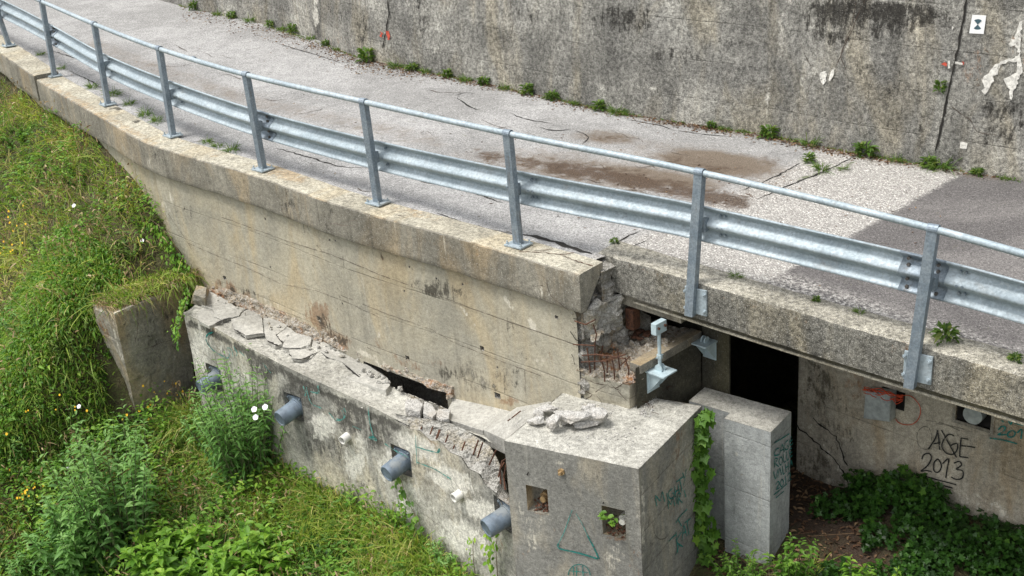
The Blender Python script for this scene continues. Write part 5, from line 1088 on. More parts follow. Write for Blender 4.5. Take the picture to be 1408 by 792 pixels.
tag(tw.build('dead_twigs', M['litter']), 'tangle of dead twigs at the foot of the stub', None, None, 'stuff')

# =================================================================== GUARDRAIL
gr = empty('guardrail', pt(-9, 6.4, zr(-9)), 'galvanised guardrail with round top rail and corrugated beam along the ramp edge', 'guardrail')
POST = [((72.3, 105.7), (54, 1)), ((145.6, 145), (126, 32)), ((234.6, 188), (215.5, 66)), ((358.7, 234.6), (334.8, 101.6)), ((516.8, 281), (496.4, 138.8)), ((710, 339), (695, 182.4))]
def post_section(B, T, tan, w_, d_, th=.007):
    """bent channel: web outward, two flanges inward"""
    inn = Vector((-tan.y, tan.x, 0)).normalized(); inn = inn if inn.dot(NN) > 0 else -inn
    o = [(-w_/2, 0), (w_/2, 0), (w_/2, d_), (w_/2-th, d_), (w_/2-th, th), (-w_/2+th, th), (-w_/2+th, d_), (-w_/2, d_)]
    return MB().prism([B+tan*a+inn*b for a, b in o], T-B), inn
rail_pts = []
def tangent(i, L):
    a = L[max(i-1, 0)]; b = L[min(i+1, len(L)-1)]; t = (b-a); t.z = 0; return t.normalized()
bases = [onroad(*b, 0) for b, t in POST]
b_first = onroad(8, 66); b_first = onroad(10, 64, .06)
bases = [onroad(-72, 36, .06), b_first]+bases
tops = [None, None]
for (b, t), B in zip(POST, bases[2:]):
    r_ = ray(*t); k = (B.x*r_.x+B.y*r_.y)/(r_.x**2+r_.y**2); tops.append(r_*k)
r_ = ray(-5, -24); k = (bases[1].x*r_.x+bases[1].y*r_.y)/(r_.x**2+r_.y**2); tops[1] = bases[1]+Vector((-.1, .0, 1.06)); tops[0] = bases[0]+Vector((-.1, 0, 1.06))
for i, (B, T_) in enumerate(zip(bases, tops)):
    tn = tangent(i, bases); mb, inn = post_section(B+UPN*.02-tn*0, T_-UPN*.025, tn, .075, .06)
    p = mb.build('post', M['post'], gr, bevel=.0015)
    hook = MB(); c = T_-UPN*.015+inn*.028; pts_ = []
    for a in np.linspace(-.15, math.pi*1.0, 9): pts_.append((math.cos(a), math.sin(a)))
    for k in range(len(pts_)-1):
        (x0, y0), (x1, y1) = pts_[k], pts_[k+1]; q = []
        for (x, y, rr) in ((x0, y0, .030), (x1, y1, .030), (x1, y1, .037), (x0, y0, .037)): q.append(c-inn*x*rr+UPN*y*rr-tn*.038)
        hook.prism(q, tn*.076)
    hook.build('hook_strap', M['post'], p)
    rail_pts.append(c)
    inn2 = inn; MB().frame(B+UPN*.013+inn*.03, tn, inn, UPN, .10, .085, .008).build('base_plate', M['galv'], p, bevel=.002)
    bo = MB()
    for sx in (-1, 1):
        for sy in (-1, 1): c = B+inn*.03+tn*sx*.078+inn*sy*.062+UPN*.02; MB().tube([c, c+UPN*.016], .014, 6).tube([c, c+UPN*.034], .007, 8).build('bolt', M['galv'], p)
# bridge posts, side mounted
for (bpx, tpx, ppx) in (((953, 431), (959.4, 236), None), ((1254, 529), (1281.5, 314), None)):
    u, v = KERB.uv(*bpx); tn = (KERB.P(u+.1, 0)-KERB.P(u-.1, 0)); tn.z = 0; tn.normalize(); nn = KERB.nrm(u)
    B = KERB.P(u, v, -.075); r_ = ray(*tpx); k = (B.x*r_.x+B.y*r_.y)/(r_.x**2+r_.y**2); T_ = r_*k
    mb, inn = post_section(B-inn*0, T_-UPN*.02, tn, .078, .065); p = mb.build('post', M['post'], gr, bevel=.0015)
    c = T_-UPN*.015+inn*.030; hook = MB(); pts_ = [(math.cos(a), math.sin(a)) for a in np.linspace(-.15, math.pi, 9)]
    for k in range(len(pts_)-1):
        (x0, y0), (x1, y1) = pts_[k], pts_[k+1]; q = [c-inn*x*rr+UPN*y*rr-tn*.039 for (x, y, rr) in ((x0, y0, .030), (x1, y1, .030), (x1, y1, .037), (x0, y0, .037))]; hook.prism(q, tn*.078)
    hook.build('hook_strap', M['post'], p); rail_pts.append(c)
    # plate bolted on kerb face
    cpt = KERB.P(u, -.165, -.012); MB().frame(cpt+tn*.04, tn, nn, UPN, .105, .009, .115).build('side_plate', M['galv'], p, bevel=.002)
    bo = MB()
    for sx in (-.06, .125):
        for sy in (-.075, .075): c = cpt+tn*sx+UPN*sy+nn*.008; MB().tube([c, c+nn*.012], .016, 6).tube([c, c+nn*.024], .008, 8).build('bolt', M['galv'], p)
# top rail
last = rail_pts[-1]
endp = onroad(1408, 351, .97); ext = last+(endp-last)*2.6
RP = rail_pts+[ext]; RP = [tuple(p) for p in RP]
mb = MB().tube([Vector(p) for p in spl(RP, 10)], .027, 16); mb.build('top_rail', M['galv'], gr, True, angle=60)
j = onroad(283, 93, 1.04); 
jp = Vector(rail_pts[4]).lerp(Vector(rail_pts[5]), .42); dj = (Vector(rail_pts[5])-Vector(rail_pts[4])).normalized()
MB().tube([jp-dj*.02, jp+dj*.02], .032, 12).build('rail_clamp', M['post'], gr, True)
# corrugated beam
BM_PX = [((-60, -28), .63), ((7, 2), .64), ((66, 32), .645), ((140, 73), .65), ((235, 112), .65), ((355, 152), .655), ((515, 193), .66), ((711, 235), .67), ((890, 268), .70), ((969, 284), .71), ((1269, 352), .73), ((1408, 388), .735), ((1560, 430), .74)]
PT_ = [(-20, 7.0), (-18.4, 6.85), (-16.41, 6.65), (-14.42, 6.45), (-12.54, 6.31), (-10.67, 6.33), (-8.92, 6.51), (-7.12, 6.68), (-5.45, 7.08), (-3.6, 7.28), (-2.4, 7.35)]
def beam_pt(x, y):
    lo, hi = .3, .95
    for _ in range(30):
        h = (lo+hi)/2; p = onroad(x, y, h)
        if N_(p) > interp(PT_, S(p))+.115: lo = h
        else: hi = h
    return p
bt_ = [beam_pt(*q) for q, h in BM_PX]; bp = [Vector(p) for p in spl([tuple(p) for p in bt_], 8)]
H = .31
prof = [(.012, 0), (.0, -.008), (.010, -.020), (.060, -.055), (.072, -.072), (.060, -.092), (.0, -.135), (-.012, -.150), (-.012, -.162), (.0, -.178), (.060, -.220), (.072, -.240), (.060, -.258), (.010, -.292), (0, -.304), (.012, -.312)]
vs, fs = [], []
for i, p in enumerate(bp):
    t_ = bp[min(i+1, len(bp)-1)]-bp[max(i-1, 0)]; t_.z = 0; t_.normalize(); inn = Vector((-t_.y, t_.x, 0)); inn = inn if inn.dot(NN) > 0 else -inn
    for (d, h) in prof: vs.append(p+inn*d+UPN*h)
m = len(prof)
for i in range(len(bp)-1):
    for k in range(m-1): fs.append((i*m+k, (i+1)*m+k, (i+1)*m+k+1, i*m+k+1))
for cx in (355, 1269, 66):
    c = min(range(len(bp)), key=lambda i: abs(proj(bp[i])[0]-cx)); p0_ = bp[c]; t_ = (bp[c+1]-bp[c-1]).normalized(); th_ = Vector((t_.x, t_.y, 0)).normalized(); inn = Vector((-th_.y, th_.x, 0)); inn = inn if inn.dot(NN) > 0 else -inn
    v2, f2 = [], []
    for j in range(5):
        for (d, h) in prof: v2.append(p0_+t_*(-.17+.085*j)+inn*(d-.007)+UPN*h)
    for j in range(4):
        for k in range(m-1): f2.append((j*m+k, (j+1)*m+k, (j+1)*m+k+1, j*m+k+1))
    o = mk('lap_plate', v2, f2, M['post'], gr, True); q_ = o.modifiers.new('thickness', 'SOLIDIFY'); q_.thickness = .004; q_.offset = 0
    for sx in (-.11, .11):
        for hz, dd in ((-.05, .05), (-.10, .05), (-.21, .045), (-.27, .04)): a = p0_+t_*sx+UPN*hz+inn*(dd-.02); MB().tube([a, a-inn*.018], .013, 8).build('beam_bolt', M['boltd'], gr)
bo_ = mk('corrugated_beam', vs, fs, M['galv'], gr, True); sm = bo_.modifiers.new('thickness', 'SOLIDIFY'); sm.thickness = .005; sm.offset = 0
for c in rail_pts[1:]:
    q = min(range(len(bp)), key=lambda i: ((bp[i]-c).xy).length); p = bp[q]; t_ = bp[min(q+1, len(bp)-1)]-bp[q-1]; t_.z = 0; t_.normalize(); inn = Vector((-t_.y, t_.x, 0)); inn = inn if inn.dot(NN) > 0 else -inn
    cc_ = Vector((c.x, c.y, p.z-.155)); dd = p+UPN*-.155-cc_; off = dd-t_*dd.dot(t_); 
    MB().frame(cc_+inn*.055, t_, inn, UPN, .03, .035, .055).build('spacer', M['post'], gr, bevel=.003)
    for sx in (-.12, .12, .16) if q > 50 else (.10,):
        for hz in (-.075, -.165, -.24): a = p+t_*sx+UPN*hz-inn*(.0 if hz == -.165 else -.05); MB().tube([a-inn*.0, a-inn*.02], .012, 6).build('beam_bolt', M['post'], gr)

# =================================================================== TERRAIN
CT = [(s, n, z) for s, n, z in ((-18.89, 6.84, -3.45), (-17.62, 6.65, -3.6), (-16.64, 6.5, -3.62), (-15.29, 6.34, -3.70), (-14.41, 6.24, -3.82), (-13.34, 6.13, -4.05), (-12.65, 6.06, -4.40), (-12.25, 6.0, -4.85), (-16.03, 5.34, -4.55), (-13.83, 4.17, -5.75), (-11.81, 2.97, -7.2), (-9.77, 4.5, -7.15), (-7.32, 5.75, -6.95), (-10.2, 5.7, -6.62), (-11.6, 5.5, -6.42),
      (-12.5, 4.7, -5.2), (-12.9, 5.3, -4.9), (-12.35, 4.75, -6.0), (-12.0, 4.6, -6.45), (-13.98, 5.6, -4.55), (-9, 2, -8.2), (-6.5, 4, -7.9), (-18, 3, -5.9), (-22, 5, -4.6), (-22, 7, -3.6), (-14, 1, -7.4), (-8.6, 5.7, -6.85), (-4.7, 7.1, -6.45), (-5.2, 8.4, -6.35), (-3.3, 8.8, -6.28), (-4.3, 8.8, -6.2), (-3.5, 7.3, -6.6), (-5.4, 6.6, -6.75), (-3, 5.5, -7.3), (-1.5, 8.5, -6.4), (-5.4, 10.5, -6.4), (-3, 10.5, -6.4))]
_C = np.array(CT); _n = len(_C)
def _phi(r): return np.where(r > 1e-9, r*r*np.log(r+1e-12), 0)
_A = np.zeros((_n+3, _n+3)); _A[:_n, :_n] = _phi(np.hypot(_C[:, None, 0]-_C[None, :, 0], _C[:, None, 1]-_C[None, :, 1]))+np.eye(_n)*.06
_A[:_n, _n] = 1; _A[:_n, _n+1:] = _C[:, :2]; _A[_n:, :_n] = _A[:_n, _n:].T
_w = np.linalg.solve(_A, np.r_[_C[:, 2], 0, 0, 0])
def terr(s, n):
    s = np.atleast_1d(np.asarray(s, float)); n = np.atleast_1d(np.asarray(n, float))
    z = _phi(np.hypot(s[:, None]-_C[None, :, 0], n[:, None]-_C[None, :, 1]))@_w[:_n]+_w[_n]+s*_w[_n+1]+n*_w[_n+2]
    z = z+.05*np.sin(s*2.1+n)+.04*np.sin(n*3.3-s*1.2)+.03*np.sin(s*5.1+n*4.2)
    m = (s > -12.3) & (s < -10.4) & (n > 3.5); z = np.where(m, np.minimum(z, np.interp(s, [-12.3, -11.5, -10.4], [-6.5, -6.5, -6.55])-.1*np.maximum(0, 5.6-n)), z)
    m = (s > -12.7) & (s <= -12.3) & (n < 4.88) & (n > 3.5); z = np.where(m, np.minimum(z, np.interp(s, [-12.7, -12.5, -12.3], [-5.0, -5.7, -6.5])-.35*(4.88-n)), z)
    far = np.clip((3-n)/3, 0, 1); z = z*(1-far)+far*np.maximum(np.minimum(z, -6), -8.5)
    return z
def wall_n(s): return np.interp(s, [-26, -18.9, -14.4, -12.0, -11.9, -9.6, -8.5, -6.41, -6.40, -5.3], [7, 6.84, 6.26, 6.06, 5.60, 5.72, 5.86, 5.76, 9, 9])
sa = np.concatenate([np.arange(-70, -22, 4), np.arange(-22, -1, .11), np.arange(-1, 40, 4)]); na = np.concatenate([np.arange(-60, 1, 4), np.arange(1, 11.2, .11), [12, 16, 30]])
SS, NNg = np.meshgrid(sa, na, indexing='ij'); zz = terr(SS.ravel(), NNg.ravel()).reshape(SS.shape)
wn = wall_n(SS); zz = np.where((NNg > wn+.25) & (SS < -6.2), -7.2, zz); zz = np.where((NNg > 11.5) | (NNg > 9.2) & (SS > -5), -7.2, zz)
zz = np.where(SS > 0, np.minimum(zz, -6.5), zz); zz = np.where(SS < -24, np.clip(zz, -8.5, -4), zz)
X = DN.x*SS+NN.x*NNg; Y = DN.y*SS+NN.y*NNg; V = np.stack([X, Y, zz], -1).reshape(-1, 3); a, b = SS.shape
idx = np.arange(a*b).reshape(a, b); F = np.stack([idx[:-1, :-1], idx[1:, :-1], idx[1:, 1:], idx[:-1, 1:]], -1).reshape(-1, 4)
g = mk('ground', V.tolist(), F.tolist(), M['ground'], None, True); tag(g, 'sloping earth bank below the ramp', None, None, 'structure')
masks(g, {'m3': [(1150, 690, 70, 45, 0, 1.6), (30, 640, 18, 14, 20, 1.0), (1180, 760, 40, 30, 0, 1), (200, 400, 30, 14, 0, 1)]})
def T3d(s, n): 
    s = np.asarray(s, float); n = np.asarray(n, float); z = terr(s, n); return np.stack([DN.x*s+NN.x*n, DN.y*s+NN.y*n, z], -1)
def ground_at(px, py):
    r = ray(px, py); t = 6.0
    for _ in range(400):
        P = r*t; z = float(terr(S(P), N_(P))[0])
        if P.z <= z: break
        t += .03
    return P
def pxy(P):
    d = P@np.array(Fv); return CW/2+FPX*(P@np.array(Rv))/d, CH/2-FPX*(P@np.array(Uv))/d

# =================================================================== VEGETATION
LEAF = (np.array([(0, 0, 0), (.28, .42, .10), (.62, .40, .08), (1, 0, -.12), (.62, -.40, .08), (.28, -.42, .10), (.30, 0, -.02), (.65, 0, -.04)]), [(0, 1, 6), (1, 2, 7, 6), (2, 3, 7), (0, 6, 5), (6, 7, 4, 5), (7, 3, 4)])
_an = [(0, 0), (.10, .40), (-.12, .62), (.30, .50), (.52, .78), (.62, .36), (1.0, 0), (.62, -.36), (.52, -.78), (.30, -.50), (-.12, -.62), (.10, -.40)]
PALM = (np.array([(x, y, .10*abs(y)-.1*x*x) for x, y in _an]+[(.35, 0, -.03)]), [(12, i, (i+1) % 12) for i in range(12)])
BLADE = (np.array([(0, .5, 0), (0, -.5, 0), (.4, .42, 0), (.4, -.42, 0), (.75, .28, 0), (.75, -.28, 0), (1, 0, 0)]), [(0, 1, 3, 2), (2, 3, 5, 4), (4, 5, 6)])
def scatter(tpl, P, A, Nr, L, W, tint, droop):
    """instance a leaf template: P base, A axis, Nr normal, L length, W width"""
    tv, tf = tpl; n = len(P); A = A/np.linalg.norm(A, axis=1, keepdims=True); Sd = np.cross(Nr, A); Sd /= np.linalg.norm(Sd, axis=1, keepdims=True)+1e-9; Nn = np.cross(A, Sd)
    t = tv[None, :, 0:1]; x = tv[None, :, 1:2]; z = tv[None, :, 2:3]; L = L[:, None, None]; W = W[:, None, None]
    V = P[:, None]+A[:, None]*t*L+Sd[:, None]*x*W+Nn[:, None]*z*L; V[:, :, 2] -= (droop[:, None]*(tv[None, :, 0]**2)*L[:, :, 0])
    return V.reshape(-1, 3), np.repeat(tint, len(tv)), tf, n, len(tv)
def leafmesh(name, parts, mat, parent=None, local=False):
    vs, tn, lt, lv = [], [], [], []; base = 0
    for V, ti, tf, n, k in parts:
        vs.append(V); tn.append(ti); fl = np.concatenate([np.array(f) for f in tf]); ln = np.array([len(f) for f in tf])
        lv.append((fl[None]+(np.arange(n)*k)[:, None]+base).ravel()); lt.append(np.tile(ln, n)); base += n*k
    V = np.concatenate(vs).astype('f'); lv = np.concatenate(lv).astype('i'); lt = np.concatenate(lt).astype('i'); tn = np.concatenate(tn).astype('f')
    me = bpy.data.meshes.new(name); me.vertices.add(len(V)); me.vertices.foreach_set('co', V.ravel()); me.loops.add(len(lv)); me.loops.foreach_set('vertex_index', lv)
    me.polygons.add(len(lt)); me.polygons.foreach_set('loop_start', np.r_[0, np.cumsum(lt)[:-1]].astype('i')); me.polygons.foreach_set('loop_total', lt)
    me.update(calc_edges=True); at = me.attributes.new('tint', 'FLOAT', 'POINT'); at.data.foreach_set('value', tn); me.materials.append(mat)
    o = bpy.data.objects.new(name, me); COL.objects.link(o)
    if parent is not None:
        if local: o.parent = parent
        else: world_at(o, parent)
    return o
def rv(n, s=1): return rng.normal(0, s, (n, 3))
# ---- grass on the bank
def region(n, s0, s1, n0, n1):
    s = rng.uniform(s0, s1, n); q = rng.uniform(n0, n1, n); P = T3d(s, q); x, y = pxy(P)
    ok = (x > -60) & (x < 1470) & (y > -40) & (y < 900) & (q < wall_n(s)-.02)
    return s[ok], q[ok], P[ok], x[ok], y[ok]
def pn(s, n, f): return np.sin(s*f+1.3*np.sin(n*f*.8+1))*np.sin(n*f*1.3+1.7*np.sin(s*f*.7))
def grass(N, L0, L1, w_, seed=0):
    s, q, P, x, y = region(N, -21, -6.45, 1.5, 6.9)
    # keep the block's body free
    inb = (s > -12.48) & (s < -12.02) & (q > 4.95) & (q < 6.1); P[inb, 2] = -4.99
    f1 = pn(s, q, 1.9); f2 = pn(s+5, q-3, 4.7); n = len(s)
    keep = rng.random(n) < np.clip(.85+.35*f2, .25, 1)*np.where((x > 0) & (x < 50) & (y > 620) & (y < 680), .25, 1)*np.where(inb, .9, 1)
    P, f1, f2, s, q = P[keep], f1[keep], f2[keep], s[keep], q[keep]; n = len(P)
    f3 = pn(s*1.7, q*1.9, 3.3)
    lay = np.stack([DN.x*.15-NN.x*.25+.55*np.cos(f3*5+s*3), DN.y*.15-NN.y*.25+.55*np.sin(f3*5+q*4), np.full(n, .8)], -1)
    A = lay+rv(n, .55); A[:, 2] = np.abs(A[:, 2])+.1
    L = rng.uniform(L0, L1, n)*(1+.35*f1); W = L*0+w_*rng.uniform(.6, 1.5, n)
    tint = np.clip(rng.normal(.42, .17, n)+.17*f2+.12*f1, 0, .86); dry = rng.random(n) < (.08+.35*((f3 > .45) | (f1 > .55))); tint[dry] = rng.uniform(.86, 1, dry.sum())
    return scatter(BLADE, P, A, rv(n), L, W, tint, rng.uniform(.2, .9, n))
def steep(N, tpl, L0, L1, wd, h):
    s = rng.uniform(-14.2, -12.25, N); q = rng.uniform(3.4, 5.5, N); P = T3d(s, q); m = ~((s > -12.5) & (q > 4.85)); P, s, q = P[m], s[m], q[m]; n = len(P)
    P = P+np.array([-.2, -.8, .5])*rng.random((n, 1))*h; A = np.stack([-NN.x*.6+DN.x*.4*np.ones(n), -NN.y*.6+DN.y*.4*np.ones(n), np.full(n, .5)], -1)+rv(n, .75); L = rng.uniform(L0, L1, n)
    return scatter(tpl, P, A, rv(n, .5)+np.array([-.3, -.7, .7]), L, L*wd if tpl is LEAF else L*0+wd, np.clip(rng.normal(.5, .18, n), 0, .9), rng.uniform(.3, .9, n))
def lower(N):
    s, q, P, x, y = region(N, -12, -6.45, 3, 6); m = (y > 600) & (x > 330) & (pn(s, q, 2.6) > -.3); P = P[m]; n = len(P); A = rv(n, .35)+np.array([.1, -.2, 1]); dry = rng.random(n) < .3
    return scatter(BLADE, P+np.array([0, 0, .05]), A, rv(n), rng.uniform(.3, .55, n), np.full(n, .012), np.where(dry, rng.uniform(.85, 1, n), rng.uniform(.3, .75, n)), rng.uniform(.3, 1, n))
def foot(N):
    s = rng.uniform(-11.9, -6.5, N); q = wall_n(s)-np.abs(rng.normal(0, .22, N))-.03; P = T3d(s, q); m = pn(s*1.5, q, 3.7)+.3*rng.random(N) > -.35; P = P[m]; n = len(P); A = rv(n, .42)+np.array([-.25, -.25, 1]); dry = rng.random(n) < .28
    return scatter(BLADE, P, A, rv(n), rng.uniform(.25, .68, n), np.full(n, .014), np.where(dry, rng.uniform(.85, 1, n), rng.uniform(.15, .65, n)), rng.uniform(.3, 1.1, n))
def capg(N):
    s = rng.uniform(-12.5, -12.03, N); q = rng.uniform(5.0, 6.1, N); P = T3d(s, q); P[:, 2] = -4.98+rng.random(N)*.05*(q-4.8); A = rv(N, .6)+np.array([.2, -.35, .6]); return scatter(BLADE, P, A, rv(N), rng.uniform(.1, .3, N)*(.5+.5*(q-4.9)), np.full(N, .012), rng.uniform(.1, .8, N), rng.uniform(.3, 1.1, N))
tag(leafmesh('grass', [foot(9000), capg(3200), steep(16000, BLADE, .08, .24, .012, .02), lower(36000), grass(95000, .09, .24, .011), grass(14000, .25, .42, .014)], M['grass']), 'long tangled green grass covering the bank', None, None, 'stuff')
# ---- low leafy cover among it
def cover(N, mask, L0, L1, hmax, tpl=LEAF, wr=.55):
    s, q, P, x, y = region(N, -21, -6.45, 1.5, 6.9); m = mask(s, q, x, y); P = P[m]; n = len(P); s = s[m]; q = q[m]
    h = rng.random(n)**.7*hmax*(1+.5*pn(s, q, 3.1)); P[:, 2] += h; a = rng.uniform(0, 2*np.pi, n)
    A = np.stack([np.cos(a), np.sin(a), rng.uniform(-.2, .5, n)], -1); Nr = rv(n, .35)+np.array([0, -.25, 1]); L = rng.uniform(L0, L1, n)
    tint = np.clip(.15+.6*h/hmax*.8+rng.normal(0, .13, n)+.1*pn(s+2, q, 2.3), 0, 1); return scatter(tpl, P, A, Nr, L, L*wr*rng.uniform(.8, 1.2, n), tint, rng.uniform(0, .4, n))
m1 = lambda s, q, x, y: pn(s, q, 1.6)+.5*pn(s+3, q+1, 3.7)+.0035*(x*.2+y-560)+.6*((x < 150) & (y < 260) & (y > 110))*1.0+.5*((x < 120) & (y > 560))+.25*(y > 640) > rng.normal(.02, .38, len(s))
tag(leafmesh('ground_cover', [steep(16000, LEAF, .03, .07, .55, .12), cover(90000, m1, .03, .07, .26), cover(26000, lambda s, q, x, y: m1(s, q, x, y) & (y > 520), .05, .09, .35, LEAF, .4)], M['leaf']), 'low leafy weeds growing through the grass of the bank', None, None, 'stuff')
# ---- seed-head straw
s, q, P, x, y = region(7000, -20, -6.6, 2.5, 6.6); m = pn(s, q, 2.2) > -.1; P = P[m]; n = len(P); A = rv(n, .3)+np.array([0, 0, 1.0])
tag(leafmesh('dry_stems', [scatter(BLADE, P, A, rv(n), rng.uniform(.35, .6, n), np.full(n, .006), rng.random(n), rng.uniform(.1, .6, n)), scatter(BLADE, P+A/np.linalg.norm(A, axis=1, keepdims=True)*.33, A+rv(n, .4), rv(n), rng.uniform(.06, .12, n), np.full(n, .018), rng.random(n), rng.uniform(.1, 1, n))], M['straw']), 'dry straw coloured stems among the grass', None, None, 'stuff')
# ---- dry thatch overhanging the leaning block
n = 1700; s = rng.uniform(-12.5, -12.02, n); q = rng.uniform(4.9, 6.1, n); P = T3d(s, q); P[:, 2] = -4.97+rng.uniform(0, .10, n)*((q-4.8)/1.3); A = np.stack([DN.x*np.ones(n)*.7, DN.y*np.ones(n)*.7, rng.uniform(-.4, .9, n)], -1)+rv(n, .3)
tag(leafmesh('dry_thatch', [scatter(BLADE, P, A, rv(n), rng.uniform(.08, .22, n), np.full(n, .007), rng.random(n), rng.uniform(.4, 1.1, n))], M['straw']), 'matted dry grass hanging over the top of the leaning brown block', None, None, 'stuff')

# ---- plants as things
def leafy_plant(name, label, P0, height, stems, spread, L, wr, mat, group=None, pairs=12, seed=0, tmin=.2, tpl=LEAF, droop=.35, lean=(0, 0), cat='plant'):
    rg = np.random.default_rng(seed+11); o = empty(name, P0, label, cat, group); mb = MB(); Ps, As, Ns, Ls, Ts = [], [], [], [], []
    for k in range(stems):
        a = rg.uniform(0, 6.28); d = rg.uniform(.1, 1)**.6*spread; b = P0+Vector((math.cos(a)*d*.45, math.sin(a)*d*.45, 0)); b.z = float(terr(S(b), N_(b))[0])-.02 if name != 'vine' else b.z
        h = height*rg.uniform(.6, 1.0)*(1-.25*d/max(spread, .01)); tip = Vector((b.x+math.cos(a)*d*.6+lean[0], b.y+math.sin(a)*d*.6+lean[1], P0.z+h)); 
        pts = [b.lerp(tip, t)+Vector((rg.normal(0, .012), rg.normal(0, .012), .08*h*math.sin(t*3.1))) for t in np.linspace(0, 1, 6)]; mb.tube(pts, .005+.002*height, 5, True, .0015)
        for t in np.linspace(.12, 1, pairs):
            i = min(int(t*5), 4); p = pts[i].lerp(pts[i+1], t*5-i); aa = rg.uniform(0, 6.28)+t*9
            for sg_ in (0, math.pi) if tpl is LEAF else (0,):
                an = aa+sg_+rg.normal(0, .3); up = rg.uniform(-.1, .55)+.9*max(0, t-.8)*5*.5
                Ps.append(p); As.append((math.cos(an), math.sin(an), up)); Ns.append((rg.normal(0, .25), rg.normal(0, .25), 1)); Ls.append(L*rg.uniform(.6, 1.15)*(1.1-.5*t)*(1 if t < .97 else .6)); Ts.append(tmin+.55*t+rg.normal(0, .12))
    Ps = np.array([tuple(p) for p in Ps]); Ls = np.array(Ls); n = len(Ps); mb.build('stem', M['stalk'], o, True)
    leafmesh('foliage', [scatter(tpl, Ps, np.array(As), np.array(Ns), Ls, Ls*wr, np.clip(np.array(Ts), 0, 1), rg.uniform(.3, 1, n)*droop)], mat, o); return o
PL = [  # base px, height, stems, spread, leaf, ratio, mat, label
    ((175, 765), 2.1, 60, .6, .15, .38, 'silver', 'tallest grey green weed standing in the middle of the bank'),
    ((110, 790), 1.15, 40, .45, .17, .42, 'silver', 'bushy grey green weed to the lower left of the tallest weed'),
    ((348, 655), 1.75, 85, .62, .14, .28, 'silver', 'narrow leaved grey green bush between the two upper anchor caps'),
    ((290, 600), .6, 24, .4, .10, .25, 'silver', 'narrow leaved shrub right under the first anchor cap'),
    ((245, 800), .7, 30, .45, .22, .50, 'leaf', 'broad leaved bright clump at the bottom edge below the tallest weed'),
    ((340, 805), .65, 30, .45, .22, .50, 'leaf', 'broad leaved dark clump at the bottom, right of the bright clump'),
    ((20, 815), .6, 18, .35, .11, .38, 'silver', 'pale grey green weed in the bottom left corner'),
    ((70, 760), .35, 14, .35, .06, .6, 'leaf', 'dark bramble like clump beside the orange flowers'),
    ((555, 810), .35, 8, .18, .11, .42, 'vine', 'bright green broad leaved seedling near the foot of the lower wall'),
    ((210, 690), .4, 12, .25, .09, .4, 'silver', 'smaller grey green weed behind the tallest weed'),
    ((368, 615), 1.05, 44, .38, .08, .6, 'leaf', 'dark leafy bindweed bush left of the second anchor cap'),
    ((440, 700), .3, 10, .25, .07, .5, 'leaf', 'low leafy weed in the grass below the upper drain pipe'),
    ((110, 235), .2, 16, .40, .06, .6, 'leaf', 'dark leafy clump hugging the coping at upper left'),
    ((20, 190), .2, 16, .40, .06, .6, 'leaf', 'dark leafy clump at the left edge below the guardrail'),
    ((600, 770), .3, 10, .2, .06, .5, 'vine', 'yellow green weed against the lower wall foot'),
    ((150, 520), .3, 12, .2, .06, .5, 'leaf', 'light green leafy weed at the left foot of the leaning block'),
    ((45, 560), .25, 10, .3, .06, .5, 'leaf', 'leafy weed patch on the left bank above the bare soil'),
    ((400, 790), .3, 12, .3, .09, .4, 'leaf', 'leafy weed at the bottom between the broad clumps and the seedling'),
    ((480, 740), .3, 10, .2, .05, .5, 'weed', 'wispy yellow green weed in the dry grass near the wall'),
]
for i, (b, h, st, sp, L, wr, mt, lb) in enumerate(PL):
    leafy_plant('weed_plant', lb, ground_at(*b), h, st, sp, L, wr, M[mt], None, 13, i)
r_ = random.Random(21)
for k, (x, y, h, L, mt, lb) in enumerate([(425, 640, .55, .08, 'silver', 'grey green weed leaning on the lower wall right of the second anchor cap'), (465, 672, .5, .07, 'leaf', 'leafy weed against the lower wall below the upper drain pipe'), (505, 700, .5, .07, 'weed', 'yellow green weed against the lower wall left of the third anchor cap'), (545, 735, .55, .08, 'leaf', 'leafy weed against the lower wall below the third anchor cap'), (610, 790, .5, .08, 'silver', 'grey green weed against the lower wall near the bottom edge'), (395, 625, .7, .09, 'leaf', 'tall leafy weed beside the narrow leaved bush at the lower wall')]):
    leafy_plant('weed_plant', lb, ground_at(x, y), h, 14, .2, L, .42, M[mt], None, 11, 300+k)
WK = [('pale green', 'weed'), ('bright green', 'leaf'), ('grey green', 'silver')]
for k, (x, y, wh, h) in enumerate([(60, 330, 'on the upper bank at the left edge', .25), (120, 350, 'halfway up the bank above the leaning block', .25), (30, 430, 'at the left edge halfway down', .3), (95, 470, 'left of the leaning block', .3), (235, 570, 'below the leaning block', .35), (160, 600, 'above the tallest weed', .3), (300, 700, 'in front of the bush by the anchor caps', .4), (420, 650, 'at the wall foot right of the second anchor cap', .35), (470, 690, 'at the wall foot below the first drain pipe', .3), (390, 730, 'right of the broad leaved clumps', .35), (520, 760, 'in the dry grass near the bottom', .3), (60, 700, 'between the orange flowers and the tall weed', .4), (180, 330, 'close to the tan wall on the bank', .2), (430, 810, 'at the bottom edge in the middle of the bank', .4), (20, 620, 'at the left edge beside the bare soil', .35), (100, 620, 'right of the bare soil', .35)]):
    wn_, wm = WK[k % 3]; leafy_plant('weed_plant', '%s leafy weed %s' % (wn_, wh), ground_at(x, y+14), h, 14, .28, r_.uniform(.05, .08), .5, M[wm], None, 9, 200+k)
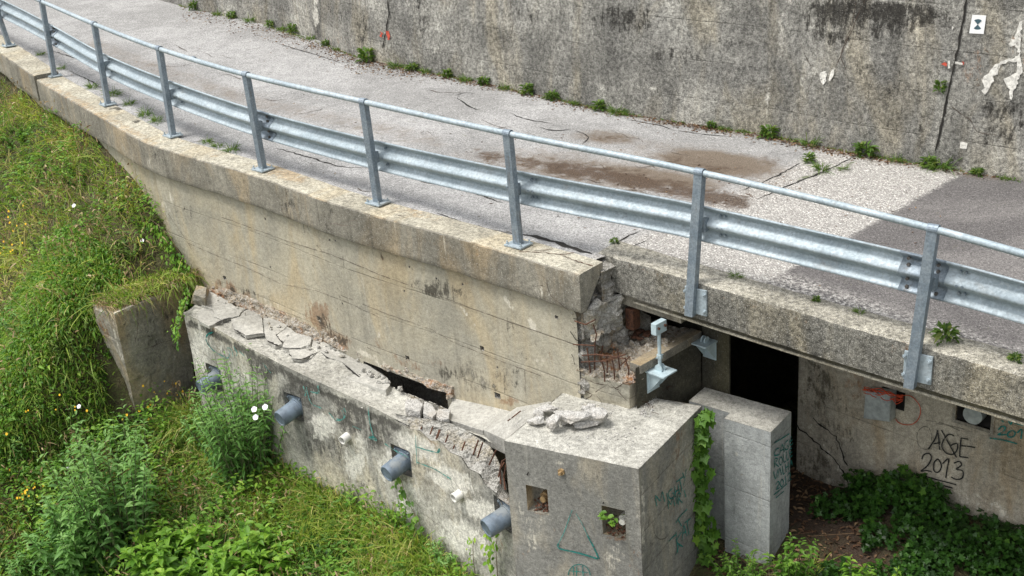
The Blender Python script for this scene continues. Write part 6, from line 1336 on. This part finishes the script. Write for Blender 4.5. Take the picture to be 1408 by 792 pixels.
# right foreground plants
for i, (b, h, st, sp, L, wr, mt, lb) in enumerate([((1092, 812), .62, 12, .22, .11, .45, 'vine', 'bright leafy weed at the foot of the grey pillar, right side'), ((1165, 830), .50, 8, .22, .13, .42, 'leaf', 'large leaved seedling on the brown soil under the deck'), ((1220, 830), .35, 8, .22, .10, .42, 'leaf', 'leafy seedling at the bottom beside the ivy bed'), ((1015, 812), .42, 26, .32, .07, .5, 'vine', 'low leafy clump at the foot of the grey pillar front')]):
    leafy_plant('weed_plant', lb, ground_at(*b), h, st, sp, L, wr, M[mt], None, 11, 60+i)
# ivy bed under the deck
sN = 26000; s = rng.uniform(-5.1, -2.2, sN); q = rng.uniform(6.2, 8.75, sN); P = T3d(s, q); x, y = pxy(P)
poly = [(1100, 735), (1135, 690), (1185, 672), (1240, 672), (1300, 690), (1345, 720), (1420, 745), (1420, 860), (1090, 860), (1130, 790), (1190, 770), (1180, 730)]
m = np.array([inpoly(a, b, poly) for a, b in zip(x, y)]); P = P[m]; n = len(P); s = s[m]; q = q[m]
gap = pn(s, q, 5.2)+.5*pn(s+1, q, 11) > -.55; P = P[gap]; s = s[gap]; q = q[gap]; n = len(P)
hm = .10+.22*np.clip((q-7.2)/1.4, 0, 1)*(.5+.5*pn(s, q, 4.0))+.05*pn(s, q, 9); h = rng.random(n)**.5*hm; P[:, 2] += h; a = rng.uniform(0, 6.28, n); A = np.stack([np.cos(a), np.sin(a)-.2, rng.uniform(-.5, .3, n)], -1); L = rng.uniform(.022, .06, n)*(1+.3*(rng.random(n) < .1))
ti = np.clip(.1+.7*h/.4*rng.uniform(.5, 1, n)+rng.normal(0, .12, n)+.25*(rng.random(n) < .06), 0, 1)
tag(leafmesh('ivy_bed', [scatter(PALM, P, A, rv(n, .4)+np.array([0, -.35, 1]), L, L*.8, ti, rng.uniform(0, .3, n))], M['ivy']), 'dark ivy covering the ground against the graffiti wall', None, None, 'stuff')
n = 1500; s = rng.uniform(-4.6, -2.3, n); q = rng.uniform(6.2, 7.6, n); P = T3d(s, q)
tag(leafmesh('undergrowth', [scatter(BLADE, P, rv(n, .4)+np.array([0, 0, 1.]), rv(n), rng.uniform(.15, .4, n), np.full(n, .01), rng.uniform(.2, .7, n), rng.uniform(.3, .9, n))], M['grass']), 'thin grass in the dark soil below the deck', None, None, 'stuff')
n = 1500; s = rng.uniform(-5.5, -3.6, n); q = rng.uniform(7.0, 8.7, n); P = T3d(s, q); P[:, 2] += .012; a = rng.uniform(0, 6.28, n); L = rng.uniform(.015, .07, n)
tag(leafmesh('dead_leaves', [scatter(LEAF, P, np.stack([np.cos(a), np.sin(a), rng.uniform(-.1, .4, n)], -1), rv(n, .4)+np.array([0, 0, 1.]), L, L*.45, rng.random(n), L*0), scatter(BLADE, P[:160]+np.array([0, 0, .02]), rv(160)*np.array([1, 1, .15]), rv(160), rng.uniform(.1, .45, 160), np.full(160, .006), rng.random(160), np.zeros(160))], M['litter']), 'dead leaves and sticks on the dark soil under the deck', None, None, 'stuff')
# vines
def vine(label, surf, path, width, N, L0, L1, tpl, mat, seed=0, off=.03, bulge=.06, wr=.8, stemr=.005, cat='climber', tm=.35):
    rg = np.random.default_rng(seed+90); q = [surf(*p) for p in spl(path, 5)]; P0 = q[-1][0]; o = empty('climbing_vine', P0, label, cat)
    mb = MB().tube([a+n_*off*.4 for a, n_ in q], stemr, 6, True, stemr*.4)
    for k in range(max(2, N//40)):
        i = rg.integers(0, len(q)-1); a, n_ = q[i]; side = UPN.cross(n_); tip = a+side*rg.normal(0, 1)*width(i/(len(q)-1))*.7+UPN*rg.uniform(-.05, .1)+n_*off; mb.tube([a+n_*.01, a.lerp(tip, .5)+n_*off, tip], stemr*.5, 5)
    mb.build('stem', M['vinestalk'], o, True)
    Ps, As, Ns, Ls, Ts = [], [], [], [], []
    for k in range(N):
        t = rg.random(); i = min(int(t*(len(q)-1)), len(q)-2); f = t*(len(q)-1)-i; a = q[i][0].lerp(q[i+1][0], f); n_ = q[i][1]; side = UPN.cross(n_); w_ = width(t)
        d = rg.normal(0, .45); p = a+side*w_*d+UPN*rg.normal(0, .03)+n_*(off+abs(rg.normal(0, bulge))*max(.2, 1-abs(d))); an = rg.uniform(-1.2, 1.2)
        ax = -UPN*math.cos(an)*.8+side*math.sin(an)+n_*rg.uniform(0, .6); Ps.append(tuple(p)); As.append(tuple(ax)); Ns.append(tuple(n_*rg.uniform(.6, 1)+UPN*rg.uniform(.2, 1)+side*rg.normal(0, .3))); Ls.append(rg.uniform(L0, L1)); Ts.append(tm+rg.normal(0, .16)+.25*((p-a).dot(n_))/max(bulge, .01)*.5)
    Ls = np.array(Ls); leafmesh('foliage', [scatter(tpl, np.array(Ps), np.array(As), np.array(Ns), Ls, Ls*wr, np.clip(np.array(Ts), 0, 1), rg.uniform(0, .3, N))], mat, o); return o
vp = lambda x, y: (lambda P: (P, -NN))(ray(x, y)*(7.12/(ray(x, y).x*NN.x+ray(x, y).y*NN.y)))
vine('vine hanging in the gap between the square block and the grey pillar', vp, [(975, 565), (968, 600), (966, 640), (966, 690), (970, 740), (976, 830)], lambda t: .03+.20*t, 380, .06, .11, PALM, M['vine'], 1, .02, .05, .7)
vine('three lobed vine leaves at the top right corner of the square block', vp, [(976, 566), (970, 578), (972, 600), (968, 640)], lambda t: .05, 14, .08, .11, PALM, M['vine'], 2, .05, .04, .7)
vine('yellow green creeper climbing the lower wall under the third anchor cap', s_lw, [(598, 760), (580, 720), (565, 690), (556, 665), (550, 645)], lambda t: .13-.07*t, 60, .04, .08, LEAF, M['vine'], 3, .03, .04, .7, tm=.55)
vine('dark leaved creeper climbing beside the fourth anchor cap', s_lw, [(690, 830), (688, 790), (686, 750), (690, 725)], lambda t: .09, 60, .045, .08, LEAF, M['leaf'], 4, .05, .05, .6, tm=.5)
vine('thin paired leaf creeper below the fourth anchor cap', s_lw, [(662, 815), (655, 780), (653, 750), (656, 735)], lambda t: .05, 18, .04, .06, LEAF, M['leaf'], 5, .03, .02, .5, tm=.5)
vs5 = lambda x, y: (COP.px(x, y, -.01))
vine('ivy creeping down the tan wall above the ledge corner', vs5, [(205, 300), (228, 318), (246, 345), (262, 375), (270, 405), (262, 425)], lambda t: .14, 420, .035, .06, LEAF, M['leaf'], 6, .04, .10, .75, tm=.45)
vine('leafy tendrils trailing over the ledge corner beside the leaning block', lambda x, y: (atz(x, y, -5.02), (UPN-NN*.8).normalized()), [(262, 395), (256, 420), (248, 445), (245, 470)], lambda t: .10, 150, .03, .055, LEAF, M['leaf'], 7, .02, .05, .75, tm=.4)
o = empty('weed_sprig', BF.P(h2[0]+.1, h2[3]-.08, .02), 'bright leafy sprig growing out of the right square hole of the block', 'plant'); b = BF.P(h2[0]+.10, h2[3]-.12, .08); nn = BF.nrm(0)
mb = MB(); Ps, As, Ns = [], [], []
for k in range(6): tip = b+nn*.13+Vector((rng.normal(0, .05), 0, .05+rng.normal(0, .03))); mb.tube([b, tip], .003, 5)
for k in range(16): p = b+nn*rng.uniform(.09, .15)+DN*rng.uniform(-.09, .07)+UPN*rng.uniform(.01, .09); Ps.append(tuple(p)); an = rng.uniform(-1.5, 1.5); As.append(tuple(DN*math.sin(an)+nn*.5+UPN*.5*math.cos(an))); Ns.append((0, -.3, 1))
mb.build('stem', M['stalk'], o); L = rng.uniform(.05, .08, 16); leafmesh('foliage', [scatter(LEAF, np.array(Ps), np.array(As), np.array(Ns), L, L*.6, rng.uniform(.5, .9, 16), L*0+.3)], M['vine'], o)
# flowers
def flower(P, r, mat, label, group, nrm_=None, n=5, core=None):
    nv = (nrm_ or Vector((-.2, -.7, .7))).normalized(); t = nv.orthogonal().normalized(); q = nv.cross(t); mb = MB(); rim = [P+(t*math.cos(a)+q*math.sin(a))*r*(1 if k % 2 else .86)+nv*r*.35 for k, a in enumerate(np.linspace(0, 2*math.pi, n*2, endpoint=False))]
    mb.add([P]+rim, [(0, k+1, (k+1) % (n*2)+1) for k in range(n*2)]); o = mb.build('flower', mat); tag(o, label, 'flower', group); return o
fw = [((350, 563), 'topmost of the three white bindweed flowers beside the second anchor cap'), ((365, 560), 'right hand white bindweed flower beside the second anchor cap'), ((352, 574), 'lowest white bindweed flower beside the second anchor cap'), ((109, 559), 'single white flower in the grass left of the tallest weed'), ((219, 324), 'white flower near the ivy on the tan wall'), ((102, 283), 'white flower high on the grass bank'), ((462, 668), 'white flower near the foot of the lower wall'), ((95, 643), 'tiny white flower left of the tallest weed top')]
for k, (p, lb) in enumerate(fw):
    P = ground_at(*p); P = P*(1-.35/P.length) if k < 3 else P*(1-.22/P.length)
    if k < 3: u, v = LW.uv(*p); P = LW.P(u, v, 0); P = P*(1-1.25/P.length)
    if k == 4: P = COP.px(*p, .22)[0]
    flower(P, .033 if k < 3 else .028, M['petal'], lb, 'white bindweed flowers')
yf = MB()
r = random.Random(8)
for _ in range(80):
    cx, cy, sx, sy = r.choice([(235, 535, 25, 8), (15, 300, 14, 25), (40, 672, 16, 10), (40, 672, 14, 10), (215, 560, 30, 8), (370, 680, 14, 6), (12, 340, 10, 12), (330, 540, 14, 5), (60, 590, 40, 40)])
    P = ground_at(cx+r.gauss(0, sx), cy+r.gauss(0, sy)); P = P*(1-.2/P.length); t = Vector((1, 0, 0)); rr = r.uniform(.008, .016)
    yf.add([P+Vector((math.cos(a)*rr, math.sin(a)*rr*.6, math.sin(a)*rr)) for a in np.linspace(0, 6.28, 6, endpoint=False)], [tuple(range(6))])
tag(yf.build('yellow_flowers', M['yellow']), 'tiny yellow and orange flowers dotted through the bank', None, None, 'stuff')
# ---- roadside weeds
ORD = ['first', 'second', 'third', 'fourth', 'fifth', 'sixth', 'seventh', 'eighth', 'ninth', 'tenth', 'eleventh', 'twelfth', 'thirteenth', 'fourteenth', 'fifteenth', 'sixteenth', 'seventeenth', 'eighteenth', 'nineteenth', 'twentieth', 'twenty first', 'twenty second', 'twenty third', 'twenty fourth', 'twenty fifth', 'twenty sixth', 'twenty seventh', 'twenty eighth', 'twenty ninth', 'thirtieth', 'thirty first', 'thirty second', 'thirty third', 'thirty fourth']
def tuft_proto(kind, seed):
    rg = np.random.default_rng(seed); e = bpy.data.objects.new('weed_tuft', None); COL.objects.link(e); n = 90; a = rg.uniform(0, 6.28, n); d = rg.random(n)**.5*.06
    P = np.stack([np.cos(a)*d, np.sin(a)*d, rg.random(n)*.05], -1); A = np.stack([np.cos(a)*.9, np.sin(a)*.9, rg.uniform(.2, 1.6, n)], -1)+rg.normal(0, .3, (n, 3)); L = rg.uniform(.05, .13, n)
    if kind: leafmesh('foliage', [scatter(BLADE, P, A, rg.normal(0, 1, (n, 3)), L*1.4, L*0+.008, np.clip(rg.normal(.5, .2, n), 0, 1), rg.uniform(.2, .9, n))], M['weed'], e, True)
    else:
        P[:, 2] += rg.random(n)*.09; leafmesh('foliage', [scatter(LEAF, P, A, np.array([[0, 0, 1.]])+rg.normal(0, .3, (n, 3)), L*.8, L*.34, np.clip(rg.normal(.5, .2, n), 0, 1), rg.uniform(.1, .6, n))], M['weed'], e, True)
    return e
protos = [tuft_proto(k % 2, 40+k) for k in range(4)]; used = set()
def tuft(P, sc, label, group, kind):
    e = protos[kind]
    if kind in used:
        c = e.copy(); COL.objects.link(c)
        for ch in e.children: d = ch.copy(); COL.objects.link(d); d.parent = c
        e = c
    used.add(kind); e.location = P; e.scale = (sc, sc, sc*random.uniform(.8, 1.2)); e.rotation_euler = (0, 0, random.uniform(0, 6)); tag(e, label, 'weed', group)
wt = [(290, 8, 1.6), (312, 17, 1.2), (330, 22, 1.5), (352, 28, 2.0), (372, 36, 1.4), (388, 40, 1.3), (405, 44, 1.8), (432, 52, 1.7), (455, 60, 1), (470, 66, .9), (525, 78, 1.9), (558, 88, 1.6), (578, 93, 1.4), (598, 96, 1.2), (628, 101, 1.4), (655, 106, 1.4), (680, 111, 1.9), (705, 118, 1.1), (738, 124, 1.4), (763, 130, .8), (780, 130, 1.3), (806, 138, 1.2), (836, 145, 1.3), (864, 150, 1.6), (992, 170, .9), (1012, 172, 1.3), (1075, 180, 1.5), (1133, 190, 2.2), (1200, 209, 2.3), (1248, 213, .9), (1310, 222, 1.8), (1288, 222, 1.2), (1357, 232, 1.1), (1393, 240, 1.1)]
wt.sort()
for k, (x, y, sc) in enumerate(wt): q_ = s_road(x, y+2)[0]; q_ = pt(S(q_), min(N_(q_), interp(UPN_ARR, S(q_))-.05), q_.z); tuft(q_, sc*random.uniform(.45, .8), '%s green weed tuft from the left along the foot of the upper wall' % ORD[k], 'weed tufts along the upper wall', k % 4)
for k, (x, y, sc) in enumerate([(56, 76, 1.2), (85, 96, 1.1), (128, 122, 1.5), (155, 132, 1.8), (178, 145, 1.3), (200, 160, 1.6), (216, 168, 1.5), (285, 198, 1.2), (300, 203, 1.2), (320, 209, 1.5)]): tuft(s_road(x, y)[0], sc*.6, '%s low weed from the left in the joint behind the ramp coping' % ORD[k], 'weeds in the joint behind the coping', (k % 2)*2+1)
for k, (x, y, sc, lb) in enumerate([(1299, 473, 1.1, 'round bright green weed on the deck kerb right of the last post'), (1182, 433, .6, 'small weed in the gravel left of the last post'), (1122, 417, .45, 'tiny sprout in the gravel between the bridge posts'), (1012, 384, .7, 'flat weed in the gravel just right of the first bridge post'), (845, 337, .5, 'dry sprout at the broken corner of the deck kerb'), (1130, 236, 1.1, 'mossy weed in the crack of the asphalt near the upper wall'), (1112, 224, .9, 'small weed upstream of the mossy crack in the asphalt'), (1160, 235, .7, 'right weed of the crack crossing the lane'), (1395, 500, .6, 'weed at the right edge of the kerb gravel')]): tuft(s_road(x, y)[0]+UPN*.01, sc*.8, lb, None, k % 4 if k else 0)
tuft(s_uw(1293, 126)[0], .7, 'yellow green sprig growing from the joint of the upper wall', None, 2)
# litter along the wall foot
n = 2600; t = rng.random(n); X = 250+1150*t; Yb = np.interp(X, [240, 400, 500, 640, 860, 1050, 1170, 1400], [5, 46, 82, 111, 158, 187, 211, 249])+np.abs(rng.normal(0, 1.6, n))-1.0
cl = np.sin(X*.083)+np.sin(X*.031+1)+.6*np.sin(X*.21); k_ = cl > rng.normal(.1, .7, n); X, Yb = X[k_], Yb[k_]; P = np.array([tuple(pt(S(q), min(N_(q), interp(UPN_ARR, S(q))-.02), q.z)) for q in (s_road(a, b)[0] for a, b in zip(X, Yb))]); n = len(P)
tag(leafmesh('verge_growth', [scatter(BLADE, P, rv(n, .6)+np.array([0, -.2, 1.]), rv(n), rng.uniform(.03, .11, n), np.full(n, .007), rng.uniform(.3, 1, n), rng.uniform(.1, .8, n)), scatter(LEAF, P+rv(n, .015)*np.array([1, 1, .3])+np.array([0, 0, .015]), rv(n, 1), rv(n, .4)+np.array([0, 0, 1.]), rng.uniform(.015, .04, n), rng.uniform(.008, .02, n), rng.uniform(.2, .9, n), rng.uniform(0, .3, n))], M['weed']), 'thin strip of moss and sprouting grass at the foot of the upper wall', None, None, 'stuff')
n = 9000; t = rng.random(n); X = np.interp(t, [0, .2, .3, .5, .75, .8, .87, 1], [250, 440, 520, 700, 1000, 1110, 1200, 1400]); Yb = np.interp(X, [240, 400, 500, 640, 860, 1050, 1170, 1400], [5, 46, 82, 111, 158, 187, 211, 249]); off = np.abs(rng.normal(0, 1, n))*np.interp(X, [250, 500, 650, 1000, 1150, 1400], [9, 9, 3.5, 4, 5, 2.5]); Yb = Yb+off-1; X = X+rng.normal(0, 3, n)
keep = rng.random(n) < np.interp(X, [250, 440, 470, 540, 600, 900, 960, 1120, 1250, 1400], [.5, .6, 1, 1, .45, .35, .9, .8, .3, .1]); X, Yb = X[keep], Yb[keep]; P = np.array([tuple(s_road(a, b)[0]+UPN*.012) for a, b in zip(X, Yb)]); n = len(P); a = rng.uniform(0, 6.28, n); L = rng.uniform(.012, .045, n)
lit = [scatter(LEAF, P, np.stack([np.cos(a), np.sin(a), rng.uniform(-.1, .3, n)], -1), rv(n, .4)+np.array([0, 0, 1.]), L, L*.5, rng.random(n), L*0)]
n = 420; X = rng.uniform(100, 1300, n); Yb = np.interp(X, [100, 500, 900, 1300], [90, 190, 260, 330])+rng.normal(0, 45, n); P = []
for a, b in zip(X, Yb):
    q = s_road(a, b)[0]; s_, n_ = S(q), N_(q)
    if n_in(s_)+.05 < n_ < interp(UPN_ARR, s_)-.05: P.append(tuple(q+UPN*.01))
P = np.array(P); n = len(P); a = rng.uniform(0, 6.28, n); L = rng.uniform(.01, .04, n)
lit.append(scatter(LEAF, P, np.stack([np.cos(a), np.sin(a), rng.uniform(-.1, .2, n)], -1), rv(n, .3)+np.array([0, 0, 1.]), L, L*.4, rng.random(n), L*0))
tag(leafmesh('leaf_litter', lit, M['litter']), 'dead brown leaves and twigs along the foot of the upper wall', None, None, 'stuff')
# mud clods on the road
def clods():
    mb = MB(); r = random.Random(3); pr = [chunk_mesh((1, .8, .45), 500+k, 9) for k in range(3)]; n = 0
    while n < 420:
        c = r.choice([(700, 222, 60, 6), (820, 242, 60, 7), (930, 262, 50, 7), (1000, 275, 30, 6), (990, 270, 30, 8)]); x, y = r.gauss(c[0], c[2]), r.gauss(c[1], c[3]); p = s_road(x, y)[0]; n += 1; k = r.uniform(.004, .022)*r.random()**.5; a = r.uniform(0, 6)
        me = r.choice(pr); mb.add([Vector((v.co.x*math.cos(a)-v.co.y*math.sin(a), v.co.x*math.sin(a)+v.co.y*math.cos(a), v.co.z))*k+p+UPN*k*.2 for v in me.vertices], [tuple(f.vertices) for f in me.polygons])
    o = mk('mud_clods', mb.v, mb.f, M['soil']); tag(o, 'crumbly brown mud clods in the wheel track behind the beam', None, None, 'stuff')
clods()
